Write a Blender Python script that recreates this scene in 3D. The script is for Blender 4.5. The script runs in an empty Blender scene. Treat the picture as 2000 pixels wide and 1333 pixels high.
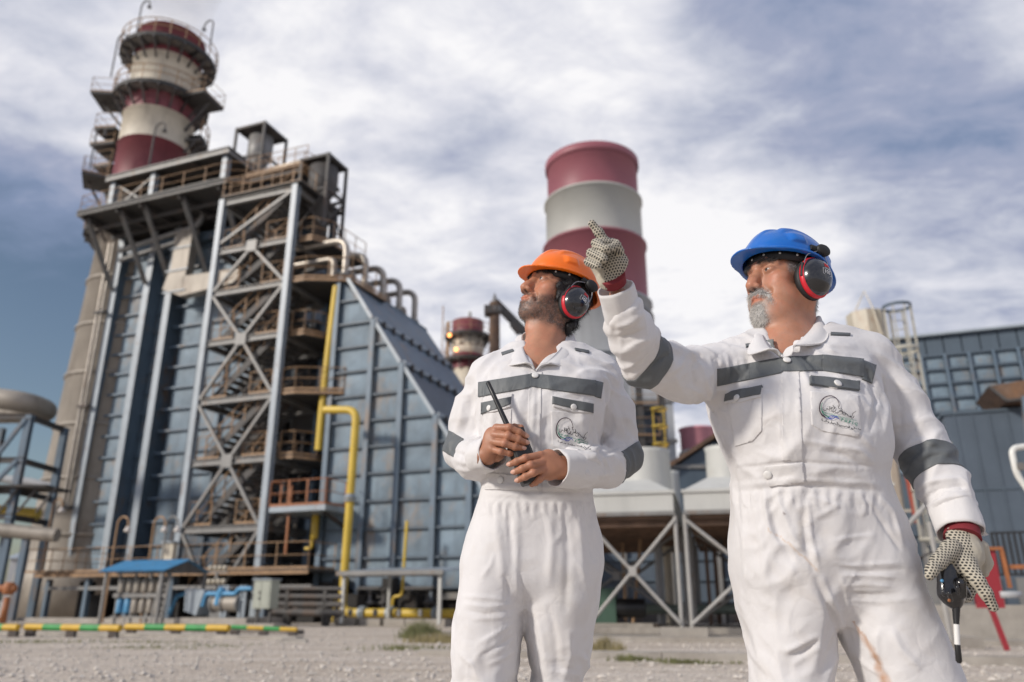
import bpy, bmesh, math, random
import numpy as np
from mathutils import Vector, Matrix

# ------------------------------------------------------------------ camera
S = bpy.context.scene
PITCH = math.radians(18.45)
FPX = 1524.0
CAM_H = 0.82
camd = bpy.data.cameras.new("camera")
cam = bpy.data.objects.new("camera", camd)
S.collection.objects.link(cam)
S.camera = cam
camd.sensor_width = 36.0
camd.lens = 36.0 * FPX / 2000.0
camd.clip_start = 0.05
camd.clip_end = 4000.0
cam.location = (0, 0, CAM_H)
cam.rotation_euler = (math.radians(90) + PITCH, 0, 0)
camd.dof.use_dof = True
camd.dof.focus_distance = 1.98
camd.dof.aperture_fstop = 2.5

# ------------------------------------------------------------------ sky and sun
SUN_AZ = math.radians(-120.0)      # measured from straight ahead, to the left and a little behind
SUN_EL = math.radians(27.0)
sun_dir = Vector((math.sin(SUN_AZ) * math.cos(SUN_EL), math.cos(SUN_AZ) * math.cos(SUN_EL), math.sin(SUN_EL)))
sund = bpy.data.lights.new("sun", 'SUN')
sun = bpy.data.objects.new("sun", sund)
S.collection.objects.link(sun)
sund.energy = 2.95
sund.angle = math.radians(6)
sund.color = (1.0, 0.93, 0.84)
sun.rotation_euler = (-sun_dir).to_track_quat('-Z', 'Y').to_euler()

world = bpy.data.worlds.new("World")
S.world = world
world.use_nodes = True
wn, wl = world.node_tree.nodes, world.node_tree.links
wn.clear()
def WN(t, **kw):
    n = wn.new(t)
    for k, v in kw.items():
        setattr(n, k, v)
    return n
def wmath(op, a, b=None, c=None, clamp=False):
    n = WN('ShaderNodeMath', operation=op, use_clamp=clamp)
    for i, v in enumerate((a, b, c)):
        if v is None: continue
        if isinstance(v, (int, float)): n.inputs[i].default_value = v
        else: wl.new(v, n.inputs[i])
    return n.outputs[0]
w_tc = WN('ShaderNodeTexCoord')
w_sep = WN('ShaderNodeSeparateXYZ'); wl.new(w_tc.outputs['Generated'], w_sep.inputs[0])
zc = wmath('ADD', wmath('MAXIMUM', w_sep.outputs[2], 0.0), 0.22)
w_cmb = WN('ShaderNodeCombineXYZ')
wl.new(wmath('DIVIDE', w_sep.outputs[0], zc), w_cmb.inputs[0])
wl.new(wmath('DIVIDE', w_sep.outputs[1], zc), w_cmb.inputs[1])
def wnoise(scale, detail, rough, rot, sx, sy, off, dist=0.0):
    m = WN('ShaderNodeMapping')
    wl.new(w_cmb.outputs[0], m.inputs[0])
    m.inputs['Rotation'].default_value = (0, 0, math.radians(rot))
    m.inputs['Scale'].default_value = (sx, sy, 1)
    m.inputs['Location'].default_value = off
    n = WN('ShaderNodeTexNoise', noise_dimensions='3D')
    n.inputs['Scale'].default_value = scale
    n.inputs['Detail'].default_value = detail
    n.inputs['Roughness'].default_value = rough
    n.inputs['Distortion'].default_value = dist
    wl.new(m.outputs[0], n.inputs[0])
    return n.outputs[0]
def wramp(src, stops):
    r = WN('ShaderNodeValToRGB')
    cr = r.color_ramp
    while len(cr.elements) > 1: cr.elements.remove(cr.elements[-1])
    cr.elements[0].position = stops[0][0]; cr.elements[0].color = (*stops[0][1], 1)
    for p, c in stops[1:]:
        e = cr.elements.new(p); e.color = (*c, 1)
    wl.new(src, r.inputs[0])
    return r.outputs[0]
sky = WN('ShaderNodeTexSky', sky_type='NISHITA')
sky.sun_disc = False
sky.sun_elevation = SUN_EL
sky.sun_rotation = SUN_AZ
sky.air_density = 1.0; sky.dust_density = 1.5
skybg = WN('ShaderNodeBackground'); skybg.inputs[1].default_value = 0.085
wl.new(sky.outputs[0], skybg.inputs[0])
big = wnoise(1.35, 5, 0.55, 30, 0.75, 1.15, (3.1, 1.7, 0.3), 0.3)
fine = wnoise(3.0, 8, 0.54, 30, 0.7, 1.25, (8.3, 2.2, 4.0), 0.5)
puff = wnoise(8.5, 8, 0.62, 30, 0.9, 1.2, (2.3, 5.2, 1.0), 0.3)
mass = wmath('ADD', wmath('ADD', wmath('MULTIPLY', big, 0.56), wmath('MULTIPLY', fine, 0.40)), wmath('MULTIPLY', wmath('SUBTRACT', puff, 0.5), 0.26))
mass = wmath('ADD', mass, 0.015)
def lobe(px, py, rad, amt):
    """broad brighter or thinner region of the cloud deck, centred on a direction"""
    cx, cy = (px - 1000) / FPX, (666.5 - py) / FPX
    d = Vector((cx, math.cos(PITCH) - cy * math.sin(PITCH), math.sin(PITCH) + cy * math.cos(PITCH))).normalized()
    dt = WN('ShaderNodeVectorMath', operation='DOT_PRODUCT')
    wl.new(w_tc.outputs['Generated'], dt.inputs[0]); dt.inputs[1].default_value = d
    mr = WN('ShaderNodeMapRange', interpolation_type='SMOOTHSTEP')
    wl.new(dt.outputs['Value'], mr.inputs[0])
    mr.inputs[1].default_value = math.cos(math.radians(rad)); mr.inputs[2].default_value = 1.0
    mr.inputs[3].default_value = 0.0; mr.inputs[4].default_value = amt
    return mr.outputs[0]
for L_ in SKY_LOBES if 'SKY_LOBES' in globals() else [
        (-120, 800, 24, -0.34), (60, 1050, 16, -0.1), (1100, 480, 26, 0.10), (420, 200, 18, 0.02), (1560, 130, 13, -0.12), (1980, 600, 16, -0.04),
        (850, 60, 14, -0.045), (1900, 60, 8, 0.05), (1450, 400, 12, 0.05), (100, 150, 18, 0.05)]:
    mass = wmath('ADD', mass, lobe(*L_))
cloudcol = wramp(mass, [(0.34, (0.27, 0.34, 0.51)), (0.43, (0.42, 0.46, 0.61)), (0.49, (0.61, 0.64, 0.75)), (0.55, (0.80, 0.81, 0.89)), (0.63, (1.05, 1.04, 1.06))])
cover = WN('ShaderNodeMapRange', interpolation_type='SMOOTHSTEP')
wl.new(mass, cover.inputs[0])
cover.inputs[1].default_value = 0.14; cover.inputs[2].default_value = 0.40
cloudbg = WN('ShaderNodeBackground'); cloudbg.inputs[1].default_value = 0.86
wl.new(cloudcol, cloudbg.inputs[0])
mix = WN('ShaderNodeMixShader')
wl.new(cover.outputs[0], mix.inputs[0]); wl.new(skybg.outputs[0], mix.inputs[1]); wl.new(cloudbg.outputs[0], mix.inputs[2])
wout = WN('ShaderNodeOutputWorld'); wl.new(mix.outputs[0], wout.inputs[0])

S.view_settings.view_transform = 'Standard'
S.view_settings.look = 'None'
S.view_settings.gamma = 1.0
S.view_settings.exposure = 0.08
S.render.engine = 'CYCLES'
S.cycles.max_bounces = 6
S.cycles.use_denoising = True

# ------------------------------------------------------------------ geometry from sight lines
SP, CP = math.sin(PITCH), math.cos(PITCH)
def ray(px, py):
    u, v = (px - 1000) / FPX, (666.5 - py) / FPX
    return Vector((u, CP - v * SP, SP + v * CP))
def W(px, py, Y):
    """world point seen in direction px,py at forward distance Y"""
    r = ray(px, py); t = Y / r.y
    return Vector((r.x * t, Y, CAM_H + r.z * t))
def G(px, py, z=0.0):
    r = ray(px, py); t = (z - CAM_H) / r.z
    return Vector((r.x * t, r.y * t, z))
class Frame:
    """a building's own axes: x along its front, y into its depth"""
    def __init__(self, origin, deg):
        self.o = Vector(origin); self.a = math.radians(deg)
        self.ex = Vector((math.cos(self.a), math.sin(self.a), 0)); self.ey = Vector((-math.sin(self.a), math.cos(self.a), 0))
    def at(self, px, py, w):
        """local point on the plane y=w seen in direction px,py"""
        r = ray(px, py); c = Vector((0, 0, CAM_H))
        t = (w - (c - self.o).dot(self.ey)) / r.dot(self.ey)
        p = c + r * t - self.o
        return Vector((p.dot(self.ex), w, p.z))
    def atx(self, px, py, x):
        r = ray(px, py); c = Vector((0, 0, CAM_H))
        t = (x - (c - self.o).dot(self.ex)) / r.dot(self.ex)
        p = c + r * t - self.o
        return Vector((x, p.dot(self.ey), p.z))

# ------------------------------------------------------------------ mesh builder
class MB:
    def __init__(self): self.v = []; self.f = []; self.s = []
    def add(self, vs, fs, smooth=False):
        b = len(self.v); self.v += [tuple(p) for p in vs]
        for f in fs: self.f.append(tuple(b + i for i in f)); self.s.append(smooth)
        return self
    def box(self, x0, x1, y0, y1, z0, z1):
        vs = [(x0,y0,z0),(x1,y0,z0),(x1,y1,z0),(x0,y1,z0),(x0,y0,z1),(x1,y0,z1),(x1,y1,z1),(x0,y1,z1)]
        return self.add(vs, [(0,3,2,1),(4,5,6,7),(0,1,5,4),(1,2,6,5),(2,3,7,6),(3,0,4,7)])
    def hexa(self, bot, top):
        n = len(bot)
        fs = [tuple(reversed(range(n))), tuple(range(n, 2 * n))] + [(i, (i + 1) % n, n + (i + 1) % n, n + i) for i in range(n)]
        return self.add(list(bot) + list(top), fs)
    def prism(self, poly, d):
        d = Vector(d); return self.hexa(poly, [Vector(p) + d for p in poly])
    def beam(self, p, q, w, h=None, up=(0, 0, 1)):
        h = h or w; p, q = Vector(p), Vector(q); d = (q - p).normalized(); up = Vector(up)
        if abs(d.dot(up)) > 0.97: up = Vector((0, 1, 0)) if abs(d.y) < 0.9 else Vector((1, 0, 0))
        s = d.cross(up).normalized() * w / 2; t = s.cross(d).normalized() * h / 2
        c = [-s - t, s - t, s + t, -s + t]
        return self.hexa([p + k for k in c], [q + k for k in c])
    def ibeam(self, p, q, w, h, up=(0, 0, 1), t=0.03):
        """rolled steel section: two flanges and a web; h along up"""
        p, q = Vector(p), Vector(q); d = (q - p).normalized(); up = Vector(up)
        s = d.cross(up).normalized(); u = s.cross(d).normalized()
        self.beam(p + u * (h / 2 - t / 2), q + u * (h / 2 - t / 2), w, t, up)
        self.beam(p - u * (h / 2 - t / 2), q - u * (h / 2 - t / 2), w, t, up)
        self.beam(p, q, t, h - 2 * t, up)
        return self
    def tube(self, pts, r, n=8, caps=True):
        pts = [Vector(p) for p in pts]; rs = r if isinstance(r, (list, tuple)) else [r] * len(pts)
        rings = []; u = None
        for i, p in enumerate(pts):
            d = (pts[min(i + 1, len(pts) - 1)] - pts[max(i - 1, 0)]).normalized()
            if u is None:
                a = Vector((0, 0, 1)) if abs(d.z) < 0.9 else Vector((1, 0, 0))
                u = d.cross(a).normalized()
            else: u = (u - d * u.dot(d)).normalized()
            v = d.cross(u)
            rings.append([p + (u * math.cos(2 * math.pi * k / n) + v * math.sin(2 * math.pi * k / n)) * rs[i] for k in range(n)])
        vs = [q for rg in rings for q in rg]
        fs = [(i * n + k, i * n + (k + 1) % n, (i + 1) * n + (k + 1) % n, (i + 1) * n + k) for i in range(len(pts) - 1) for k in range(n)]
        self.add(vs, fs, True)
        if caps:
            self.add(rings[0], [tuple(reversed(range(n)))]); self.add(rings[-1], [tuple(range(n))])
        return self
    def lathe(self, prof, c=(0, 0, 0), n=48, a0=0, a1=360, smooth=True):
        """prof = [(r, z)] outer outline, closed sweep when a1-a0 = 360"""
        full = abs(a1 - a0 - 360) < 1e-6; m = n if full else n + 1; vs = []
        for r, z in prof:
            for k in range(m):
                a = math.radians(a0 + (a1 - a0) * k / n); vs.append((c[0] + r * math.cos(a), c[1] + r * math.sin(a), c[2] + z))
        fs = []
        for i in range(len(prof) - 1):
            for k in range(n):
                k2 = (k + 1) % m
                fs.append((i * m + k, i * m + k2, (i + 1) * m + k2, (i + 1) * m + k))
        return self.add(vs, fs, smooth)
    def obj(self, name, mat, parent=None, loc=None, **props):
        me = bpy.data.meshes.new(name); me.from_pydata(self.v, [], self.f)
        me.polygons.foreach_set('use_smooth', self.s)
        if mat is not None: me.materials.append(mat)
        me.update()
        o = bpy.data.objects.new(name, me); S.collection.objects.link(o)
        if parent is not None: o.parent = parent
        if loc is not None: o.location = loc
        for k, v in props.items(): o[k] = v
        return o

def bend(pts, r, seg=6):
    """polyline with its corners rounded to radius r"""
    pts = [Vector(p) for p in pts]; out = [pts[0]]
    for i in range(1, len(pts) - 1):
        a, b, c = pts[i - 1], pts[i], pts[i + 1]
        d1, d2 = (a - b).normalized(), (c - b).normalized()
        rr = min(r, (a - b).length * 0.49, (c - b).length * 0.49)
        p, q = b + d1 * rr, b + d2 * rr
        for k in range(seg + 1):
            t = k / seg; out.append(p * (1 - t) ** 2 + b * 2 * t * (1 - t) + q * t * t)
    out.append(pts[-1]); return out

def tag(o, label=None, cat=None, group=None, kind=None):
    if label: o['label'] = label
    if cat: o['category'] = cat
    if group: o['group'] = group
    if kind: o['kind'] = kind
    return o
def thing(name, label, cat, loc=(0, 0, 0), rz=0, group=None):
    o = bpy.data.objects.new(name, None); S.collection.objects.link(o)
    o.location = loc; o.rotation_euler = (0, 0, rz); o.empty_display_size = 0.2
    return tag(o, label, cat, group)
def copy_tree(o, parent=None):
    c = o.copy(); S.collection.objects.link(c)
    if parent is not None: c.parent = parent
    for ch in o.children: copy_tree(ch, c)
    return c

# ------------------------------------------------------------------ materials
RZ1 = math.radians(-21)
MATS = {}
def mat(name, col, rough=0.6, metal=0.0, var=0.12, vscale=1.5, rust=0.0, rustcol=(0.18, 0.085, 0.04), rscale=1.2, streak=0.0, bump=0.0, bscale=30.0, spec=0.5, coat=0.0, dirt=0.0):
    if name in MATS: return MATS[name]
    m = bpy.data.materials.new(name); m.use_nodes = True
    nt = m.node_tree; N, L = nt.nodes, nt.links; b = N['Principled BSDF']
    b.inputs['Roughness'].default_value = rough; b.inputs['Metallic'].default_value = metal
    b.inputs['Specular IOR Level'].default_value = spec
    if coat: b.inputs['Coat Weight'].default_value = coat; b.inputs['Coat Roughness'].default_value = 0.08
    tc = N.new('ShaderNodeTexCoord')
    def noise(sc, det, rg, scale=(1, 1, 1)):
        mp = N.new('ShaderNodeMapping'); mp.inputs['Scale'].default_value = scale
        L.new(tc.outputs['Object'], mp.inputs[0])
        n = N.new('ShaderNodeTexNoise'); n.inputs['Scale'].default_value = sc; n.inputs['Detail'].default_value = det; n.inputs['Roughness'].default_value = rg
        L.new(mp.outputs[0], n.inputs[0]); return n.outputs[0]
    def rng(src, a, b_, c, d):
        r = N.new('ShaderNodeMapRange'); L.new(src, r.inputs[0])
        for i, v in enumerate((a, b_, c, d)): r.inputs[i + 1].default_value = v
        return r.outputs[0]
    def mixc(fac, A, B, mode='MIX'):
        x = N.new('ShaderNodeMix'); x.data_type = 'RGBA'; x.blend_type = mode
        if isinstance(fac, float): x.inputs[0].default_value = fac
        else: L.new(fac, x.inputs[0])
        for i, v in ((6, A), (7, B)):
            if isinstance(v, tuple): x.inputs[i].default_value = (*v, 1)
            else: L.new(v, x.inputs[i])
        return x.outputs[2]
    lo = tuple(c * (1 - var) for c in col); hi = tuple(min(1, c * (1 + var)) for c in col)
    cur = mixc(rng(noise(vscale, 5, 0.6), 0.3, 0.7, 0, 1), lo, hi)
    if streak:
        cur = mixc(rng(noise(2.2, 4, 0.65, (1, 1, 0.12)), 0.5, 0.75, 0, streak), cur, tuple(c * 0.45 for c in col))
    if dirt:
        cur = mixc(rng(noise(0.7, 6, 0.7), 0.48, 0.72, 0, dirt), cur, (0.16, 0.13, 0.10))
    if rust:
        cur = mixc(rng(noise(rscale, 7, 0.72, (1, 1, 0.45)), 0.62 - 0.16 * rust, 0.70, 0, min(1, 0.4 + rust)), cur, rustcol)
    L.new(cur, b.inputs['Base Color'])
    if bump:
        bp = N.new('ShaderNodeBump'); bp.inputs['Strength'].default_value = bump; bp.inputs['Distance'].default_value = 0.02
        L.new(noise(bscale, 6, 0.7), bp.inputs['Height']); L.new(bp.outputs[0], b.inputs['Normal'])
    MATS[name] = m
    return m

M_blue = mat('blue_grey_painted_steel', (0.125, 0.175, 0.225), 0.5, rust=0.5, rustcol=(0.24, 0.17, 0.12), rscale=0.9, streak=0.35, bump=0.15, bscale=6)
M_bluepan = mat('weathered_blue_panel', (0.175, 0.235, 0.285), 0.62, var=0.28, vscale=0.8, rust=0.6, rustcol=(0.27, 0.21, 0.16), rscale=0.8, streak=0.6, bump=0.25, bscale=4)
M_flange = mat('pale_grey_blue_steel', (0.33, 0.375, 0.41), 0.45, rust=0.25, rscale=1.6, streak=0.3)
M_grey = mat('galvanised_steel', (0.22, 0.215, 0.205), 0.5, metal=0.1, rust=0.45, rustcol=(0.20, 0.13, 0.085), rscale=2.0, streak=0.4)
M_dark = mat('dark_sooty_steel', (0.075, 0.07, 0.066), 0.65, rust=0.6, rustcol=(0.12, 0.075, 0.05), rscale=1.0)
M_pit = mat('shade_black_machinery', (0.022, 0.020, 0.018), 0.8, var=.4, vscale=3, rust=0.3, rustcol=(0.07, 0.045, 0.03))  # near-black colour stands in for the shade below deck and duct
M_deck = mat('dark_deck_grating', (0.05, 0.048, 0.046), 0.7, rust=0.4, rustcol=(0.12, 0.08, 0.05))
M_rail = mat('rusty_ochre_handrail', (0.33, 0.205, 0.11), 0.6, var=0.25, vscale=3, rust=0.3, rustcol=(0.15, 0.08, 0.05))
M_orange = mat('orange_primer_rail', (0.34, 0.125, 0.045), 0.55, var=0.2, vscale=4)
M_yellow = mat('yellow_pipe_paint', (0.62, 0.43, 0.055), 0.42, var=0.1, vscale=1.2, streak=0.25, dirt=0.25)
M_alu = mat('aluminium_lagging', (0.40, 0.36, 0.31), 0.42, metal=0.55, var=0.2, vscale=2, rust=0.3, rustcol=(0.22, 0.16, 0.11), bump=0.2, bscale=5)
M_conc = mat('weathered_stack_steel', (0.33, 0.295, 0.25), 0.55, metal=0.2, var=0.22, vscale=0.35, streak=0.6, rust=0.4, rustcol=(0.17, 0.12, 0.085), rscale=0.35)
M_red = mat('faded_maroon_paint', (0.20, 0.045, 0.055), 0.55, var=0.22, vscale=0.4, streak=0.45)
M_cream = mat('sooty_cream_paint', (0.60, 0.54, 0.43), 0.55, var=0.18, vscale=0.45, streak=0.45, dirt=0.2)
M_rose = mat('clean_rose_red_paint', (0.30, 0.095, 0.115), 0.5, var=0.08, vscale=0.25)
M_offwhite = mat('off_white_stack_paint', (0.47, 0.465, 0.42), 0.5, var=0.08, vscale=0.25)
M_casing = mat('pale_grey_casing', (0.40, 0.41, 0.42), 0.5, var=0.12, vscale=0.5, streak=0.3)
M_white = mat('cooler_white_paint', (0.50, 0.50, 0.47), 0.5, var=0.08, vscale=0.8, streak=0.25, rust=0.12, rustcol=(0.35, 0.25, 0.15))
M_under = mat('rusty_brown_tube_bundle', (0.14, 0.085, 0.055), 0.7, var=0.4, vscale=3, rust=0.5, rustcol=(0.22, 0.11, 0.05))
M_concrete = mat('dusty_concrete', (0.36, 0.33, 0.29), 0.85, var=0.2, vscale=3, bump=0.4, bscale=25, dirt=0.4)
M_navy = mat('dark_blue_grey_cladding', (0.085, 0.115, 0.145), 0.5, var=0.12, vscale=0.6, streak=0.3)
M_slate = mat('slate_grey_container', (0.085, 0.11, 0.14), 0.45, var=0.12, vscale=0.5, streak=0.25)
M_pink = mat('pink_tank_paint', (0.70, 0.31, 0.36), 0.5, var=0.06)
M_skyblue = mat('bright_blue_roof_paint', (0.09, 0.30, 0.52), 0.45, var=0.12, vscale=2, streak=0.2)
M_green = mat('green_barrier_paint', (0.03, 0.27, 0.06), 0.5, var=0.25, vscale=5)
M_barrier = mat('yellow_barrier_paint', (0.58, 0.36, 0.03), 0.5, var=0.15, vscale=5)
M_cab = mat('pale_green_cabinet_paint', (0.36, 0.38, 0.32), 0.45, var=0.08, streak=0.2)
M_creamtank = mat('cream_silencer_paint', (0.50, 0.45, 0.36), 0.5, var=0.15, vscale=1.0, rust=0.25, rustcol=(0.30, 0.13, 0.05), rscale=1.2, streak=0.4)
M_signred = mat('red_sign_paint', (0.30, 0.025, 0.035), 0.45, var=0.1)
M_black = mat('black_rubber_plastic', (0.018, 0.018, 0.019), 0.4, var=0.2)
M_lamp = mat('lamp_glass_housing', (0.6, 0.55, 0.5), 0.3, var=0.1)
def emit_mat(name, col, st):
    m = bpy.data.materials.new(name); m.use_nodes = True; b = m.node_tree.nodes['Principled BSDF']
    b.inputs['Base Color'].default_value = (*col, 1); b.inputs['Emission Color'].default_value = (*col, 1); b.inputs['Emission Strength'].default_value = st
    return m
M_legs = mat('dusty_grey_tube', (0.36, 0.35, 0.33), 0.5, var=0.15, vscale=3, rust=0.35, rustcol=(0.22, 0.14, 0.09), rscale=3)
M_glow = emit_mat('lit_orange_lamp', (1.0, 0.35, 0.10), 5)
# ================================================================== helpers for steelwork
def handrail(path, h=1.05, step=1.3, r=0.021, post=0.038, mid=True):
    step *= 1.25
    mb = MB()
    for a, b in zip(path[:-1], path[1:]):
        a, b = Vector(a), Vector(b); n = max(1, round((b - a).length / step))
        for k in range(n + 1):
            p = a.lerp(b, k / n); mb.beam(p, p + Vector((0, 0, h)), post, post * 0.8)
        mb.tube([a + Vector((0, 0, h)), b + Vector((0, 0, h))], r, 6)
        if mid: mb.tube([a + Vector((0, 0, h * 0.52)), b + Vector((0, 0, h * 0.52))], r * 0.8, 6)
        mb.beam(a + Vector((0, 0, 0.06)), b + Vector((0, 0, 0.06)), 0.02, 0.09)
    return mb
def crook_lamp(px, py_top, py_base, Y, label, mt, flip=1, h=None, ground=None, group=None, size=1.0):
    """gooseneck lamp on a bent pipe"""
    top = W(px, py_top, Y); z0 = ground if ground is not None else W(px, py_base, Y).z
    H = top.z - z0; R = 0.26 * size
    t = thing('gooseneck_lamp', label, 'lamp', (top.x, Y, z0), math.radians(-21), group)
    pts = [(0, 0, 0), (0, 0, H - R)] + [(flip * (R - R * math.cos(a)), 0, H - R + R * math.sin(a)) for a in np.linspace(0.3, math.pi, 7)] + [(flip * 2 * R, 0, H - R - 0.12)]
    MB().tube(pts, 0.035 * size, 8).obj('pole', mt, t)
    MB().lathe([(0.03, 0.16), (0.07, 0.14), (0.12, 0.02), (0.15, -0.02), (0.14, -0.06), (0.0, -0.10)], (flip * 2 * R, 0, H - R - 0.26), 14).obj('lamp_head', M_lamp if size <= 1.2 else M_dark, t)
    return t

F1 = Frame((-10.4336, 34.0, 0), -21)
RZ1 = math.radians(-21)
LV = [3.8, 6.77, 9.63, 12.52, 15.10, 17.34]

# ================================================================== stair tower
st = thing('stair_tower', 'grey steel stair tower with crossed braces in front of the tall blue-grey boiler', 'stair tower', F1.o, RZ1)
TX0, TX1, TW = -4.65, -0.2, 3.3
for x in (TX0, TX1):
    for y in (0, TW):
        MB().ibeam((x, y, 0), (x, y, 20.3), 0.30, 0.30, (0, 1, 0), 0.05).obj('column', M_flange if y == 0 else M_blue, st)
levels = [0.9] + LV + [20.1]
for i, z in enumerate(levels[1:], 1):
    MB().ibeam((TX0 + .17, 0, z), (TX1 - .17, 0, z), 0.2, 0.28).obj('beam', M_grey, st)
    MB().ibeam((TX1, .18, z), (TX1, TW - .18, z), 0.2, 0.28).obj('beam', M_grey, st)
    MB().ibeam((TX0, .18, z), (TX0, TW - .18, z), 0.2, 0.28).obj('beam', M_grey, st)
    MB().ibeam((TX0 + .17, TW, z), (TX1 - .17, TW, z), 0.2, 0.28).obj('beam', M_grey, st)
    MB().box(TX0 + .2, TX0 + 1.25, .12, TW - .12, z + .142, z + .20).box(TX1 - 1.1, TX1 - .2, .12, TW - .12, z + .142, z + .20).box(TX0 + 1.25, TX1 - 1.1, .12, TW - 1.9 , z + .142, z + .2).obj('landing', M_deck, st)
xm = (TX0 + TX1) / 2
def brace(a, b): MB().ibeam(a, b, 0.14, 0.14, (0, 1, 0), 0.025).obj('brace', M_grey, st)
for zc_, zt, zb in ((LV[5], None, LV[4]), (LV[3], LV[4], LV[2]), (LV[1], LV[2], LV[0]), (0.7, LV[0], None)):
    for zz in (zt, zb):
        if zz is None: continue
        s = 0.16 if zz > zc_ else -0.16
        brace((xm - .12, -.05, zc_ + s), (TX0 + .2, -.05, zz - s)); brace((xm + .12, -.05, zc_ + s), (TX1 - .2, -.05, zz - s))
    MB().box(xm - .3, xm + .3, -.16, -.13, zc_ - .3, zc_ + .3).obj('gusset', M_grey, st)
# long braces on the right flank, and the raking strut up to the top deck
for i in range(1, len(levels) - 1, 2):
    MB().ibeam((TX1 + .02, .2, levels[i] + .15), (TX1 + .02, TW - .2, levels[i + 1] - .15), .12, .12, (1, 0, 0), .02).obj('brace', M_dark, st)
brace((TX0 + .2, -.02, LV[5] + .5), (TX1 - .2, -.02, 20.0))
# stair flights, all climbing to the right
for i in range(len(levels) - 1):
    za, zb = levels[i] + .2, levels[i + 1] + .2
    for (y0, y1) in ((0.3, 1.2), (1.75, 2.55)):
        xa, xb = TX0 + .6, TX1 - .5
        fl = MB()
        for y in (y0, y1): fl.beam((xa, y, za), (xb, y, zb), 0.05, 0.34)
        fo = fl.obj('stair_flight', M_dark, st)
        tr = MB(); n = 12
        for k in range(n):
            t = (k + .5) / n; x = xa + (xb - xa) * t; z = za + (zb - za) * t
            tr.box(x - .15, x + .15, y0 + .03, y1 - .03, z - .02, z + .02)
            tr.box(x - .15, x - .13, y0 + .03, y1 - .03, z - .10, z - .02)
        tag(tr.obj('tread', M_grey, fo), kind='stuff')
        if y0 < 1:
            hr = MB()
            for k in range(6):
                t = k / 5; p = Vector((xa + (xb - xa) * t, y0 - .03, za + (zb - za) * t)); hr.beam(p, p + Vector((0, 0, 1.05)), .05, .04)
            hr.tube([(xa, y0 - .03, za + 1.05), (xb, y0 - .03, zb + 1.05)], .03, 6).tube([(xa, y0 - .03, za + .55), (xb, y0 - .03, zb + .55)], .024, 6)
            hr.obj('handrail', M_rail, fo)
    MB().box(TX0 + .3, TX1 - .3, TW - .5, TW - .4, levels[i] + .4, levels[i] + .75).obj('cable_tray', M_dark, st); MB().box(TX0 + .5, TX0 + 1.4, TW - .9, TW - .55, levels[i] + .25, levels[i] + 1.5).obj('switch_box', M_dark, st)
    MB().tube([(TX0 + .4, TW - .25, levels[i] + 1.3), (TX1 - .3, TW - .25, levels[i] + 1.3)], .09, 8).tube([(TX0 + .4, TW - .1, levels[i] + 1.8), (TX1 - .3, TW - .1, levels[i] + 1.8)], .05, 8).obj('service_pipe', M_dark, st)
    z = levels[i + 1] + .2
    handrail([(TX0 + 1.0, TW - .95, z), (TX1 - .4, TW - .95, z)], step=.9).obj('handrail', M_rail, st)
    handrail([(TX0 + .25, .1, z), (TX0 + 1.5, .1, z)], step=.7).obj('handrail', M_rail, st)
    handrail([(TX1 - 1.6, .1, z), (TX1 - .3, .1, z)], step=.7).obj('handrail', M_rail, st)
    handrail([(TX0 + 1.3, 1.45, z), (TX1 - 1.2, 1.45, z)], step=1.0).obj('handrail', M_rail, st)
    # landings reaching out past the right-hand columns, with kinked fronts
    if 0 < i < 6:
        x1 = TX1 + (1.5 if i % 2 else 2.9); y0 = 0.4 if i % 2 else 0.1
        poly = [(TX1 + .2, y0), (TX1 + .9, y0), (x1, y0 + .9), (x1 + .2, TW + .6), (TX1 + .2, TW + .6)]
        MB().prism([(x, y, z - .22) for x, y in poly], (0, 0, .18)).obj('side_landing', M_deck, st)
        MB().beam((TX1 + .2, y0, z - .12), (TX1 + .9, y0, z - .12), .05, .12).beam((TX1 + .9, y0, z - .12), (x1, y0 + .9, z - .12), .05, .12).beam((x1, y0 + .9, z - .12), (x1 + .2, TW + .6, z - .12), .05, .12).obj('edge_beam', M_rail, st)
        handrail([(x, y, z) for x, y in poly[:4]], step=.75).obj('handrail', M_rail, st)
# headframe on top of the tower
MB().box(TX0 - .1, TX1 + .4, -.2, TW + .3, 20.34, 20.42).obj('top_deck', M_deck, st)
handrail([(TX0, -.1, 20.42), (TX1 + .3, -.1, 20.42), (TX1 + .3, TW + .2, 20.42)], step=.9).obj('handrail', M_rail, st)

# ================================================================== boiler (tall casing, left)
hr_ = thing('boiler_building', 'tall blue-grey boiler casing with columns and ribbed panels, left of the stair tower', 'boiler', F1.o, RZ1)
colx = [-16.0, -13.4, -11.65]
YC = 4.0
for x in colx:
    MB().box(x - .22, x + .22, YC, YC + .06, 2.3, 22.0).obj('column_flange', M_flange, hr_)
    MB().box(x - .03, x + .03, YC + .06, YC + 1.3, 2.3, 22.0).obj('column_web', M_blue, hr_)
for x in (-5.1, -3.2):
    MB().ibeam((x, YC, 2.3), (x, YC, 22.0), .44, .5, (0, 1, 0), .05).obj('column', M_flange, hr_)
MB().box(-16.0, -3.2, YC + 1.45, YC + 5, 1.6, 21.2).obj('casing', M_navy, hr_)
MB().box(-3.2, 2.05, YC + 1.45, YC + 3, 1.6, 15.2).obj('casing', M_navy, hr_)
rows = [2.4 + 1.22 * k for k in range(16)]
pan = MB(); 
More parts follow.
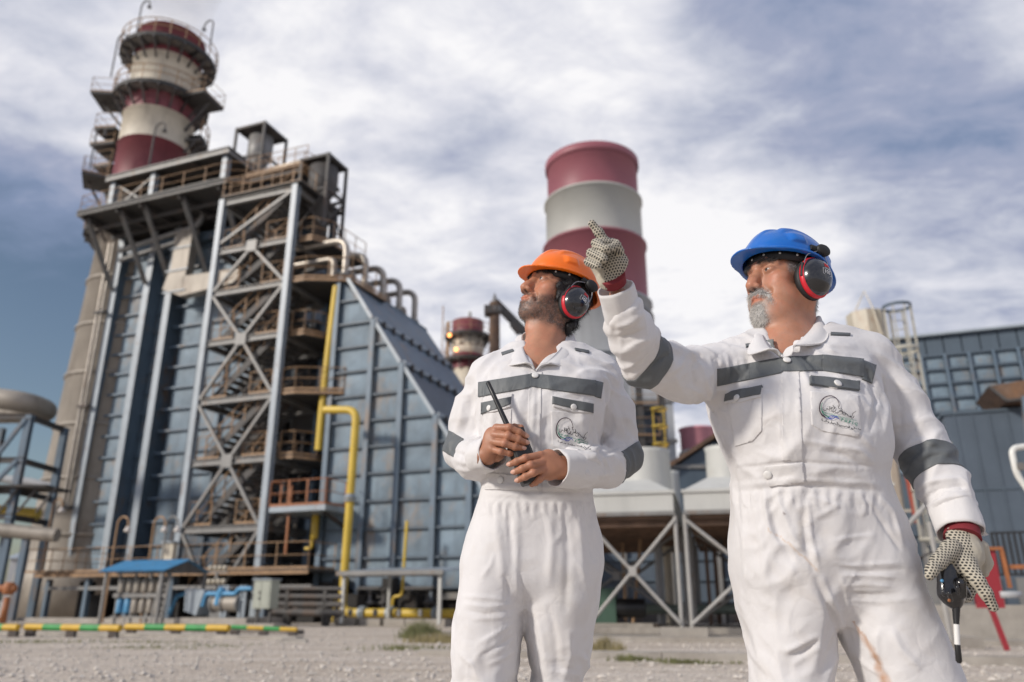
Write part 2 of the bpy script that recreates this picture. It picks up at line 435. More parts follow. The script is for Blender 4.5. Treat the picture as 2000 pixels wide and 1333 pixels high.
def panel(x0, x1, y, z0, z1, parent, m, nm='panel'):
    """pressed sheet with a folded edge and slightly dished face"""
    mb = MB()
    e = .05
    mb.hexa([(x0, y, z0), (x1, y, z0), (x1, y + .05, z0), (x0, y + .05, z0)], [(x0, y, z1), (x1, y, z1), (x1, y + .05, z1), (x0, y + .05, z1)])
    cx, cz = (x0 + x1) / 2, (z0 + z1) / 2
    mb.add([(x0 + e, y - .012, z0 + e), (x1 - e, y - .012, z0 + e), (x1 - e, y - .012, z1 - e), (x0 + e, y - .012, z1 - e), (cx, y - .035, cz)], [(0, 1, 4), (1, 2, 4), (2, 3, 4), (3, 0, 4)])
    return mb.obj(nm, m, parent)
bays = [(-15.95, -13.45), (-13.35, -11.7), (-11.6, -5.35)]
for b, (x0, x1) in enumerate(bays):
    y = YC + (.75 if b != 1 else 1.1)
    for k, z in enumerate(rows[:-1]):
        if b == 2:
            xs = [x0 + .55, x0 + 2.3, x0 + 4.2, x1]
        else: xs = [x0 + .5 if b == 0 else x0, x1]
        for xa, xb in zip(xs[:-1], xs[1:]):
            panel(xa + .03, xb - .03, y, z + .04, z + 1.18, hr_, M_bluepan)
    for k, z in enumerate(rows):
        MB().box(x0 + .03, x1 - .03, y - .16, y - .03, z - .03, z + .03).box(x0 + .03, x1 - .03, y - .19, y - .16, z - .08, z + .04).obj('stiffener', M_blue, hr_)
for xa in (bays[2][0] + 2.3, bays[2][0] + 4.2):
    MB().box(xa - .05, xa + .05, YC + .5, YC + .72, 2.4, 20.8).obj('stiffener', M_navy, hr_)
# recess behind the stairs: dark boxes for equipment and its shadow, ducts and pipes
for k, (x, r, m) in enumerate(((-2.6, .16, M_grey), (-1.9, .1, M_alu), (-.9, .14, M_dark), (.3, .2, M_blue), (1.1, .1, M_dark), (.8, .05, M_skyblue))):
    MB().tube([(x, YC + .6, 2.0), (x, YC + .6, 17.5 if m is not M_skyblue else 13)], r, 10).obj('riser_pipe', m, hr_)
for k in range(7):
    MB().box(-5, 2.0 if k < 5 else -3.2, YC + .9, YC + 1.4, 3.2 + 2.6 * k, 3.4 + 2.6 * k).obj('header_beam', M_dark, hr_)
MB().box(-.2, 1.9, YC - 1.0, YC + 1.4, 5.0, 5.2).box(-.2, 1.9, YC - 1.0, YC + 1.4, 12.6, 12.8).obj('ledge', M_deck, hr_)
for k in range(9):
    MB().box(-4.9 + .5 * (k % 3), -3.4 + .5 * (k % 3) + .6, YC + .3, YC + .9, 3.0 + 1.9 * k, 3.9 + 1.9 * k).obj('equipment_shade_box', M_dark, hr_); MB().box(-2.3, -.9, YC + .3, YC + .9, 2.6 + 2.1 * k if k < 6 else 2.6, 3.5 + 2.1 * k if k < 6 else 3.5).obj('equipment_shade_box', M_dark, hr_)  # dark boxes stand in for the shadow and equipment behind the stairs
# twin down-pipes on the far left corner
for dx, r in ((-.55, .09), (-.25, .07)):
    MB().tube([(-16.1 + dx, YC - .25, 5.5), (-16.1 + dx, YC - .25, 21.6)], r, 8).obj('down_pipe', M_alu, hr_)
for z in (5.6, 11.3, 17.0): MB().box(-16.8, -16.0, YC - .4, YC - .12, z, z + .15).obj('pipe_clamp', M_dark, hr_)
# cantilevered upper platform with knee braces
PZ = 22.4
MB().box(-16.4, -5.6, 1.0, 9.5, PZ - .18, PZ).obj('upper_platform', M_deck, hr_)
MB().ibeam((-16.4, 1.05, PZ - .12), (-5.6, 1.05, PZ - .12), .15, .34).obj('platform_edge', M_grey, hr_)
MB().ibeam((-16.35, 1.1, PZ - .12), (-16.35, 9.5, PZ - .12), .15, .34).obj('platform_edge', M_grey, hr_)
MB().prism([(-5.6, 1.0, PZ - .18), (-4.5, 1.6, PZ - .18), (-1.2, 1.6, PZ - .18), (-.6, 3.0, PZ - .18), (-.6, 4.2, PZ - .18), (-5.6, 4.2, PZ - .18)], (0, 0, .18)).obj('upper_platform', M_deck, hr_)
MB().ibeam((-4.5, 1.62, PZ - .12), (-1.2, 1.62, PZ - .12), .12, .3).ibeam((-5.6, 1.06, PZ - .12), (-4.5, 1.62, PZ - .12), .12, .3).ibeam((-1.2, 1.62, PZ - .12), (-.6, 3.0, PZ - .12), .12, .3).obj('platform_edge', M_rail, hr_)
for x in (-16.0, -13.4, -11.65, -8.9, -6.2):
    MB().ibeam((x, 1.4, PZ - .3), (x, YC - .1, PZ - 3.9), .2, .2, (1, 0, 0), .03).obj('knee_brace', M_grey, hr_)
    MB().ibeam((x, 1.1, PZ - .38), (x, 9.0, PZ - .38), .16, .3).obj('floor_joist', M_dark, hr_)
for y in (2.2, 3.4, 5.2, 7.0):
    MB().ibeam((-16.2, y, PZ - .62), (-1.2 if y < 5 else -5.6, y, PZ - .62), .12, .2).obj('floor_joist', M_dark, hr_)
for x in (-3.6, -1.8):
    MB().ibeam((x, 1.9, PZ - .3), (x, YC, PZ - 2.8), .16, .16, (1, 0, 0), .03).obj('knee_brace', M_blue, hr_)
handrail([(-16.3, 9, PZ), (-16.3, 1.1, PZ), (-5.7, 1.1, PZ), (-4.5, 1.7, PZ), (-1.2, 1.7, PZ), (-.7, 3.0, PZ), (-.7, 4.1, PZ)], step=1.2).obj('handrail', M_rail, hr_)
# roof over the platform
RZT = 25.0
for x in (-15.2, -12.1, -6.9):
    for y in (2.2, 7.5):
        MB().ibeam((x, y, PZ), (x, y, RZT - .35), .32, .34, (0, 1, 0), .05).obj('roof_column', M_flange if y < 3 else M_blue, hr_)
MB().box(-15.6, -6.5, 1.8, 8.0, RZT - .06, RZT + .04).obj('roof', M_dark, hr_)
for y in (1.85, 4.6, 7.9): MB().ibeam((-15.6, y, RZT - .22), (-6.5, y, RZT - .22), .16, .3).obj('roof_beam', M_grey if y < 2 else M_dark, hr_)
for x in (-15.55, -12.1, -9.3, -6.58): MB().ibeam((x, 1.9, RZT - .22), (x, 7.9, RZT - .22), .14, .26).obj('roof_beam', M_grey if x > -7 else M_dark, hr_)
for a, b in (((-15.2, 2.2, PZ + .2), (-12.1, 2.2, RZT - .4)), ((-12.1, 2.25, PZ + .2), (-15.2, 2.25, RZT - .4)), ((-12.1, 7.5, PZ + .2), (-6.9, 7.5, RZT - .4))):
    MB().beam(a, b, .12, .12).obj('cross_brace', M_grey, hr_)
MB().tube([(-14.6, 5, PZ + 1.0), (-7.5, 5, PZ + 1.0)], .75, 20).obj('steam_drum', M_cream, hr_)
# lagged pipes and the grey duct below the platform
MB().tube(bend([(-15.2, 3.3, 20.7), (-9.4, 3.3, 21.3), (-9.1, 3.3, 22.2)], .5), .16, 10).obj('lagged_pipe', M_grey, hr_)
MB().tube(bend([(-15.2, 3.4, 20.1), (-10.6, 3.4, 20.6), (-10.4, 3.4, 18.0)], .5), .13, 10).obj('lagged_pipe', M_grey, hr_)
MB().box(-10.9, -9.7, 3.2, 3.75, 18.9, 21.3).hexa([(-11.3, 3.2, 17.6), (-9.9, 3.2, 17.0), (-9.9, 3.75, 17.0), (-11.3, 3.75, 17.6)], [(-10.9, 3.2, 18.9), (-9.7, 3.2, 18.9), (-9.7, 3.75, 18.9), (-10.9, 3.75, 18.9)]).hexa([(-9.9, 3.2, 17.0), (-6.0, 3.2, 17.3), (-6.0, 3.75, 17.3), (-9.9, 3.75, 17.0)], [(-9.9, 3.2, 18.2), (-6.0, 3.2, 18.1), (-6.0, 3.75, 18.1), (-9.9, 3.75, 18.2)]).obj('air_duct', M_conc, hr_)
for z in (17.3, 18.6, 20.0): MB().box(-11.2, -9.6, 3.14, 3.2, z, z + .08).obj('duct_flange', M_flange, hr_)
for k in range(4):
    MB().tube(bend([(-4.2 + .9 * k, 4.2, 20.2), (-4.2 + .9 * k, 3.0, 21.6), (-4.2 + .9 * k, 3.0, PZ)], .4), .14, 8).obj('riser_pipe', M_alu, hr_)
MB().box(-16.2, -3.0, YC + .2, YC + 1.45, 20.9, 21.4).obj('head_beam', M_blue, hr_)

# base deck along the front of the boiler
DZ = 2.05
bd = thing('service_deck', 'low steel deck with ochre handrail along the foot of the tall boiler', 'platform', F1.o, RZ1)
DX0 = F1.at(72, 1110, -1).x
MB().box(DX0, 3.0, -1.0, YC + 1.2, DZ - .1, DZ).obj('deck_plate', M_deck, bd)
MB().ibeam((DX0, -1.05, DZ - .12), (3.0, -1.05, DZ - .12), .10, .16).obj('edge_beam', M_rail, bd)
MB().box(DX0 + .3, 3.0, -.8, -.6, 1.3, 1.45).obj('lower_beam', M_grey, bd)
for x in np.arange(DX0 + .6, 3.0, 2.4): MB().ibeam((x, -.7, 0), (x, -.7, DZ - .28), .2, .22, (0, 1, 0), .03).obj('deck_leg', M_blue, bd)
handrail([(DX0 + .1, YC, DZ), (DX0 + .1, -1.0, DZ), (-12.6, -1.0, DZ)], step=1.1).obj('handrail', M_rail, bd)
handrail([(-12.6, -.95, DZ), (2.9, -.95, DZ), (2.9, .9, DZ)], step=1.25).obj('handrail', M_rail, bd)
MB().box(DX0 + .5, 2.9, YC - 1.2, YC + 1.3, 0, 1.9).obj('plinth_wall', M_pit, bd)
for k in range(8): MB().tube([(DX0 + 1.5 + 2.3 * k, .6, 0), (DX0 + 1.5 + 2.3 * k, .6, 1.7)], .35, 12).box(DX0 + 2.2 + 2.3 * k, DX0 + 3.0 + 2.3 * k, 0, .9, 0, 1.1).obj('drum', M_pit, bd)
for k in range(4):
    MB().tube([(-.2, .2 + .3 * k, .5 + .33 * k), (3.3, .2 + .3 * k, .5 + .33 * k)], .13, 8).obj('deck_pipe', M_dark, bd)

# ================================================================== inlet duct (panelled wall stepping down to the right)
dc = thing('inlet_duct', 'blue-grey panelled exhaust duct sloping down to the right beside the yellow pipe', 'duct', F1.o, RZ1)
SX = [(2.1, 15.9), (2.5, 15.27), (4.09, 12.95), (5.66, 10.68), (7.40, 8.2), (9.0, 5.92), (10.6, 3.65)]
def ztop(x):
    if x <= 2.5: return 15.27
    return 15.27 - (x - 2.5) * 1.4265
DY, DF = 1.0, 9.2
ribs = [2.1, 4.09, 5.66, 7.40, 9.0, 10.6]
MB().prism([(2.1, DY + .14, 1.2), (10.6, DY + .14, 1.2), (10.6, DY + .14, 3.7), (2.5, DY + .14, 15.2), (2.1, DY + .14, 15.2)], (0, DF - DY - .14, 0)).obj('duct_shell', M_navy, dc)
prow = [1.35 + 1.16 * k for k in range(13)]
for i in range(len(ribs) - 1):
    xa, xb = ribs[i] + .12, ribs[i + 1] - .12
    for z in prow:
        z0, z1 = z + .04, z + 1.12
        za, zb = min(z1, ztop(xa) - .12), min(z1, ztop(xb) - .12)
        if za <= z0 + .1: continue
        if zb < z0 + .05:
            xc = 2.5 + (15.27 - .12 - z0) / 1.4265
            vs = [(xa, z0), (xc, z0)] + ([(xa, za)] if za < z1 - .01 else [(2.5 + (15.15 - z1) / 1.4265, z1), (xa, z1)])
        elif zb < z1 - .01:
            vs = [(xa, z0), (xb, z0), (xb, zb)] + ([(2.5 + (15.15 - z1) / 1.4265, z1)] if za >= z1 - .01 else []) + [(xa, za)]
        else: vs = [(xa, z0), (xb, z0), (xb, z1), (xa, z1)]
        mb = MB().prism([(x, DY + .05, zz) for x, zz in vs], (0, .07, 0))
        cx = sum(v[0] for v in vs) / len(vs); cz = sum(v[1] for v in vs) / len(vs)
        q = [(x + (cx - x) * .1, DY + .035, zz + (cz - zz) * .1) for x, zz in vs] + [(cx, DY + .01, cz)]
        mb.add(q, [(k, (k + 1) % len(vs), len(vs)) for k in range(len(vs))])
        mb.obj('panel', M_bluepan, dc)
    for z in prow:
        xe = min(xb, 2.5 + (15.1 - z) / 1.4265)
        if xe > xa + .1: MB().box(xa, xe, DY - .10, DY + .05, z - .02, z + .02).box(xa, xe, DY - .12, DY - .10, z - .05, z + .03).obj('stiffener', M_navy, dc)
for x in ribs[:-1]:
    MB().box(x - .12, x + .12, DY - .2, DY - .15, .4, ztop(x)).box(x - .02, x + .02, DY - .15, DY + .1, .4, ztop(x)).obj('rib', M_blue, dc)
    if x > 2.2 or True:
        MB().box(x - .06, x + .1, DY, DF, ztop(x) - .05, ztop(x) + .12).obj('roof_ledge', M_flange, dc)
        if x > 3:
            for k in range(9): MB().box(x + .1, x + .24, DY + .5 + .9 * k, DY + .6 + .9 * k, ztop(x) - .3, ztop(x) + .05).obj('ledge_bracket', M_dark, dc)
for i in range(1, len(SX) - 1):
    a, b = SX[i], SX[i + 1]
    MB().beam((a[0] + .06, DY - .1, a[1] - .05), (b[0] - .1, DY - .1, b[1] + .12), .1, .16).obj('sloping_edge', M_flange, dc)
    MB().prism([(a[0], DY, a[1] - .02), (b[0], DY, b[1] - .02), (b[0], DY, b[1] + .03), (a[0], DY, a[1] + .03)], (0, DF - DY, 0)).obj('sloping_roof', M_blue, dc)
MB().box(2.0, 2.5, DY - .1, DF, 15.2, 15.45).obj('ridge_beam', M_blue, dc)
for k in range(12): MB().box(2.45, 2.6, DY + .3 + .68 * k, DY + .42 + .68 * k, 14.85, 15.2).obj('ledge_bracket', M_blue, dc)
MB().box(10.6, 13, DY + .4, DF - 1, .8, 3.2).obj('turbine_duct', M_navy, dc)
# U-shaped vent pipes along the ridge
for k in range(5):
    y = 1.0 + 1.75 * k
    g = thing('vent_bend', ['lagged U-bend pipe nearest the stair tower on the duct ridge', 'second lagged U-bend pipe along the duct ridge', 'middle one of five U-bend pipes on the duct ridge',
                            'fourth lagged U-bend pipe on the duct ridge', 'last and farthest U-bend pipe on the duct ridge'][k], 'pipe', F1.o + F1.ex * 1.3 + F1.ey * y, RZ1, 'U-bend pipes on the duct ridge')
    MB().tube(bend([(-1.9, 0, 17.35), (1.0, 0, 17.35), (1.0, 0, 15.5)], .7, 8), .17, 10).obj('pipe', M_alu, g)
    MB().tube(bend([(-1.9, 0, 16.45), (.35, 0, 16.45), (.35, 0, 15.5)], .35, 6), .14, 10).obj('lower_pipe', M_alu, g)
    MB().lathe([(.0, 0), (.26, 0), (.26, .1), (0, .1)], (1.0, 0, 15.45), 12).obj('flange', M_grey, g)

# ================================================================== roof vents in lattice frames
def vent(px, py, w, label, s, hz):
    p = F1.at(px, py, w); o = F1.o + F1.ex * p.x + F1.ey * w + Vector((0, 0, p.z - hz))
    t = thing('roof_vent', label, 'vent', o, RZ1, 'vents in lattice frames above the boiler')
    for x in (-s, s):
        for y in (-s, s): MB().beam((x, y, 0), (x, y, hz), .14, .14).obj('post', M_dark, t)
    for z in (hz - .08, hz * .52):
        mb = MB()
        for a, b in (((-s, -s), (s, -s)), ((s, -s), (s, s)), ((s, s), (-s, s)), ((-s, s), (-s, -s))): mb.beam((*a, z), (*b, z), .12, .14)
        mb.obj('ring_beam', M_dark, t)
    mb = MB()
    for a, b in (((-s, -s), (s, -s)), ((s, -s), (s, s)), ((s, s), (-s, s)), ((-s, s), (-s, -s))):
        mb.beam((*a, .1), (*b, hz * .5), .07, .07).beam((*b, .1), (*a, hz * .5), .07, .07)
    mb.obj('lattice_brace', M_dark, t)
    MB().add([(-s, -s, hz), (s, -s, hz), (s, s, hz), (-s, s, hz), (0, 0, hz + .3)], [(0, 1, 4), (1, 2, 4), (2, 3, 4), (3, 0, 4), (3, 2, 1, 0)]).obj('rain_cap', M_dark, t)
    MB().lathe([(.0, -.6), (.42, -.6), (.42, hz * .5), (.75, hz * .62), (.75, hz - .35), (0.0, hz - .3)], (0, 0, 0), 20).obj('silencer_body', M_grey if s > .9 else M_dark, t)
    return t
vent(512, 262, 5.6, 'square lattice-framed steam vent left of the stair tower top', 1.05, 4.6)
vent(634, 320, 2.0, 'rusty lattice-framed vent at the very top of the stair tower', .82, 4.2)
# bright pipework on the roof between the vents
rp = thing('roof_pipework', 'pale lagged pipe loop with ochre rails between the two roof vents', 'pipe', F1.o, RZ1)
MB().tube(bend([(-5.8, 4, 23.0), (-5.8, 4, 24.4), (-2.0, 4, 24.6), (-1.6, 4, 23.2), (-1.6, 4, 22.6)], .6), .17, 10).obj('pipe', M_alu, rp)
MB().tube(bend([(-5.0, 3, 22.8), (-5.0, 3, 23.6), (-3.2, 3, 23.6), (-3.2, 3, 22.7)], .4), .14, 10).obj('pipe', M_alu, rp)
handrail([(-5.5, 2.3, 23.2), (-1.5, 2.3, 23.2)], step=.7).obj('handrail', M_rail, rp)
MB().box(-5.5, -1.4, 2.3, 3.6, 23.1, 23.2).box(-5.4, -5.2, 2.5, 2.7, 22.4, 23.1).box(-1.7, -1.5, 2.5, 2.7, 22.4, 23.1).obj('walkway', M_rail, rp)

# ================================================================== stack with ring platforms
SC = W(210, 700, 47.0); 
def stack_center():
    a = W(232, 234, 46); b = W(371, 262, 46); m = (a + b) / 2; return Vector((m.x, 46.5, 0))
SO = stack_center()
sk = thing('tall_stack', 'tall boiler stack with maroon and cream bands and ring platforms, far left', 'chimney', SO, math.radians(-30))
R = 2.24
bands = [(0, 27.0, M_conc), (27.0, 31.6, M_red), (31.6, 34.2, M_cream), (34.2, 36.2, M_red), (36.2, 39.3, M_cream), (39.3, 42.6, M_red)]
ZS = {}
def zat(py, px): return W(px, py, 44.6).z
bz = [zat(350, 262), zat(268, 272), zat(210, 285), zat(170, 300), zat(103, 325), zat(48, 335)]
names = [M_conc, M_red, M_cream, M_red, M_cream, M_red]
prev = 0
for z, m in zip(bz, names):
    r = R if m is not M_conc else R
    MB().lathe([(r + (.95 if m is M_conc else 0), prev), (r, z - .05), (r + .06, z - .05), (r + .06, z)] + ([(r - .2, z), (r - .2, z - .6)] if z == bz[-1] else []), n=56).obj('band' if m is not M_conc else 'shaft', m, sk)
    prev = z
for z in np.arange(4.2, bz[0] - 2, 3.1): q_ = R + .95 * (1 - z / bz[0]); MB().lathe([(q_ - .1, z), (q_ + .1, z), (q_ + .1, z + .16), (q_ - .1, z + .16)], n=56).obj('stiffening_ring', M_conc, sk)
MB().lathe([(R, 0), (R + 1.3, 0), (R + 1.15, 2.2), (R + .88, 3.4)], n=40).obj('skirt', M_conc, sk)
def ringdeck(z, ro, a0, a1, parent, Rr, nb=14):
    MB().lathe([(Rr + .08, z), (ro, z), (ro, z + .28), (Rr + .08, z + .28)], n=28, a0=a0, a1=a1, smooth=False).obj('ring_platform', M_deck, parent)
    MB().lathe([(Rr + .1, z - .02), (ro - .1, z - .02)], n=28, a0=a0, a1=a1, smooth=False).obj('platform_soffit', M_grey, parent)
    mb = MB(); rl = MB()
    for k in range(nb + 1):
        a = math.radians(a0 + (a1 - a0) * k / nb); c, s = math.cos(a), math.sin(a)
        mb.beam((Rr * c, Rr * s, z - .1), (ro * c, ro * s, z - .1), .12, .18)
        mb.beam((Rr * c, Rr * s, z - 1.1), ((ro - .2) * c, (ro - .2) * s, z - .1), .1, .12)
        rl.beam((ro * c, ro * s, z + .28), (ro * c, ro * s, z + 1.4), .05, .05)
    for hh in (.85, 1.4):
        rl.tube([(ro * math.cos(math.radians(a)), ro * math.sin(math.radians(a)), z + hh) for a in np.linspace(a0, a1, 40)], .035, 6)
    tag(mb.obj('platform_brackets', M_dark, parent), kind='stuff'); rl.obj('platform_rail', M_rail, parent)
zA = zat(92, 330) ; zB = zat(180, 300); zC = zat(240, 330)
ringdeck(zA, R + .95, 0, 360, sk, R, 20)
ringdeck(zB, R + .85, 0, 360, sk, R, 18)
ringdeck(zC - .3, R + 1.1, 20, 150, sk, R, 10)
for a, z, l in ((15, zB, 2.0), (215, zB + .4, 2.1), (205, zB - 2.0, 1.6), (200, zC - .6, 1.9), (195, zC - 2.2, 1.5), (205, zat(330, 230), 1.2), (235, zat(345, 230), 1.6)):
    a = math.radians(a); c, s = math.cos(a), math.sin(a); n = Vector((c, s, 0)); t_ = Vector((-s, c, 0))
    p0 = n * (R + .1) ; p1 = n * (R + l)
    MB().hexa([p0 - t_ * 1.1 + Vector((0, 0, z - .18)), p1 - t_ * 1.1 + Vector((0, 0, z - .18)), p1 + t_ * 1.1 + Vector((0, 0, z - .18)), p0 + t_ * 1.1 + Vector((0, 0, z - .18))],
              [p0 - t_ * 1.1 + Vector((0, 0, z)), p1 - t_ * 1.1 + Vector((0, 0, z)), p1 + t_ * 1.1 + Vector((0, 0, z)), p0 + t_ * 1.1 + Vector((0, 0, z))]).obj('sampling_platform', M_deck, sk)
    MB().beam(n * R + Vector((0, 0, z - 2.2)) , p1 * .92 + Vector((0, 0, z - .15)), .14, .16).obj('platform_strut', M_dark, sk)
    hz_ = Vector((0, 0, z)); handrail([p0 - t_ * 1.1 + hz_, p1 - t_ * 1.1 + hz_, p1 + t_ * 1.1 + hz_, p0 + t_ * 1.1 + hz_], h=1.1).obj('platform_rail', M_rail, sk)
ringdeck(W(170, 470, 46).z, R + 1.0, 150, 330, sk, R, 10)
MB().beam((-R - .35, -.6, 3), (-R - .35, -.6, bz[-1]), .08, .5).obj('ladder', M_dark, sk)
for px, pt, pb, Yq, lb, fl in ((278, 5, 78, 45, 'tall gooseneck lamp above the top ring of the tall stack, left side', 1), (418, 38, 88, 45, 'gooseneck lamp leaning over the top ring of the tall stack, right side', -1),
                           (232, 70, 150, 44, 'gooseneck lamp on the left platform of the tall stack', 1), (305, 243, 330, 41, 'gooseneck lamp in front of the cream band above the boiler roof', 1),
                           (190, 252, 330, 43, 'gooseneck lamp on the small platform at the left of the maroon base band', 1)):
    crook_lamp(px, pt, pb, Yq, lb, M_dark, fl, group='gooseneck lamps on the tall stack', size=1.5)

# faint warm plume
pm = bpy.data.materials.new('exhaust_haze'); pm.use_nodes = True; pm.node_tree.nodes.clear(); pv = pm.node_tree.nodes.new('ShaderNodeVolumePrincipled'); po = pm.node_tree.nodes.new('ShaderNodeOutputMaterial')
pv.inputs['Color'].default_value = (.95, .86, .78, 1); pv.inputs['Density'].default_value = .045; pm.node_tree.links.new(pv.outputs[0], po.inputs['Volume'])
pb = MB().lathe([(0, 0), (R * .7, .1), (R * .95, 1.5), (R * 1.2, 4), (R * 1.6, 8), (R * 2.0, 12), (R * 1.5, 14), (0, 14.5)], n=24).obj('exhaust_plume', pm, None); pb.location = SO + Vector((0, 0, bz[-1] + .05)); tag(pb, 'faint pale warm haze rising from the top of the tall stack', 'smoke', kind='stuff')
# ================================================================== yellow gas pipes
def ypipe(name, label, pts, r, w, br=.45, flanges=()):
    P_ = [F1.at(x, y, w) if len(p) == 2 else F1.at(x, y, p[2]) for p in pts for x, y in [p[:2]]]
    t = thing(name, label, 'pipe', F1.o, RZ1)
    MB().tube(bend(P_, br, 8), r, 14).obj('pipe_run', M_yellow, t)
    for i, f in flanges:
        p = P_[i].lerp(P_[i + 1], f); d = (P_[i + 1] - P_[i]).normalized()
        MB().tube([p - d * .09, p - d * .03], r * 1.6, 14).tube([p + d * .03, p + d * .09], r * 1.6, 14).obj('flange', M_flange, t)
        MB().tube([p - d * .2, p - d * .1], r * 1.2, 14).obj('collar', M_flange, t)
    return t
ypipe('yellow_gas_pipe', 'thick yellow gas pipe rising up the right side of the stair tower', [(657, 560), (640, 700), (629, 800), (622, 880)], .17, .9)
ypipe('yellow_gas_pipe', 'thick yellow pipe that crosses over, bends and drops to ground level', [(634, 801), (697, 801), (667, 1197), (890, 1199)], .165, -.6, .5, [(1, .46), (2, .2), (2, .45), (2, .85)])
ypipe('thin_yellow_pipe', 'thin yellow pipe stub with a fat valve below the orange balcony', [(617, 990), (612, 1035), (608, 1072), (596, 1072)], .07, .6, .2)
ypipe('thin_yellow_pipe', 'thin yellow pipe climbing the blue duct panels', [(795, 1018), (785, 1165), (768, 1165), (765, 1198)], .06, -.3, .2)
ypipe('thin_yellow_pipe', 'short yellow pipe bending down left of the big yellow elbow', [(622, 1163), (656, 1165), (650, 1215)], .05, .3, .15)
# yellow valve body
p = F1.at(615, 1030, .6)
t = thing('yellow_valve', 'yellow cylindrical valve hanging below the orange balcony', 'valve', F1.o + F1.ex * p.x + F1.ey * p.y + Vector((0, 0, p.z)), RZ1)
MB().lathe([(0, -.5), (.13, -.5), (.16, -.42), (.16, .42), (.13, .5), (0, .5)], n=16).obj('valve_body', M_yellow, t)
MB().lathe([(0, .5), (.14, .5), (.14, .72), (0, .75)], n=16).obj('valve_cap', M_lamp, t)

# orange balcony
p0, p1, p2 = F1.at(566, 988, .6), F1.at(635, 985, -1.0), F1.at(674, 992, .4)
ob = thing('orange_balcony', 'small balcony with bright orange rails beside the yellow pipe', 'balcony', F1.o, RZ1)
zb_ = p1.z
q = [(p0.x, p0.y, zb_), (p0.x + .1, -.9, zb_), (p1.x, p1.y, zb_), (p2.x, p2.y, zb_), (p2.x, 3.6, zb_), (p0.x, 3.6, zb_)]
MB().prism([(x, y, z - .22) for x, y, z in q], (0, 0, .22)).obj('balcony_floor', M_flange, ob)
handrail(q[:4], h=1.05, step=.8, post=.06).obj('handrail', M_orange, ob)
MB().beam(q[0], (q[0][0], q[0][1], zb_ - 1.8), .1, .1).beam((q[0][0], q[0][1], zb_), (q[0][0], q[0][1], zb_ + 1.1), .12, .12).obj('corner_post', M_orange, ob)
MB().ibeam((p1.x - .3, 3.6, zb_ - 1.5), (p1.x - .3, -.6, zb_ - .25), .14, .14, (1, 0, 0), .02).obj('knee_brace', M_dark, ob)
# ================================================================== far left pipe rack
RZ0 = math.radians(-21)
pr = thing('pipe_rack', 'steel pipe rack at the far left edge with pipes and walkway', 'pipe rack', (0, 0, 0))
def PW(px, py, Y): return W(px, py, Y)
Yp = 36.0
for a, b, m in ((( 95, 0), None, None),):
    pass
def wbeam(px0, py0, Y0, px1, py1, Y1, w, parent, m, nm='beam', h=None):
    return MB().beam(PW(px0, py0, Y0), PW(px1, py1, Y1), w, h or w).obj(nm, m, parent)
x45 = PW(42, 900, Yp).x; x20 = PW(15, 900, Yp).x
for X, m in ((x45, M_blue), (x45 - 3.2, M_blue)):
    for Y in (Yp, Yp + 3):
        MB().ibeam((X, Y, 0), (X, Y, PW(42, 810, Yp).z), .3, .3, (0, 1, 0), .04).obj('rack_column', m, pr)
for py in (815, 900, 960, 1010):
    z = PW(42, py, Yp).z
    MB().ibeam((x45 - 3.3, Yp - .1, z), (x45 + .15, Yp - .1, z), .16, .26).ibeam((x45, Yp, z), (x45, Yp + 3, z), .16, .26).obj('rack_beam', M_dark, pr)
z1, z2 = PW(42, 820, Yp).z, PW(42, 900, Yp).z
MB().beam((x45 - 1.2, Yp - .15, z2), (x45 - .1, Yp - .15, z1), .16, .16).beam((x45 - 1.2, Yp - .15, PW(42, 960, Yp).z), (x45 - .1, Yp - .15, z2), .16, .16).obj('rack_brace', M_blue, pr)
zw = PW(42, 950, Yp).z
MB().box(x45 - 6, x45 + 1.7, Yp - .6, Yp + 1.5, zw - .1, zw).obj('walkway', M_deck, pr)
for k in range(6):
    x = x45 - 3 + k * .85
    MB().beam((x, Yp - .2, zw - 1.2), (x + .7, Yp - .2, zw - .1), .08, .08).obj('rack_brace', M_dark, pr)
t = thing('large_lagged_pipe', 'fat grey-brown lagged pipe bending back at the far left edge', 'pipe', (0, 0, 0))
a, b_, c_ = PW(-60, 772, Yp + .3), PW(48, 786, Yp + .3), PW(48, 786, Yp + .3) + Vector((-.3, 6, 0))
MB().tube(bend([a, b_ + Vector((.1, 0, 0)), b_ + Vector((.1, 2.2, 0)), a + Vector((0, 2.2, -.4))], .9, 10), .5, 20).obj('pipe', M_conc, t)
t = thing('white_lagged_pipe', 'pale pipe crossing behind the stack, above the yellow line, far left', 'pipe', (0, 0, 0))
MB().tube([PW(-80, 925, 42), PW(60, 942, 42), PW(110, 955, 42)], .22, 14).obj('pipe', M_casing, t)
t = thing('yellow_rack_pipe', 'yellow pipe on the far left pipe rack', 'pipe', (0, 0, 0))
MB().tube([PW(-60, 995, 38), PW(75, 1005, 38)], .3, 14).obj('pipe', M_yellow, t)
t = thing('brown_lagged_pipe', 'brown lagged pipe running level in front of the stack foot', 'pipe', (0, 0, 0))
MB().tube([PW(-60, 1030, 35.5), PW(112, 1046, 35.5)], .3, 16).obj('pipe', M_conc, t)
for i, (px, w_) in enumerate(((40, .26), (4, .24))):
    MB().ibeam((PW(px, 1100, 35.5).x, 35.6, 0), (PW(px, 1100, 35.5).x, 35.6, PW(px, 1038, 35.5).z - .3), w_, w_, (0, 1, 0), .04).obj('support', M_blue, t)
t = thing('far_hall', 'pale grey low hall far away behind the left pipe rack', 'building', (-48, 88, 0), math.radians(10))
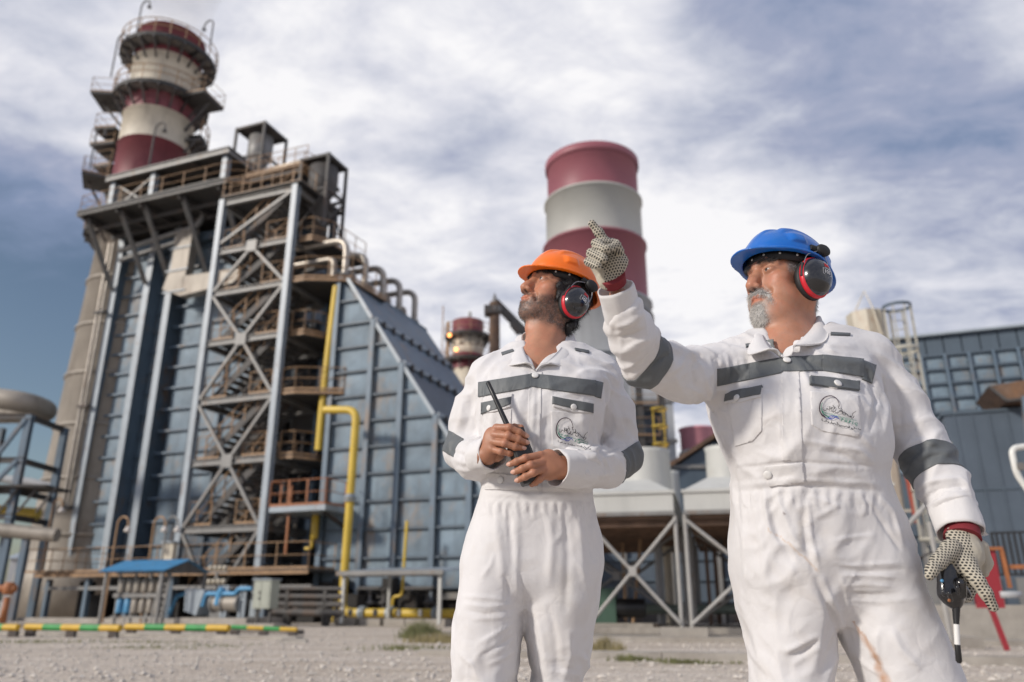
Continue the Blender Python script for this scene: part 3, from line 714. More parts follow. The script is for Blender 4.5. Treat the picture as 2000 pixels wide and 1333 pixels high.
MB().box(-6, 12, 0, 10, 0, 5.2).obj('wall', M_casing, t); MB().hexa([(-6.4, -.4, 5.2), (12.4, -.4, 5.2), (12.4, 10.4, 5.2), (-6.4, 10.4, 5.2)], [(-6.4, 4.8, 6.4), (12.4, 4.8, 6.4), (12.4, 5.2, 6.4), (-6.4, 5.2, 6.4)]).obj('roof', M_flange, t)
for k in range(5): MB().box(-5 + 3.4 * k, -3.4 + 3.4 * k, -.06, 0, 2, 3.6).obj('window', M_navy, t)
t = thing('orange_valve', 'orange-red valve body at the left edge, above the barrier', 'valve', PW(8, 1200, 30) - Vector((0, 0, PW(8, 1200, 30).z)))
zc0 = PW(8, 1150, 30).z
MB().lathe([(0, -.22), (.15, -.22), (.2, -.12), (.2, .12), (.15, .22), (0, .22)], (0, 0, zc0), 16).obj('valve_body', M_orange, t)
MB().tube([(-.5, 0, zc0), (.24, 0, zc0)], .13, 12).obj('bonnet', M_orange, t)
MB().lathe([(0, 0), (.12, 0), (.1, zc0 - .3), (0, zc0 - .3)], n=10).obj('stem', M_orange, t)
# steel walkway at the foot of the stack
MB_ = None

# ================================================================== blue roofed bottle shelter
cs = F1.at(275, 1118, -6.0)
sh = thing('gas_bottle_shelter', 'open shelter with bright blue corrugated gable roof in front of the boiler', 'shelter', F1.o, RZ1)
ya = -6.0
pl, prr = F1.at(190, 1117, ya), F1.at(318, 1117, ya)
ze = pl.z; zr = ze + .42; x0, x1 = pl.x, prr.x; yb = ya + 1.2; yc = ya + 2.4
n = 26
def corr(x0, x1, y0, z0, y1, z1):
    mb = MB(); vs = []; m = n * 2
    for k in range(m + 1):
        x = x0 + (x1 - x0) * k / m; dz = .03 if k % 2 else 0
        vs += [(x, y0, z0 + dz), (x, y1, z1 + dz)]
    mb.add(vs, [(2 * k, 2 * k + 2, 2 * k + 3, 2 * k + 1) for k in range(m)]); mb.add([(v[0], v[1], v[2] - .02) for v in vs], [(2 * k + 1, 2 * k + 3, 2 * k + 2, 2 * k) for k in range(m)])
    return mb
corr(x0, x1, ya, ze, yb, zr).obj('roof_sheet', M_skyblue, sh)
corr(x0, x1, yb, zr, yc, ze).obj('roof_sheet', M_skyblue, sh)
for x in (x0 + .3, x1 - .15):
    for y in (ya + .15, yc - .15): MB().beam((x, y, 0), (x, y, ze - .03), .09, .09).obj('post', M_grey, sh)
MB().add([(x1 - .1, ya + .1, ze - .05), (x1 - .1, yc - .1, ze - .05), (x1 - .1, yb, zr - .05)], [(0, 1, 2), (2, 1, 0)]).obj('gable_truss', M_grey, sh)
rk = thing('bottle_rack', 'two-tier rack of gas bottles under the blue roof', 'rack', F1.o + F1.ex * x0 + F1.ey * (ya + .6), RZ1)
L = x1 - x0 - .8
for z in (.25, .95, 1.02, 1.75):
    MB().box(.3, .5 + L, -.02, .03, z, z + .07).obj('rail', M_grey, rk)
for k in range(4): MB().beam((.4 + L * k / 3, .1, 0), (.4 + L * k / 3, .1, 2.1), .07, .07).obj('upright', M_grey, rk)
for row, z in enumerate((.42, 1.12)):
    for k in range(6):
        g = F1.o + F1.ex * (x0 + .55 + (L - .3) * k / 5.5) + F1.ey * (ya + .75)
        blue = row == 0 and k < 2
        lab = (('first' if k == 0 else 'second') + ' from the left, bright blue bottle in the lower row of the rack') if blue else \
              ['first', 'second', 'third', 'fourth', 'fifth', 'sixth'][k] + ' grey bottle from the left in the ' + ('upper' if row else 'lower') + ' row of the rack'
        o = MB().lathe([(0, 0), (.13, 0), (.14, .05), (.14, .42), (.1, .48), (.04, .5), (.04, .56), (0, .56)], n=14).obj('gas_bottle', M_skyblue if blue else M_conc, None)
        o.location = g + Vector((0, 0, z)); tag(o, lab, 'gas bottle', 'bottles in the two-tier rack')
ld = thing('steel_ladder', 'short steel step ladder standing at the right end of the bottle rack', 'ladder', F1.o + F1.ex * (x1 - .35) + F1.ey * (ya + .3), RZ1)
for x in (-.22, .22): MB().beam((x, .0, 0), (x, .25, ze - .05), .05, .04).obj('stile', M_grey, ld)
for k in range(9): MB().beam((-.22, .02 + .026 * k, .2 + .2 * k), (.22, .02 + .026 * k, .2 + .2 * k), .03, .03).obj('rung', M_grey, ld)
for px, pt, lb, m_ in ((232, 1010, 'rusty gooseneck lamp pole, left one behind the blue shelter roof', M_rail), (303, 1010, 'rusty gooseneck lamp pole, middle one behind the blue shelter roof', M_rail), (328, 1010, 'grey gooseneck lamp pole beside the stair tower foot', M_grey)):
    crook_lamp(px, pt, 1100, 33.5, lb, m_, 1, ground=0, group='gooseneck lamps behind the shelter', size=1.15)
crook_lamp(106, 975, 1100, 36, 'gooseneck lamp at the left corner of the boiler', M_rail, 1, ground=2.0, size=1.1)
bx = W(330, 1083, 34.2)
t = thing('junction_box', 'small cream junction box at the left stair tower column', 'electrical box', (bx.x, bx.y, bx.z), RZ1)
MB().box(-.3, .3, -.12, .12, -.5, .45).obj('box_body', M_cream, t); MB().box(-.36, .36, -.2, .16, .45, .52).obj('rain_hood', M_flange, t)

# pump skid with bright blue pipes between the ladder and the cabinet
ys = -5.0
sk2 = thing('pump_skid', 'pump skid with bright blue pipes and a grey tank on a concrete plinth', 'pump', F1.o, RZ1)
a = F1.at(352, 1215, ys); b_ = F1.at(492, 1215, ys)
MB().box(a.x, b_.x, ys - .3, ys + 2.0, 0, .28).obj('plinth', M_concrete, sk2)
tk = F1.at(372, 1195, ys)
MB().hexa([(tk.x - .3, ys, .5), (tk.x + .25, ys, .35), (tk.x + .25, ys + .8, .35), (tk.x - .3, ys + .8, .5)], [(tk.x - .35, ys, 1.25), (tk.x + .5, ys, 1.2), (tk.x + .5, ys + .8, 1.2), (tk.x - .35, ys + .8, 1.25)]).obj('tank', M_flange, sk2)
MB().tube([(tk.x + .8, ys + .3, .75), (tk.x + 1.9, ys + .3, .75)], .28, 16).obj('motor', M_conc, sk2)
for dx in (.75, 1.2, 1.85): MB().tube([(tk.x + dx, ys + .3, .75), (tk.x + dx + .06, ys + .3, .75)], .33, 16).obj('motor_flange', M_grey, sk2)
q = lambda px, py: F1.at(px, py, ys + .1)
MB().tube(bend([q(395, 1185), q(402, 1160), q(460, 1160), q(466, 1150), q(492, 1150)], .15), .07, 10).obj('blue_pipe', M_skyblue, sk2)
MB().tube(bend([q(425, 1182), q(430, 1158), q(436, 1150)], .1), .13, 12).obj('blue_valve', M_skyblue, sk2)
MB().tube(bend([F1.at(330, 1200, ys + .6), F1.at(345, 1165, ys + .6), F1.at(362, 1160, ys + .6)], .1), .07, 10).obj('blue_pipe', M_skyblue, sk2)
for px in (427, 434, 462, 470):
    p = q(px, 1215); MB().beam((p.x, ys + .2, .1), (p.x, ys + .2, 1.35), .09, .09).obj('frame_post', M_flange, sk2)
MB().box(q(427, 0).x if False else q(427, 1200).x, q(470, 1200).x, ys + .15, ys + .25, .85, .92).obj('frame_rail', M_flange, sk2)
MB().box(q(405, 1200).x, q(425, 1200).x, ys + .2, ys + .7, .28, .5).obj('pump_base', M_grey, sk2)
mf = thing('valve_manifold', 'cluster of pale round valves on a bar left of the green cabinet', 'valve manifold', F1.o, RZ1)
zc1 = F1.at(425, 1120, -1.6)
MB().box(zc1.x - .6, zc1.x + .55, -1.7, -1.55, zc1.z, zc1.z + .06).beam((zc1.x, -1.62, 0), (zc1.x, -1.62, zc1.z), .1).obj('manifold_bar', M_grey, mf)
for k in range(8):
    x = zc1.x - .3 + .24 * (k % 4); z = zc1.z + (.1 if k < 4 else -.42)
    MB().lathe([(0, 0), (.09, 0), (.09, .16), (.05, .2), (0, .2)], (x, -1.68, z), 12).obj('valve', M_cream, mf)
# control cabinet
c0, c1 = F1.at(492, 1189, -5.4), F1.at(531, 1133, -5.4)
cb = thing('control_cabinet', 'pale green control cabinet on a stand before the stair tower column', 'cabinet', F1.o + F1.ex * c0.x + F1.ey * -5.4, RZ1)
ww = c1.x - c0.x
MB().box(0, ww, 0, .45, c0.z, c1.z).obj('cabinet_body', M_cab, cb)
MB().box(-.04, ww + .04, -.06, .5, c1.z, c1.z + .04).obj('rain_hood', M_flange, cb)
MB().box(.06, ww * .45, -.015, 0, c0.z + .06, c1.z - .06).obj('door', M_cab, cb); MB().box(ww * .5, ww - .05, -.015, 0, c0.z + .06, c1.z - .06).obj('door', M_cab, cb)
for z in (.5, .3): MB().box(ww * .36, ww * .41, -.04, -.015, c0.z + (c1.z - c0.z) * z, c0.z + (c1.z - c0.z) * z + .1).obj('handle', M_dark, cb)
for x in (.1, ww - .1): MB().beam((x, .2, .1), (x, .2, c0.z), .08).obj('stand_leg', M_dark, cb)
MB().box(-.3, ww + .3, -.1, .6, 0, .12).obj('footing', M_concrete, cb)
# layered pipes on sleepers right of the cabinet
for k, (py, r) in enumerate(((1150, .09), (1165, .12), (1180, .13), (1196, .16))):
    a = F1.at(535, py, -3.2)
    t = thing('lagged_ground_pipe', ['top', 'second', 'third', 'lowest'][k] + ' dark lagged pipe in the stack of low pipes right of the green cabinet', 'pipe', F1.o + F1.ex * a.x + F1.ey * -3.2 + Vector((0, 0, a.z)), RZ1, 'low pipes right of the green cabinet')
    MB().tube([(0, 0, 0), (2.9, 0, -.02)], r * .8, 12).obj('pipe', M_dark, t); [MB().box(x, x + .12, -.1, .1, -a.z, -r * .8).obj('pipe_support', M_dark, t) for x in (.6, 2.2)]

# low lean-to roof over the gas valves
y0 = -3.4
la, lb_ = F1.at(657, 1119, y0), F1.at(866, 1118, y0)
lt = thing('valve_canopy', 'long low lean-to canopy on thin white posts over the yellow pipe', 'canopy', F1.o, RZ1)
zcn = la.z
corr(la.x, lb_.x, y0, zcn, y0 + 2.6, zcn + .22).obj('roof_sheet', M_flange, lt)
MB().box(la.x, lb_.x, y0 - .03, y0, zcn - .1, zcn + .05).obj('fascia', M_grey, lt)
for px, yy in ((668, y0 + .2), (858, y0 + .2)):
    p = F1.at(px, 1200, yy); MB().beam((p.x, yy, .1), (p.x, yy, zcn - .03), .11).obj('post', M_white, lt)
for x in (la.x + .8, lb_.x - .1): MB().beam((x, y0 + 2.4, .1), (x, y0 + 2.4, zcn + .15), .1).obj('post', M_white, lt)
MB().beam((la.x + .1, y0 + .2, zcn - .1), (lb_.x - .1, y0 + .2, zcn - .1), .08, .1).obj('purlin', M_grey, lt)
for k, px in enumerate((682, 731, 778, 820, 856)):
    p = F1.at(px, 1232, -2.2)
    t = thing('concrete_footing', ['first', 'second', 'third', 'fourth', 'fifth'][k] + ' square concrete pipe footing from the left under the low canopy', 'footing', F1.o + F1.ex * p.x + F1.ey * -2.2, RZ1, 'concrete pipe footings')
    MB().box(-.40, .40, -.35, .35, 0, .24).obj('block', M_concrete, t); MB().beam((0, 0, .32), (0, 0, .55), .12).obj('pipe_shoe', M_grey, t)
vg = thing('valve_group', 'row of dark valves and fittings on low pipes under the canopy', 'valve group', F1.o, RZ1)
for k, px in enumerate((700, 722, 750, 800, 835)):
    p = F1.at(px, 1168, .3)
    MB().lathe([(0, 0), (.2, .02), (.2, .1), (.08, .14), (.06, .5), (.16, .52), (.16, .56), (0, .57)], (p.x, .3, p.z - .25), 14).obj('valve', M_grey if k % 2 else M_dark, vg)
    MB().beam((p.x, .3, .1), (p.x, .3, p.z - .25), .1).obj('stem', M_dark, vg)
for py, r in ((1150, .1), (1180, .14)): 
    a, b_ = F1.at(700, py, .8), F1.at(850, py, .8); MB().tube([a, b_], r, 10).obj('pipe', M_dark, vg)
# deck steel behind
ff = F1.at(700, 1175, 3.0)
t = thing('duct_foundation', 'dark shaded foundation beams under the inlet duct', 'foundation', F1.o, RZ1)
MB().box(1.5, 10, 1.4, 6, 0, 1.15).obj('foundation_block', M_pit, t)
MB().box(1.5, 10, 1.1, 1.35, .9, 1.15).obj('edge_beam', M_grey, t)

# ================================================================== second striped stack, crane and big bypass stack
def stack2():
    Y = 78.0; c = W(913, 700, Y + 2.3)
    s = thing('distant_stack', 'smaller distant maroon and cream stack with two ring platforms', 'chimney', (c.x, c.y, 0), math.radians(-20))
    zt = [W(913, py, Y).z for py in (745, 695, 665, 633)]
    R2 = 32 / FPX * (Y * CP + 25 * SP)
    zz = [0, W(913, 782, Y).z, W(905, 745, Y).z, W(905, 703, Y).z, W(913, 668, Y).z, W(913, 616, Y).z]
    # bottom up: cream, maroon, cream, maroon, cream, maroon
    zq = lambda py: W(908, py, Y).z
    seq = [(0, zq(782), M_cream), (zq(782), zq(750), M_red), (zq(750), zq(714), M_cream), (zq(714), zq(683), M_red), (zq(683), zq(644), M_cream), (zq(644), zq(616), M_red)]
    for a, b, m in seq: MB().lathe([(R2, a), (R2, b), (R2 - .2, b)], n=36).obj('band', m, s)
    for py in (650, 698):
        z = W(913, py, Y).z; ringdeck(z, R2 + .8, 0, 360, s, R2, 12)
    z = W(880, 722, Y).z
    MB().box(-R2 - 2.4, -R2, -1, 1, z - .2, z).obj('side_platform', M_deck, s)
    for x, zt_ in ((-R2 - 2.2, 3.5), (-R2 - .9, 8.0)): MB().beam((x, -.9, z), (x, -.9, z + zt_), .09).obj('mast', M_rail, s)
    MB().beam((-R2 - .25, -.9, 5), (-R2 - .25, -.9, W(913, 616, Y).z), .3, .3).obj('ladder', M_rail, s)
    MB().beam((.2, 0, W(913, 616, Y).z), (.2, 0, W(913, 616, Y).z + 1.2), .25).obj('aviation_light', M_grey, s)
    for i, (px, py, yy) in enumerate(((891, 683, Y - .9), (878, 655, Y))):
        o = MB().lathe([(0, -.2), (.14, -.14), (.2, 0), (.14, .14), (0, .2)], n=12).obj('warning_lamp', M_glow, None); o.location = W(px, py, yy)
        tag(o, ['glowing orange lamp on the cream band of the distant stack', 'glowing orange lamp at the left edge of the distant stack top'][i], 'lamp')
stack2()
cr = thing('boom_hoist', 'rusty vertical post with a long dark boom sloping down behind the orange-helmeted man', 'crane', (0, 0, 0))
Yc = 52
MB().tube([PW(966, 905, Yc), PW(966, 592, Yc)], .38, 14).obj('post', M_under, cr)
MB().lathe([(0, 0), (.5, 0), (.52, .3), (.25, .7), (.05, 1.5), (0, 1.5)], PW(966, 612, Yc), 16).obj('post_cap', M_grey, cr)
MB().box(-.5, .5, -.5, .5, -.3, .3).obj('slewing_head', M_dark, cr, loc=PW(960, 608, Yc))
a, b_ = PW(966, 590, Yc), PW(1075, 700, Yc + 1)
MB().beam(a, b_, .35, .55).obj('boom', M_dark, cr)
MB().beam(PW(1003, 645, Yc - .3), PW(1010, 640, Yc - .3), .5, .9).obj('trolley', M_dark, cr)
t = thing('rusty_hood', 'rusty round vent hood behind the left shoulder of the man in orange helmet', 'vent', W(978, 700, 56) - Vector((0, 0, 0)), 0)
MB().lathe([(0, .6), (.5, .5), (.9, .1), (.9, -.6), (.6, -1.5), (.6, -9), (0, -9)], n=20).obj('hood', M_under, t)

Yb = 60.0
bc = Vector((W(1158, 400, Yb + 4).x, Yb + 4, 0))
bs = thing('bypass_stack', 'wide clean stack with rose and off-white bands between the two men', 'chimney', bc, 0)
def zb(py): return W(1158, py, Yb).z
R3 = 4.14
seq = [(zb(690), zb(568), M_casing, R3 + .55), (zb(568), zb(449), M_rose, R3 + .36), (zb(449), zb(359), M_offwhite, R3 + .18), (zb(359), zb(279), M_rose, R3)]
for a, b_, m, r in seq:
    MB().lathe([(r, a), (r, b_ - .22), (r + .16, b_ - .2), (r + .16, b_), (r - .3, b_)], n=72).obj('band', m, bs)
MB().lathe([(R3 + .12, zb(292)), (R3 + .2, zb(289)), (R3 + .2, zb(279)), (R3 - .3, zb(279)), (R3 - .3, zb(279) - 3)], n=72).obj('rim', M_rose, bs)
for z_, nm in ((zb(600), 0),): MB().lathe([(R3 + .6, z_), (R3 + .75, z_), (R3 + .75, z_ + .3), (R3 + .6, z_ + .3)], n=72).obj('ledge', M_grey, bs)
cz = zb(690)
MB().box(-5.2, 5.2, -4.4, 5, 0, cz).obj('silencer_casing', M_casing, bs)
for z in np.arange(6, cz, 3.2): MB().box(-5.35, 5.35, -4.55, -4.4, z, z + .3).obj('casing_stiffener', M_grey, bs)
MB().box(-5.4, 5.4, -4.6, 5.2, cz - .1, cz + .35).obj('casing_cap', M_flange, bs)
# steelwork and cage ladder in front of the bypass stack
sw = thing('ladder_structure', 'steel frame with ochre caged ladder behind the white coolers', 'steel structure', (0, 0, 0))
Yl = 44.0
for px in (1255, 1300):
    p = PW(px, 900, Yl); MB().ibeam((p.x, Yl, 0), (p.x, Yl, PW(px, 735, Yl).z), .35, .35, (0, 1, 0), .05).obj('column', M_dark, sw)
for py in (745, 798, 860): 
    z = PW(1280, py, Yl).z; MB().ibeam((PW(1235, 900, Yl).x, Yl, z), (PW(1305, 900, Yl).x, Yl, z), .2, .35).obj('beam', M_dark, sw)
    if py > 750: handrail([(PW(1240, 900, Yl).x, Yl - .3, z + .2), (PW(1290, 900, Yl).x, Yl - .3, z + .2)], step=.8).obj('handrail', M_rail, sw)
xl_ = PW(1288, 850, Yl - 1).x
for dx in (-.3, .3): MB().beam((xl_ + dx, Yl - 1, 3), (xl_ + dx, Yl - 1, PW(1288, 800, Yl - 1).z), .06).obj('ladder_stile', M_yellow, sw)
for z in np.arange(5, PW(1288, 800, Yl - 1).z, 1.0):
    MB().lathe([(.42, 0), (.46, 0), (.46, .08), (.42, .08)], (xl_, Yl - 1.3, z), 16).obj('cage_hoop', M_yellow, sw)
MB().box(PW(1190, 900, Yl).x, PW(1310, 900, Yl).x, Yl + .5, Yl + 3, 0, PW(1250, 790, Yl).z).obj('casing', M_slate, sw)
MB().box(PW(1080, 900, Yl).x, PW(1235, 900, Yl).x, Yl + .4, Yl + 3, 0, PW(1250, 740, Yl).z).obj('casing', M_casing, sw)

# pink tank and dark shed
pt = thing('pink_tank', 'flat-topped pink storage tank behind the dark gabled shed', 'tank', (W(1362, 850, 62).x, 62, 0))
zt = W(1362, 828, 60).z; rt = 35 / FPX * 60
MB().lathe([(rt, 0), (rt, zt - .2), (rt + .1, zt - .15), (rt + .1, zt), (0, zt + .15)], n=40).obj('shell', M_pink, pt)
MB().lathe([(rt, W(1362, 872, 60).z - 3), (rt + .25, W(1362, 872, 60).z - 3), (rt + .2, W(1362, 872, 60).z - .2), (rt, W(1362, 872, 60).z)], n=40).obj('band', M_white, pt)
sd = thing('gabled_shed', 'dark gabled shed with rusty roof edge between the two white fan cowls', 'shed', (0, 0, 0))
Ys = 42
A, B, C_ = PW(1300, 925, Ys), PW(1395, 862, Ys), PW(1480, 905, Ys)
MB().prism([(A.x, Ys, 0), (C_.x, Ys, 0), (C_.x, Ys, C_.z), (B.x, Ys, B.z), (A.x, Ys, A.z)], (0, 9, 0)).obj('shed_wall', M_navy, sd)
MB().prism([A + Vector((-.4, -.4, -.1)), B + Vector((0, -.4, .15)), B + Vector((0, -.4, .4)), A + Vector((-.4, -.4, .15))], (0, 10, 0)).obj('roof_slope', M_under, sd)
MB().prism([B + Vector((0, -.4, .15)), C_ + Vector((.4, -.4, -.1)), C_ + Vector((.4, -.4, .15)), B + Vector((0, -.4, .4))], (0, 10, 0)).obj('roof_slope', M_under, sd)
for z in (2.5, 5.0, B.z - 1.5): MB().box(A.x, C_.x, Ys - .12, Ys - .02, z, z + .2).obj('girt', M_grey, sd)

# ================================================================== fin-fan coolers
F2o = G(1343, 1252); F2 = Frame((F2o.x, F2o.y, 0), -14)
RZ2 = math.radians(-14)
def cooler(x0, x1, depth, label, posts):
    t = thing('air_cooler', label, 'air cooler', F2.o, RZ2, 'white air coolers on braced legs')
    zt = F2.at(1330, 1003, 0).z; zh = F2.at(1330, 957, 0).z
    MB().box(x0, x1, 0, depth, zt, zh).obj('cooler_box', M_white, t)
    MB().box(x0 - .04, x1 + .04, -.05, depth, zh - .07, zh).obj('box_lip', M_white, t)
    MB().box(x0 - .02, x1 + .02, -.04, 0, zt - .03, zt + .06).obj('box_lip', M_grey, t)
    MB().box(x0 + .1, x1 - .1, .1, depth - .1, zt - .12, zt - .004).obj('tube_bundle', M_under, t)
    for k in range(13):
        y = .3 + (depth - .6) * k / 12
        MB().beam((x0 + .1, y, zt - .2), (x1 - .1, y, zt - .2), .1, .12).obj('bundle_beam', M_under, t)
    xa, xb = x0 + .02, x1 - .02
    hh = .36
    MB().hexa([(xa, .02, zh), (xb, .02, zh), (xb, 3.6, zh), (xa, 3.6, zh)], [(xa + .55, .7, zh + hh), (xb - .55, .7, zh + hh), (xb - .55, 3.0, zh + hh), (xa + .55, 3.0, zh + hh)]).obj('plenum', M_white, t)
    return t, zt, zh + hh
def post(t, x, y, zt, m=None): MB().tube([(x, y, .28), (x, y, zt - .02)], .05, 10).obj('leg', m or M_white, t)
tA, zt, zp = cooler(-4.6, -.12, 11.0, 'left white air cooler, its end box just right of the man in the orange helmet', None)
tB, _, _ = cooler(.12, 4.6, 11.0, 'right white air cooler, mostly hidden behind the man in the blue helmet', None)
for t, xs in ((tA, (-.1, -3.6)), (tB, (.12, 3.9))):
    for x in xs:
        for y in (0.05, 3.4, 6.8, 10.6): post(t, x, y, zt, M_legs if y < 1 else M_grey)
xx = F2.at(1236, 1130, 0)
def xbrace(t, xa, xb, y, m=M_legs, w=.06):
    za, zb_ = .35, zt - .15; xm, zm = (xa + xb) / 2, (za + zb_) / 2
    for a, b in (((xa, za), (xb, zb_)), ((xa, zb_), (xb, za))):
        MB().tube([(a[0], y, a[1]), (b[0], y, b[1])], w / 2 + .012, 8).obj('brace', m, t)
    MB().box(xm - .09, xm + .09, y - .05, y + .05, zm - .11, zm + .11).obj('gusset', m, t)
xbrace(tA, 2 * xx.x + .12, -.12, 0.0)
xbrace(tB, .14, -2 * xx.x + .5, 0.0)
for t, s in ((tA, -1), (tB, 1)):
    xbrace(t, s * .2, s * 3.6, 6.8, M_grey, .07); xbrace(t, s * .2, s * 3.6, 3.4, M_grey, .06)
fans = [(-1.15, 1.45, .62, zp, 'left white round fan cowl, behind the elbow of the man in the orange helmet'), (-.35, 4.2, .5, zp - .2, 'small farther white fan cowl between the two men'), (1.25, 1.45, .62, zp, 'right white round fan cowl, beside the hip of the man in the blue helmet')]
pc = [F2.at(1270, 930, 1.8), F2.at(1425, 930, 1.8)]
for i, (px, w_, pw, pt_, lb) in enumerate(((1262, 1.8, 46, 882, fans[0][4]), (1305, 4.4, 20, 922, fans[1][4]), (1424, 1.8, 40, 875, fans[2][4]))):
    p = F2.at(px, 935, w_); q = F2.at(px, pt_, w_); r = pw / FPX * (F2.o + F2.ex * p.x + F2.ey * w_).y * 1.05
    o = MB().lathe([(r * 1.04, zp - .45), (r, zp + .1), (r * .98, q.z - .1), (r * 1.03, q.z), (r * .9, q.z), (r * .9, q.z - .5)], n=40).obj('cowl_ring', M_white, None)
    t = thing('fan_cowl', lb, 'fan cowl', F2.o + F2.ex * p.x + F2.ey * w_, RZ2, 'white fan cowls on the air coolers'); o.parent = t
# green-grey header pipe and clutter under the coolers
t = thing('green_header_pipe', 'grey-green pipe running level behind the braced cooler legs', 'pipe', F2.o, RZ2)
a = F2.at(1180, 1190, 5.2); MB().tube([(a.x - 2.5, 5.2, a.z), (4.5, 5.2, a.z)], .13, 12).obj('pipe', mat('grey_green_pipe_paint', (0.20, 0.24, 0.20), .5), t)
for x in (-3.2, -.6, 2.2): MB().box(x, x + .2, 5.1, 5.3, 0, a.z - .12).obj('pipe_support', M_concrete, t)
t = thing('green_motor', 'dark green electric motor on a low base behind the cooler bracing', 'motor', F2.o, RZ2)
p = F2.at(1195, 1225, 3.2); MB().box(p.x - .5, p.x + .15, 3.0, 3.5, .28, 1.15).obj('housing', mat('dark_green_machine_paint', (0.05, 0.10, 0.07), .5), t)
MB().tube([(p.x + .15, 3.25, .65), (p.x + .9, 3.25, .65)], .24, 16).obj('motor', M_black, t); MB().box(p.x - .6, p.x + 1.1, 2.9, 3.6, .18, .28).obj('base', M_concrete, t)
random.seed(4)
for k in range(7):
    px = [1222, 1236, 1292, 1388, 1405, 1420, 1310][k]; w_ = [5.8, 4.6, 6.0, 4.5, 6.2, 5.4, 7.5][k]
    p = F2.at(px, 1200, w_)
    t = thing('riser_pipe', ['thin ochre riser', 'leaning ochre riser', 'pale lagged riser', 'rusty riser', 'brown riser', 'dark thin riser', 'short pale riser'][k] + ' pipe standing under the ' + ('left' if px < 1335 else 'right') + ' air cooler', 'pipe', F2.o + F2.ex * p.x + F2.ey * w_, RZ2)
    MB().tube([(0, 0, .2), (.35 if k == 1 else 0, 0, 2.7)], [.04, .05, .12, .05, .06, .04, .14][k], 10).obj('pipe', [M_rail, M_rail, M_casing, M_under, M_under, M_dark, M_cream][k], t)
    MB().box(-.15, .15, -.15, .15, .0, .2).obj('base', M_concrete, t)
# corrugated hall seen under the coolers
hl = thing('blue_grey_hall', 'blue-grey sheeted hall wall seen through the cooler legs', 'building', F2.o + F2.ey * 15, RZ2)
MB().box(-7, 9, 0, 6, .6, 3.6).obj('wall', M_slate, hl); 
for k in range(5): MB().box(-7, 9, -.12, -.02, .8 + .8 * k, .88 + .8 * k).obj('girt', M_navy, hl)
for k in range(9): MB().box(-6.8 + 1.9 * k, -6.6 + 1.9 * k, -.2, -.12, 0, 3.6).obj('wall_post', M_grey, hl)
MB().box(-7, 9, -.1, 5, 0, .6).obj('plinth', M_dark, hl)
# plinth and blocks of the coolers
t = thing('cooler_plinth', 'low concrete slab carrying the white air coolers', 'plinth', F2.o, RZ2)
MB().box(-6, 8, -.7, 10, 0, .10).obj('slab', M_concrete, t)
MB().box(-.55, .45, -.25, .3, .10, .28).obj('footing_block', M_concrete, t); MB().box(-4.0, -3.3, -.25, .3, .10, .28).obj('footing_block', M_concrete, t)
for k, (x, y) in enumerate(((-1.9, 1.9), (-2.3, 3.4), (1.6, 2.5), (-1.2, 3.3), (3.2, 2.0))): MB().box(x - .35, x + .35, y - .25, y + .25, .10, .24).obj('footing_block', M_under if k % 2 else M_concrete, t)
MB().box(-5.5, 7.5, 1.1, 1.25, .10, .24).obj('curb', M_concrete, t)
# ================================================================== right side
F3 = Frame(Vector((W(1850, 1175, 30).x, 30, 0)), -21)
# back building with gridded wall
bb = thing('gridded_building', 'big blue-grey building with gridded wall at the right, behind the caged ladder', 'building', F3.o, RZ1)
fo = F3.at(1745, 657, 8); w0 = 8.0
tl = F3.at(1745, 658, w0); tr_ = F3.at(2000, 635, w0)
zt3 = (tl.z + tr_.z) / 2; xL, xR = tl.x - 1.0, tr_.x + 6
MB().box(xL, xR, w0 + .3, w0 + 10, 0, zt3 - .1).obj('wall', M_navy, bb)
MB().box(xL - .05, xR, w0 - .1, w0 + 10.2, zt3 - .12, zt3).obj('roof_edge', M_flange, bb)
zg = F3.at(1870, 690, w0).z
for k in range(16):
    xa = xL + (xR - xL) * k / 16; MB().box(xa + .03, xL + (xR - xL) * (k + 1) / 16 - .03, w0 + .18, w0 + .3, zg, zt3 - .14).obj('cladding_strip', M_navy, bb)
dz = F3.at(1870, 694, w0).z - F3.at(1870, 722, w0).z; dz = max(dz, .6)
dx = F3.at(1905, 720, w0).x - F3.at(1857, 720, w0).x
nx = int((xR - xL) / dx) + 1; z = zg
for r in range(8):
    for c in range(nx):
        xa = xL + dx * c; xb = min(xa + dx, xR)
        if xb - xa < .3: continue
        panel(xa + .06, xb - .06, w0 + .2, z - dz + .05, z - .05, bb, M_bluepan)
    MB().box(xL, xR, w0 + .02, w0 + .16, z - .06, z + .06).obj('stiffener', M_navy, bb)
    z -= dz
for c in range(nx + 1):
    xa = min(xL + dx * c, xR); MB().box(xa - .06, xa + .06, w0 - .04, w0 + .02, z, zg).obj('stiffener', M_blue, bb)
# slate container building
w1 = 2.0
a1 = F3.at(1843, 812, w1)
cbx = thing('slate_enclosure', 'plain slate-grey ribbed enclosure at the right edge', 'building', F3.o, RZ1)
zc3 = a1.z
MB().box(a1.x, a1.x + 12, w1, w1 + 6, .5, zc3).obj('wall', M_slate, cbx)
MB().box(a1.x - .08, a1.x + 12, w1 - .08, w1 + 6, zc3, zc3 + .1).obj('roof_edge', M_navy, cbx)
for k in range(14): MB().box(a1.x + .35 + .62 * k, a1.x + .41 + .62 * k, w1 - .035, w1, 2.9, zc3).obj('rib', M_slate, cbx)
MB().box(a1.x, a1.x + 12, w1 - .05, w1, F3.at(1950, 957, w1).z, F3.at(1950, 954, w1).z).obj('seam', M_navy, cbx)
MB().box(a1.x, a1.x + 12, w1 + .5, w1 + 5, 0, .5).obj('plinth', M_dark, cbx)
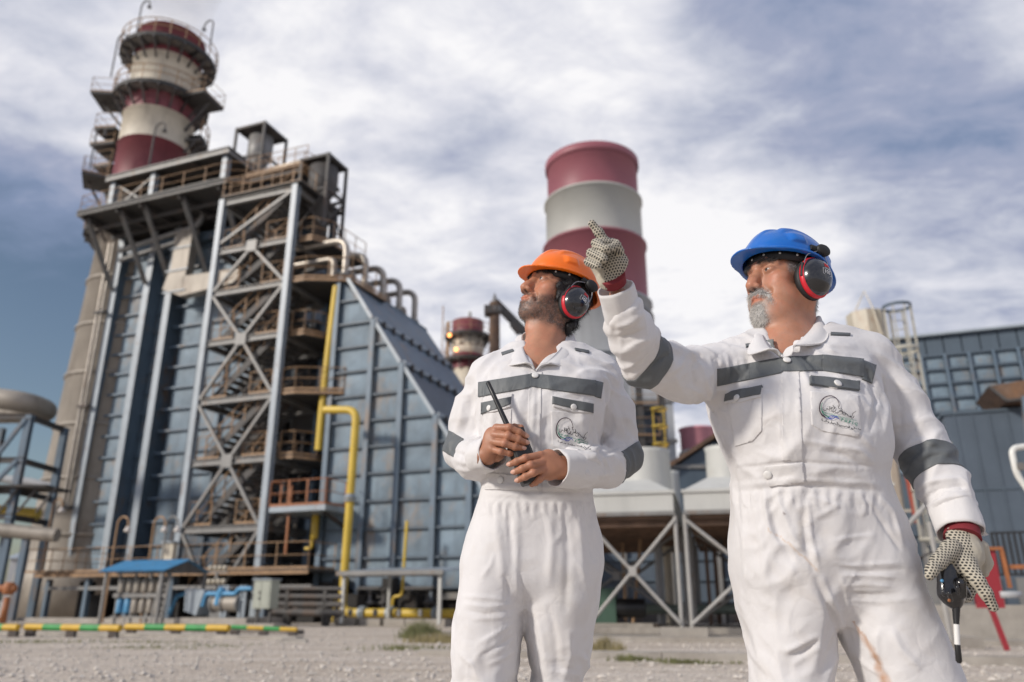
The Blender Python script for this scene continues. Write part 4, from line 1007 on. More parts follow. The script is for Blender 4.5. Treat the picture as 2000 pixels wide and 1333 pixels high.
# brown hood
hd = thing('brown_hood', 'rusty brown intake hood jutting in at the right edge above the slate enclosure', 'hood', F3.o, RZ1)
P1, P2, P3, P4 = F3.at(1930, 755, 1), F3.at(1965, 783, 1), F3.at(2030, 778, 1), F3.at(2030, 738, 1)
MB().prism([P1, P2, P3, P4], (0, 3, 0)).obj('hood_side', M_under, hd)
MB().beam(P1 + Vector((0, -.06, 0)), P2 + Vector((0, -.06, 0)), .1, .1).beam(P2 + Vector((0, -.06, 0)), P3 + Vector((0, -.06, 0)), .1, .1).obj('hood_rim', M_dark, hd)
MB().ibeam(F3.at(2003, 775, .6), F3.at(2012, 880, .6), .25, .25, (0, 1, 0), .04).obj('hood_strut', M_blue, hd)
# silencer and caged ladder
Yv = 24.0
si = thing('cream_silencer', 'cream steel silencer vessel with a rust streak, behind the shoulder of the blue-helmeted man', 'silencer', (W(1703, 700, Yv).x, Yv, 0), math.radians(-21))
rv = 37 / FPX * Yv * 1.02
zt = W(1703, 610, Yv).z; zm = W(1703, 682, Yv).z
MB().lathe([(rv * .5, zt), (rv, zt - .08), (rv, zm), (rv * .6, zm - .5), (rv * .45, 3.2), (rv * .45, 1)], n=8, smooth=False).obj('vessel', M_creamtank, si)
MB().lathe([(0, zt + .02), (rv * .5, zt)], n=8, smooth=False).obj('vessel_top', M_creamtank, si)
MB().beam((rv * .5, -rv * .8, zm - .4), (rv * .8, -rv * .8, 3), .12, .2).obj('red_strut', mat('rusty_red_primer', (.35, .07, .04), .6), si)
MB().tube([(-.5 * rv, -.3, zt), (.05, -.3, zt + .62), (.2, -rv, zt - .1), (.35, -rv, zm)], .025, 6).obj('davit', M_cream, si)
cl = thing('caged_ladder', 'tall pale caged ladder right of the cream silencer', 'ladder', (W(1768, 700, Yv - 1).x, Yv - 1, 0), math.radians(-21))
rc = 27 / FPX * (Yv - 1) * 1.0
ztop3, zbot3 = W(1757, 600, Yv - 1).z, 2.5
M_lad = mat('weathered_cream_ladder', (.42, .40, .34), .5, rust=.3)
for k, z in enumerate(np.arange(zbot3, ztop3 + .1, (ztop3 - zbot3) / 5)):
    MB().lathe([(rc, z - .05), (rc + .02, z - .05), (rc + .02, z + .05), (rc, z + .05)], n=24).obj('cage_hoop', M_lad if k < 5 else M_navy, cl)
for a in np.linspace(20, 340, 8): MB().beam((rc * math.cos(math.radians(a)), rc * math.sin(math.radians(a)), zbot3), (rc * math.cos(math.radians(a)), rc * math.sin(math.radians(a)), ztop3), .035, .015).obj('cage_bar', M_lad, cl)
for s in (-.2, .2): MB().beam((s, rc, 1), (s, rc, ztop3), .05).obj('stile', M_lad, cl)
rg = MB()
for z in np.arange(1.2, ztop3, .3): MB().beam((-.2, rc, z), (.2, rc, z), .025).obj('rung', M_lad, cl)
for z in (ztop3 * .55, ztop3 * .35): MB().beam((-.9, rc, z), (.9, rc, z), .08).obj('ladder_stay', M_lad, cl)
# steelwork behind the blue man's glove
gw = thing('cooler_end_frame', 'pale tubular frame with diagonal brace behind the lowered glove', 'steel frame', (0, 0, 0))
Yg = 14.5
def pts(*l): return [W(x, y, Yg) for x, y in l]
MB().tube(pts((1815, 1020), (1858, 1252)), .045, 10).obj('leg', M_legs, gw)
MB().tube(pts((1770, 1030), (1820, 975)), .045, 10).obj('brace', M_legs, gw)
MB().tube(pts((1805, 1218), (1850, 1248)), .04, 10).obj('brace', M_legs, gw)
MB().tube(pts((1770, 1100), (1830, 1075)), .02, 8).obj('rod', M_dark, gw)
MB().box(-.42, .42, -.3, .4, 0, .2).obj('footing', M_concrete, gw, loc=G(1862, 1266))
sb = thing('red_hose_cabinet', 'red fire hose board on a red post behind the lowered glove', 'fire cabinet', W(1935, 1180, 13) - Vector((0, 0, W(1935, 1180, 13).z)), math.radians(-12))
z0, z1 = W(1935, 1188, 13).z, W(1935, 1075, 13).z
MB().box(-.20, .19, -.03, .05, z0, z1).obj('board', M_signred, sb)
MB().beam((.12, .02, .1), (.0, .02, z0), .07).obj('post', M_signred, sb)
MB().lathe([(.12, -.05), (.2, -.05), (.2, .05), (.12, .05), (.12, -.05)], (.3, .1, z0 + .2), 20).obj('hose_reel', M_casing, sb)
MB().beam((.02, -.06, z1 + .02), (.3, -.06, z1 + .02), .05).beam((.28, -.06, z1), (.3, -.06, z0 + .3), .05).obj('orange_bracket', M_orange, sb)
bk = thing('black_louvre_rack', 'black barred louvre frame on the slate wall at the right edge', 'louvre', W(1990, 1080, 15.5), math.radians(-21))
MB().box(-.42, .6, -.02, .02, .36, .40).box(-.42, .6, -.02, .02, -.42, -.38).box(-.42, -.38, -.02, .02, -.38, .36).obj('louvre_frame', M_black, bk)
for k in range(9): MB().box(-.34 + .1 * k, -.30 + .1 * k, -.015, .015, -.38, .36).obj('bar', M_black, bk)
MB().box(-.2, .5, -.03, -.018, -.3, -.22).obj('orange_stripe', M_orange, bk)
wp = thing('white_pipe_rail', 'white bent pipe handrail at the right edge', 'handrail', (0, 0, 0))
MB().tube(bend([W(2035, 868, 9), W(1975, 876, 9), W(1985, 925, 9), W(2030, 990, 9)], .08), .035, 12).obj('pipe', mat('white_rail_paint', (.7, .7, .66), .4, rust=.1), wp)
MB().box(-.04, .04, -.05, .05, -.04, .04).obj('clamp', M_grey, wp, loc=W(1989, 912, 9))
lw = thing('low_equipment', 'dim grey skid and low concrete wall under the red hose board', 'equipment skid', W(1960, 1240, 17) - Vector((0, 0, W(1960, 1240, 17).z)), math.radians(-12))
MB().box(-1.6, 2.6, 0, .3, 0, .75).obj('low_wall', M_concrete, lw); MB().box(-1.3, 2.4, .5, 1.4, .3, 1.5).obj('skid_body', M_slate, lw)
for k in range(6): MB().box(-1.2 + .6 * k, -.9 + .6 * k, .45, .5, .5, 1.3).obj('skid_panel', M_grey, lw)

# ================================================================== ground
def ground_mat():
    m = bpy.data.materials.new('pale_gravel'); m.use_nodes = True
    nt = m.node_tree; N, L = nt.nodes, nt.links; b = N['Principled BSDF']; b.inputs['Roughness'].default_value = .9
    tc = N.new('ShaderNodeTexCoord')
    def nz(sc, d=4, r=.6):
        n = N.new('ShaderNodeTexNoise'); n.inputs['Scale'].default_value = sc; n.inputs['Detail'].default_value = d; n.inputs['Roughness'].default_value = r
        L.new(tc.outputs['Object'], n.inputs[0]); return n.outputs[0]
    def rp(src, st):
        r = N.new('ShaderNodeValToRGB'); cr = r.color_ramp
        cr.elements[0].position, cr.elements[0].color = st[0][0], (*st[0][1], 1); cr.elements[1].position, cr.elements[1].color = st[-1][0], (*st[-1][1], 1)
        for p, c in st[1:-1]: e = cr.elements.new(p); e.color = (*c, 1)
        L.new(src, r.inputs[0]); return r.outputs[0]
    v = N.new('ShaderNodeTexVoronoi'); v.inputs['Scale'].default_value = 20; L.new(tc.outputs['Object'], v.inputs[0])
    stones = rp(v.outputs['Color'], [(0, (.33, .275, .225)), (.5, (.58, .51, .44)), (1, (.80, .73, .65))])
    mx = N.new('ShaderNodeMix'); mx.data_type = 'RGBA'; L.new(rp(nz(.5, 6, .7), [(.35, (0, 0, 0)), (.65, (1, 1, 1))]), mx.inputs[0])
    L.new(stones, mx.inputs[6]); L.new(rp(nz(5, 8, .75), [(.28, (.46, .39, .31)), (.72, (.78, .70, .61))]), mx.inputs[7])
    tr = N.new('ShaderNodeMix'); tr.data_type = 'RGBA'; tr.blend_type = 'MULTIPLY'; mp = N.new('ShaderNodeMapping'); mp.inputs['Scale'].default_value = (.18, 1.3, 1); mp.inputs['Rotation'].default_value = (0, 0, .08); L.new(tc.outputs['Object'], mp.inputs[0])
    n3 = N.new('ShaderNodeTexNoise'); n3.inputs['Scale'].default_value = .9; n3.inputs['Detail'].default_value = 7; n3.inputs['Roughness'].default_value = .7; L.new(mp.outputs[0], n3.inputs[0])
    L.new(rp(n3.outputs[0], [(.38, (0, 0, 0)), (.66, (1, 1, 1))]), tr.inputs[0]); L.new(mx.outputs[2], tr.inputs[6]); tr.inputs[7].default_value = (.72, .68, .62, 1); L.new(tr.outputs[2], b.inputs['Base Color'])
    bp = N.new('ShaderNodeBump'); bp.inputs['Strength'].default_value = .8; bp.inputs['Distance'].default_value = .03
    L.new(v.outputs['Distance'], bp.inputs['Height']); L.new(bp.outputs[0], b.inputs['Normal'])
    return m
M_ground = ground_mat()
g = MB(); g.add([(-1500, -60, 0), (1500, -60, 0), (1500, 2500, 0), (-1500, 2500, 0)], [(0, 1, 2, 3)])
tag(g.obj('ground', M_ground), 'pale gravel yard', kind='structure')
# loose stones: one mesh of many small ones
def stones():
    rnd = np.random.RandomState(3); mb_v = []; mb_f = []
    base = np.array([(1,0,0),(-1,0,0),(0,1,0),(0,-1,0),(0,0,1),(0,0,-.3)], float)
    fs = [(0,2,4),(2,1,4),(1,3,4),(3,0,4),(2,0,5),(1,2,5),(3,1,5),(0,3,5)]
    n = 12000
    for i in range(n):
        y = 6.5 + 17 * rnd.rand() ** 1.6; x = (rnd.rand() - .5) * 1.5 * y
        s = .012 + .045 * rnd.rand() ** 4
        v = base * s * (1 + .5 * (rnd.rand(6, 1) - .5)) * np.array([1, .8, .6]); a = rnd.rand() * 6.28
        c, d = math.cos(a), math.sin(a); vx = v[:, 0] * c - v[:, 1] * d + x; vy = v[:, 0] * d + v[:, 1] * c + y
        b = len(mb_v); mb_v += list(zip(vx, vy, v[:, 2] + s * .2)); mb_f += [(b + p, b + q, b + r) for p, q, r in fs]
    me = bpy.data.meshes.new('gravel_stones'); me.from_pydata(mb_v, [], mb_f)
    me.materials.append(mat('loose_stone', (.55, .50, .44), .9, var=.35, vscale=9)); o = bpy.data.objects.new('gravel_stones', me); S.collection.objects.link(o)
    tag(o, 'loose pale stones scattered on the gravel yard', 'gravel', kind='stuff')
stones()
def kerb(name, label, a, b, w, h, m=M_concrete, seg=1.2, kind='structure'):
    a, b = Vector(a), Vector(b); d = (b - a); n = max(1, int(d.length / seg)); s = d.normalized().cross(Vector((0, 0, 1))) * w / 2
    root = thing(name, label, None, a, 0); root['kind'] = 'structure'
    for k in range(n):
        p = d * (k / n) + d.normalized() * .012; q = d * ((k + 1) / n); j = .015 * math.sin(k * 12.9)
        MB().hexa([p - s, q - s, q + s, p + s], [p - s * .93 + Vector((0, 0, h + j)), q - s * .93 + Vector((0, 0, h + j)), q + s * .93 + Vector((0, 0, h + j)), p + s * .93 + Vector((0, 0, h + j))]).obj('kerb_stone', m, root)
kerb('kerb', 'low concrete kerb before the boiler yard', G(-160, 1236), G(585, 1251), .3, .07, seg=2.2)
kerb('kerb', 'low concrete kerb before the air coolers', G(820, 1281), G(2150, 1303), .28, .10, seg=1.6)
kerb('kerb', 'short kerb behind the barrier', G(-160, 1216) + Vector((0, 3, 0)), G(500, 1222) + Vector((0, 2, 0)), .4, .15, seg=2.5)
kerb('kerb', 'shade-darkened kerb under the green and yellow barrier', G(-160, 1222), G(585, 1240), .35, .12, m=mat('shade_dark_concrete', (.17, .15, .13), .85, var=.3, vscale=3), seg=1.5)  # shadow on this kerb is put into its dark colour
# green and yellow barrier pipes lying along the kerb
segs = [((-70, 1213), (38, 1213), 4, 'left-edge barrier rail, green and yellow, running out of the picture'), ((53, 1216), (236, 1223), 5, 'green and yellow painted barrier rail left of the middle gap'), ((247, 1222), (447, 1231), 5, 'green and yellow painted barrier rail in front of the blue shelter'), ((452, 1231), (580, 1231), 4, 'thin end barrier rail, mostly green, before the dark pipes')]
for i, (a, b_, n, lb) in enumerate(segs):
    Yr = 20.5; A, B = W(a[0], a[1] - 2, Yr), W(b_[0], b_[1] - 2, Yr - (.9 if i in (1, 2) else 0.4))
    A.z = .22; B.z = .22 if i < 3 else .17
    t = thing('barrier_rail', lb, 'barrier', A, 0, 'green and yellow barrier rails')
    d = B - A
    for k in range(n):
        c = (k + (0 if i in (0, 3) else 1)) % 2
        MB().tube([d * (k / n), d * ((k + 1) / n)], .078 if i < 3 else .05, 12).obj('painted_length', M_barrier if c else M_green, t)
    for f in (.06, .5, .94): MB().box(-.10, .10, -.07, .07, -A.z, -.07).obj('bearing_block', M_dark, t, loc=d * f)
# grass tufts
def grass(cx, cy, rx, ry, n, h, label, col):
    rnd = random.Random(int(cx * 10) + n); mb = MB()
    for i in range(n):
        k_ = rnd.randrange(9); rr_ = random.Random(k_ * 7 + n); x, y = cx + rx * (rr_.gauss(0, .55) + rnd.gauss(0, .22)), cy + ry * (rr_.gauss(0, .5) + rnd.gauss(0, .35)); r = min(1, math.hypot((x - cx) / rx, (y - cy) / ry))
        hh = h * (.4 + .8 * rnd.random()) * (1.1 - r * .6); lx, ly = (rnd.random() - .5) * hh * .7, (rnd.random() - .5) * hh * .5; w = .006 + .005 * rnd.random()
        mb.add([(x - w, y, 0), (x + w, y, 0), (x + lx * .4 + w * .7, y + ly * .4, hh * .6), (x + lx * .4 - w * .7, y + ly * .4, hh * .6), (x + lx, y + ly, hh)], [(0, 1, 2, 3), (3, 2, 4)])
    tag(mb.obj('grass', col), label, 'grass', kind='stuff')
M_grass = mat('dry_green_grass', (.15, .155, .065), .8, var=.5, vscale=4); M_dry = mat('straw_dry_grass', (.26, .22, .11), .8, var=.4, vscale=4)
for px, py, rx, ry, n, h, lb, m in ((820, 1248, .55, .3, 700, .42, 'tall green tuft beside the waist-high canopy posts', M_grass), (860, 1256, .9, .3, 700, .22, 'dry straw-coloured grass right of the tall tuft', M_dry), (740, 1270, 1.5, .5, 260, .12, 'low patchy grass on the gravel before the yellow pipe', M_grass),
                              (80, 1256, 3.0, .5, 420, .07, 'thin green grass patch at the left on the gravel', M_grass), (300, 1266, 2.0, .4, 160, .05, 'sparse grass patch below the barrier', M_grass), (440, 1262, 1.6, .4, 140, .05, 'sparse grass patch below the thin barrier end', M_grass),
                              (1215, 1292, .5, .12, 260, .11, 'grass growing along the kerb before the left cooler', M_grass), (1310, 1297, .7, .1, 260, .08, 'low grass along the kerb below the paired legs', M_grass), (1190, 1270, .3, .2, 250, .26, 'dry grass behind the kerb right of the man in the orange helmet', M_dry), (1950, 1240, .8, .3, 300, .3, 'dark bush of weeds by the low wall at the right', M_grass)):
    p = G(px, py); grass(p.x, p.y, rx, ry, n, h, lb, m)
for px, py, s_, lb in ((575, 1255, .28, 'flat broken concrete slab lying on the gravel'), (532, 1250, .1, 'small pale stone lump on the gravel')):
    p = G(px, py); o = MB().hexa([(-s_, -.12, 0), (s_, -.14, 0), (s_ * .9, .16, 0), (-s_ * .9, .14, 0)], [(-s_ * .9, -.1, .08), (s_ * .95, -.1, .06), (s_ * .8, .12, .07), (-s_ * .85, .1, .09)]).obj('broken_slab' if s_ > .2 else 'stone_lump', M_concrete); o.location = p
    tag(o, lb, 'rubble')
# ================================================================== solid modelling on a grid (for figures, cloth, helmets)
class Field:
    def __init__(self, lo, hi, h):
        self.lo = np.array(lo, float); self.h = h
        self.n = np.ceil((np.array(hi) - self.lo) / h).astype(int) + 1
        self.f = np.full(self.n, 0.6, np.float32)
        self.ax = [(self.lo[i] + h * np.arange(self.n[i])).astype(np.float32) for i in range(3)]
    def region(self, lo, hi, m):
        a = np.clip(np.floor((np.array(lo) - m - self.lo) / self.h).astype(int), 0, self.n)
        b = np.clip(np.ceil((np.array(hi) + m - self.lo) / self.h).astype(int) + 1, 0, self.n)
        if (b <= a).any(): return None
        s = tuple(slice(a[i], b[i]) for i in range(3))
        return s, self.ax[0][s[0]][:, None, None], self.ax[1][s[1]][None, :, None], self.ax[2][s[2]][None, None, :]
    def merge(self, s, d, k, mode):
        cur = self.f[s]
        if mode == 'add':
            if k > 0: hh = np.maximum(k - np.abs(cur - d), 0) / k; r = np.minimum(cur, d) - hh * hh * k * .25
            else: r = np.minimum(cur, d)
        elif mode == 'sub':
            d = -d
            if k > 0: hh = np.maximum(k - np.abs(cur - d), 0) / k; r = np.maximum(cur, d) + hh * hh * k * .25
            else: r = np.maximum(cur, d)
        self.f[s] = r
    def cone(self, a, b, ra, rb, k=.0, mode='add', flat=None):
        """round cone a->b; flat=(direction, factor) squeezes the section along a direction"""
        a, b = np.array(a, float), np.array(b, float); r = max(ra, rb)
        g = self.region(np.minimum(a, b) - r, np.maximum(a, b) + r, k + 4 * self.h)
        if g is None: return self
        s, X, Y, Z = g; d = b - a; L2 = max(float(d @ d), 1e-12)
        px, py, pz = X - a[0], Y - a[1], Z - a[2]
        t = np.clip((px * d[0] + py * d[1] + pz * d[2]) / L2, 0, 1)
        qx, qy, qz = px - t * d[0], py - t * d[1], pz - t * d[2]
        if flat is not None:
            n = np.array(flat[0], float); n /= np.linalg.norm(n); w = (qx * n[0] + qy * n[1] + qz * n[2]) * (1 / flat[1] - 1)
            qx, qy, qz = qx + w * n[0], qy + w * n[1], qz + w * n[2]
        self.merge(s, np.sqrt(qx * qx + qy * qy + qz * qz) - (ra + (rb - ra) * t), k, mode); return self
    def chain(self, pts, rs, k=0., mode='add', flat=None):
        for i in range(len(pts) - 1): self.cone(pts[i], pts[i + 1], rs[i], rs[i + 1], k, mode, flat)
        return self
    def ell(self, c, r, R=None, k=0., mode='add'):
        c, r = np.array(c, float), np.array(r, float); m = r.max()
        g = self.region(c - m, c + m, k + 4 * self.h)
        if g is None: return self
        s, X, Y, Z = g; X, Y, Z = X - c[0], Y - c[1], Z - c[2]
        if R is not None: R = np.array(R); X, Y, Z = [R[0, i] * X + R[1, i] * Y + R[2, i] * Z for i in range(3)]
        k0 = np.sqrt((X / r[0]) ** 2 + (Y / r[1]) ** 2 + (Z / r[2]) ** 2); k1 = np.sqrt((X / r[0] ** 2) ** 2 + (Y / r[1] ** 2) ** 2 + (Z / r[2] ** 2) ** 2)
        self.merge(s, k0 * (k0 - 1) / np.maximum(k1, 1e-6), k, mode); return self
    def box(self, c, hs, R=None, rad=.0, k=0., mode='add'):
        c, hs = np.array(c, float), np.array(hs, float); m = float(np.linalg.norm(hs))
        g = self.region(c - m, c + m, k + 4 * self.h)
        if g is None: return self
        s, X, Y, Z = g; X, Y, Z = X - c[0], Y - c[1], Z - c[2]
        if R is not None: R = np.array(R); X, Y, Z = [R[0, i] * X + R[1, i] * Y + R[2, i] * Z for i in range(3)]
        q = [np.abs(v) - (h_ - rad) for v, h_ in zip((X, Y, Z), hs)]
        o = np.sqrt(sum(np.maximum(v, 0) ** 2 for v in q)) + np.minimum(np.maximum(np.maximum(q[0], q[1]), q[2]), 0)
        self.merge(s, o - rad, k, mode); return self
    def func(self, fn, lo, hi, k=0., mode='add', m=.02):
        g = self.region(lo, hi, m)
        if g is None: return self
        s, X, Y, Z = g; self.merge(s, fn(X, Y, Z).astype(np.float32), k, mode); return self
    def loft(self, rows, n=2.3, k=0., mode='add'):
        """rows (z, cx, cy, a, b) from bottom to top: soft-cornered elliptical sections"""
        rows = sorted(rows); R = np.array(rows, float)
        lo = [(R[:, 1] - R[:, 3]).min(), (R[:, 2] - R[:, 4]).min(), R[0, 0]]; hi = [(R[:, 1] + R[:, 3]).max(), (R[:, 2] + R[:, 4]).max(), R[-1, 0]]
        g = self.region(lo, hi, k + 4 * self.h)
        if g is None: return self
        s, X, Y, Z = g; z = Z[0, 0, :]
        def it(c):
            v = np.interp(z, R[:, 0], R[:, c]); w = .012
            v = (v + np.interp(z - w, R[:, 0], R[:, c]) + np.interp(z + w, R[:, 0], R[:, c])) / 3
            return v.astype(np.float32)[None, None, :]
        cx, cy, a, b = it(1), it(2), it(3), it(4)
        q = (np.abs((X - cx) / a) ** n + np.abs((Y - cy) / b) ** n) ** (1 / n)
        d = (q - 1) * np.minimum(a, b)
        zz = np.maximum(R[0, 0] - Z, Z - R[-1, 0])
        self.merge(s, np.maximum(d, zz), k, mode); return self
    def mesh(self):
        f = self.f; nx, ny, nz = f.shape; ins = f < 0
        c = np.zeros((nx - 1, ny - 1, nz - 1), np.uint8)
        for dx in (0, 1):
            for dy in (0, 1):
                for dz in (0, 1): c += ins[dx:nx - 1 + dx, dy:ny - 1 + dy, dz:nz - 1 + dz]
        act = np.argwhere((c > 0) & (c < 8)); idx = -np.ones((nx - 1, ny - 1, nz - 1), np.int32); idx[act[:, 0], act[:, 1], act[:, 2]] = np.arange(len(act))
        cor = [(x, y, z) for x in (0, 1) for y in (0, 1) for z in (0, 1)]
        vals = {q: f[act[:, 0] + q[0], act[:, 1] + q[1], act[:, 2] + q[2]] for q in cor}
        acc = np.zeros((len(act), 3)); cnt = np.zeros(len(act))
        for q in cor:
            for a in range(3):
                if q[a]: continue
                r = list(q); r[a] = 1; r = tuple(r); va, vb = vals[q], vals[r]; m = (va < 0) != (vb < 0)
                t = np.where(m, va / np.where(m, va - vb, 1), 0)
                p = np.tile(np.array(q, float), (len(act), 1)); p[:, a] += t
                acc += p * m[:, None]; cnt += m
        V = self.lo + (act + acc / cnt[:, None]) * self.h
        Q = []
        for a in range(3):
            b, c_ = (a + 1) % 3, (a + 2) % 3
            sl0 = [slice(None)] * 3; sl1 = [slice(None)] * 3
            sl0[a] = slice(0, -1); sl1[a] = slice(1, None)
            e = ins[tuple(sl0)] != ins[tuple(sl1)]; E = np.argwhere(e)
            ok = (E[:, b] > 0) & (E[:, c_] > 0) & (E[:, b] < f.shape[b] - 1) & (E[:, c_] < f.shape[c_] - 1); E = E[ok]
            st = ins[E[:, 0], E[:, 1], E[:, 2]]
            def g(db, dc): w = E.copy(); w[:, b] -= db; w[:, c_] -= dc; return idx[w[:, 0], w[:, 1], w[:, 2]]
            q = np.stack([g(1, 1), g(0, 1), g(0, 0), g(1, 0)], 1); q[~st] = q[~st][:, ::-1]; Q.append(q)
        return V, np.concatenate(Q)

def vnormals(V, F):
    if F.shape[1] == 4: n = np.cross(V[F[:, 2]] - V[F[:, 0]], V[F[:, 3]] - V[F[:, 1]])
    else: n = np.cross(V[F[:, 1]] - V[F[:, 0]], V[F[:, 2]] - V[F[:, 0]])
    N = np.zeros_like(V)
    for i in range(F.shape[1]):
        for a in range(3): N[:, a] += np.bincount(F[:, i], n[:, a], len(V))
    return N / np.maximum(np.linalg.norm(N, axis=1, keepdims=True), 1e-9)
def relax(V, F, it=1, w=.5):
    for _ in range(it):
        A = np.zeros_like(V); C = np.zeros(len(V)); k = F.shape[1]
        for i in range(k):
            for j in (F[:, (i + 1) % k], F[:, (i - 1) % k]):
                for a in range(3): A[:, a] += np.bincount(F[:, i], V[j, a], len(V))
                C += np.bincount(F[:, i], minlength=len(V))
        V = V * (1 - w) + w * A / np.maximum(C, 1)[:, None]
    return V
def vnoise(P, seed=0):
    """smooth lattice noise, 0..1"""
    i = np.floor(P).astype(np.int64); f = P - i; f = f * f * f * (f * (f * 6 - 15) + 10)
    def hsh(x, y, z):
        h = (x * 374761393 + y * 668265263 + z * 2147483647 + seed * 144665) & 0xffffffff
        h = ((h ^ (h >> 13)) * 1274126177) & 0xffffffff; h = (h ^ (h >> 16)); return (h & 0xffff) / 65535.
    r = 0
    for dx in (0, 1):
        for dy in (0, 1):
            for dz in (0, 1):
                w = (f[:, 0] if dx else 1 - f[:, 0]) * (f[:, 1] if dy else 1 - f[:, 1]) * (f[:, 2] if dz else 1 - f[:, 2])
                r = r + w * hsh(i[:, 0] + dx, i[:, 1] + dy, i[:, 2] + dz)
    return r
def fbm(P, oct=3, seed=0):
    s = 0; a = .5; t = 0
    for o in range(oct): s = s + a * vnoise(P * 2 ** o, seed + o); t += a; a *= .5
    return s / t
def smooth01(x, a, b): t = np.clip((x - a) / (b - a), 0, 1); return t * t * (3 - 2 * t)
def rawmesh(name, V, F, m, parent=None, org=(0, 0, 0), smooth=True, color=None):
    me = bpy.data.meshes.new(name); V = np.asarray(V, float) - np.array(org); F = np.asarray(F); k = F.shape[1]
    me.vertices.add(len(V)); me.vertices.foreach_set('co', V.ravel())
    me.loops.add(F.size); me.loops.foreach_set('vertex_index', F.ravel().astype(np.int32))
    me.polygons.add(len(F)); me.polygons.foreach_set('loop_start', np.arange(0, F.size, k, dtype=np.int32))
    me.update(calc_edges=True)
    me.polygons.foreach_set('use_smooth', np.full(len(F), smooth))
    if color is not None:
        at = me.color_attributes.new('tint', 'FLOAT_COLOR', 'POINT'); c = np.ones((len(V), 4)); c[:, :color.shape[1]] = color; at.data.foreach_set('color', c.ravel())
    if m is not None: me.materials.append(m)
    me.validate()
    o = bpy.data.objects.new(name, me); S.collection.objects.link(o)
    if parent is not None: o.parent = parent
    return o
def clip(V, F, s, extra=()):
    """keep the part of a triangle mesh where s>0, with a clean cut"""
    V = list(map(np.asarray, (V,)))[0]; att = [V, s[:, None]] + list(extra); D = np.concatenate(att, 1); w = D.shape[1]
    inside = s > 0; n = inside[F].sum(1); full = F[n == 3]; new = []; tris = []
    base = len(D)
    def cut(i, j):
        a = D[i, 3]; b = D[j, 3]; t = (a / (a - b))[:, None]; return D[i] * (1 - t) + D[j] * t
    for c in (1, 2):
        G_ = F[n == c]
        if not len(G_): continue
        m = inside[G_] if c == 1 else ~inside[G_]; r = m.argmax(1); G_ = np.stack([G_[np.arange(len(G_)), (r + q) % 3] for q in range(3)], 1)
        p, q = cut(G_[:, 0], G_[:, 1]), cut(G_[:, 0], G_[:, 2]); ip = base + np.arange(len(G_)); iq = ip + len(G_); new += [p, q]; base += 2 * len(G_)
        if c == 1: tris.append(np.stack([G_[:, 0], ip, iq], 1))
        else: tris += [np.stack([ip, G_[:, 1], G_[:, 2]], 1), np.stack([ip, G_[:, 2], iq], 1)]
    D = np.concatenate([D] + new); Fn = np.concatenate([full] + tris) if tris else full
    u, inv = np.unique(Fn, return_inverse=True); D = D[u]; Fn = inv.reshape(-1, 3)
    _, ix, iv = np.unique(np.round(D[:, :3] * 2e6).astype(np.int64), axis=0, return_index=True, return_inverse=True); D = D[ix]; Fn = iv.reshape(-1)[Fn]
    Fn = Fn[(Fn[:, 0] != Fn[:, 1]) & (Fn[:, 1] != Fn[:, 2]) & (Fn[:, 0] != Fn[:, 2])]
    out = [D[:, :3]]; c = 4
    for e in extra: out.append(D[:, c:c + e.shape[1]]); c += e.shape[1]
    return out[0], Fn, out[1:]
def project(V):
    x, y, z = V[:, 0], V[:, 1], V[:, 2] - CAM_H; zc = y * CP + z * SP
    return np.stack([1000 + FPX * x / zc, 666.5 - FPX * (z * CP - y * SP) / zc], 1)
def seg_dist(Q, pts):
    pts = np.array(pts, float); best = np.full(len(Q), 1e9); bt = np.zeros(len(Q)); L = np.r_[0, np.cumsum(np.linalg.norm(np.diff(pts, axis=0), axis=1))]
    for i in range(len(pts) - 1):
        a, d = pts[i], pts[i + 1] - pts[i]; t = np.clip(((Q - a) @ d) / (d @ d), 0, 1); r = np.linalg.norm(Q - a - t[:, None] * d, axis=1)
        m = r < best; best[m] = r[m]; bt[m] = (L[i] + t[m] * (L[i + 1] - L[i])) / L[-1]
    return best, bt
def strokes(V, N, Q, lst, front=True):
    """press folds into cloth: (points, width, height in mm); positive is a ridge"""
    V = V.copy()
    for pts, w, hgt in lst:
        pts = np.array(pts, float); lo, hi = pts.min(0) - 3 * w, pts.max(0) + 3 * w
        m = (Q[:, 0] > lo[0]) & (Q[:, 0] < hi[0]) & (Q[:, 1] > lo[1]) & (Q[:, 1] < hi[1])
        if front: m &= N[:, 1] < .15
        ii = np.nonzero(m)[0]
        if not len(ii): continue
        if len(pts) == 2: pts = np.array([pts[0], (pts[0] + pts[1]) / 2 + np.array([-(pts[1] - pts[0])[1], (pts[1] - pts[0])[0]]) * .06, pts[1]])
        d, t = seg_dist(Q[ii], pts); e = np.clip(np.minimum(t, 1 - t) * 4, 0, 1) ** .6
        V[ii] += N[ii] * (hgt * .001 * e * np.exp(-(d / w) ** 2))[:, None]
    return V
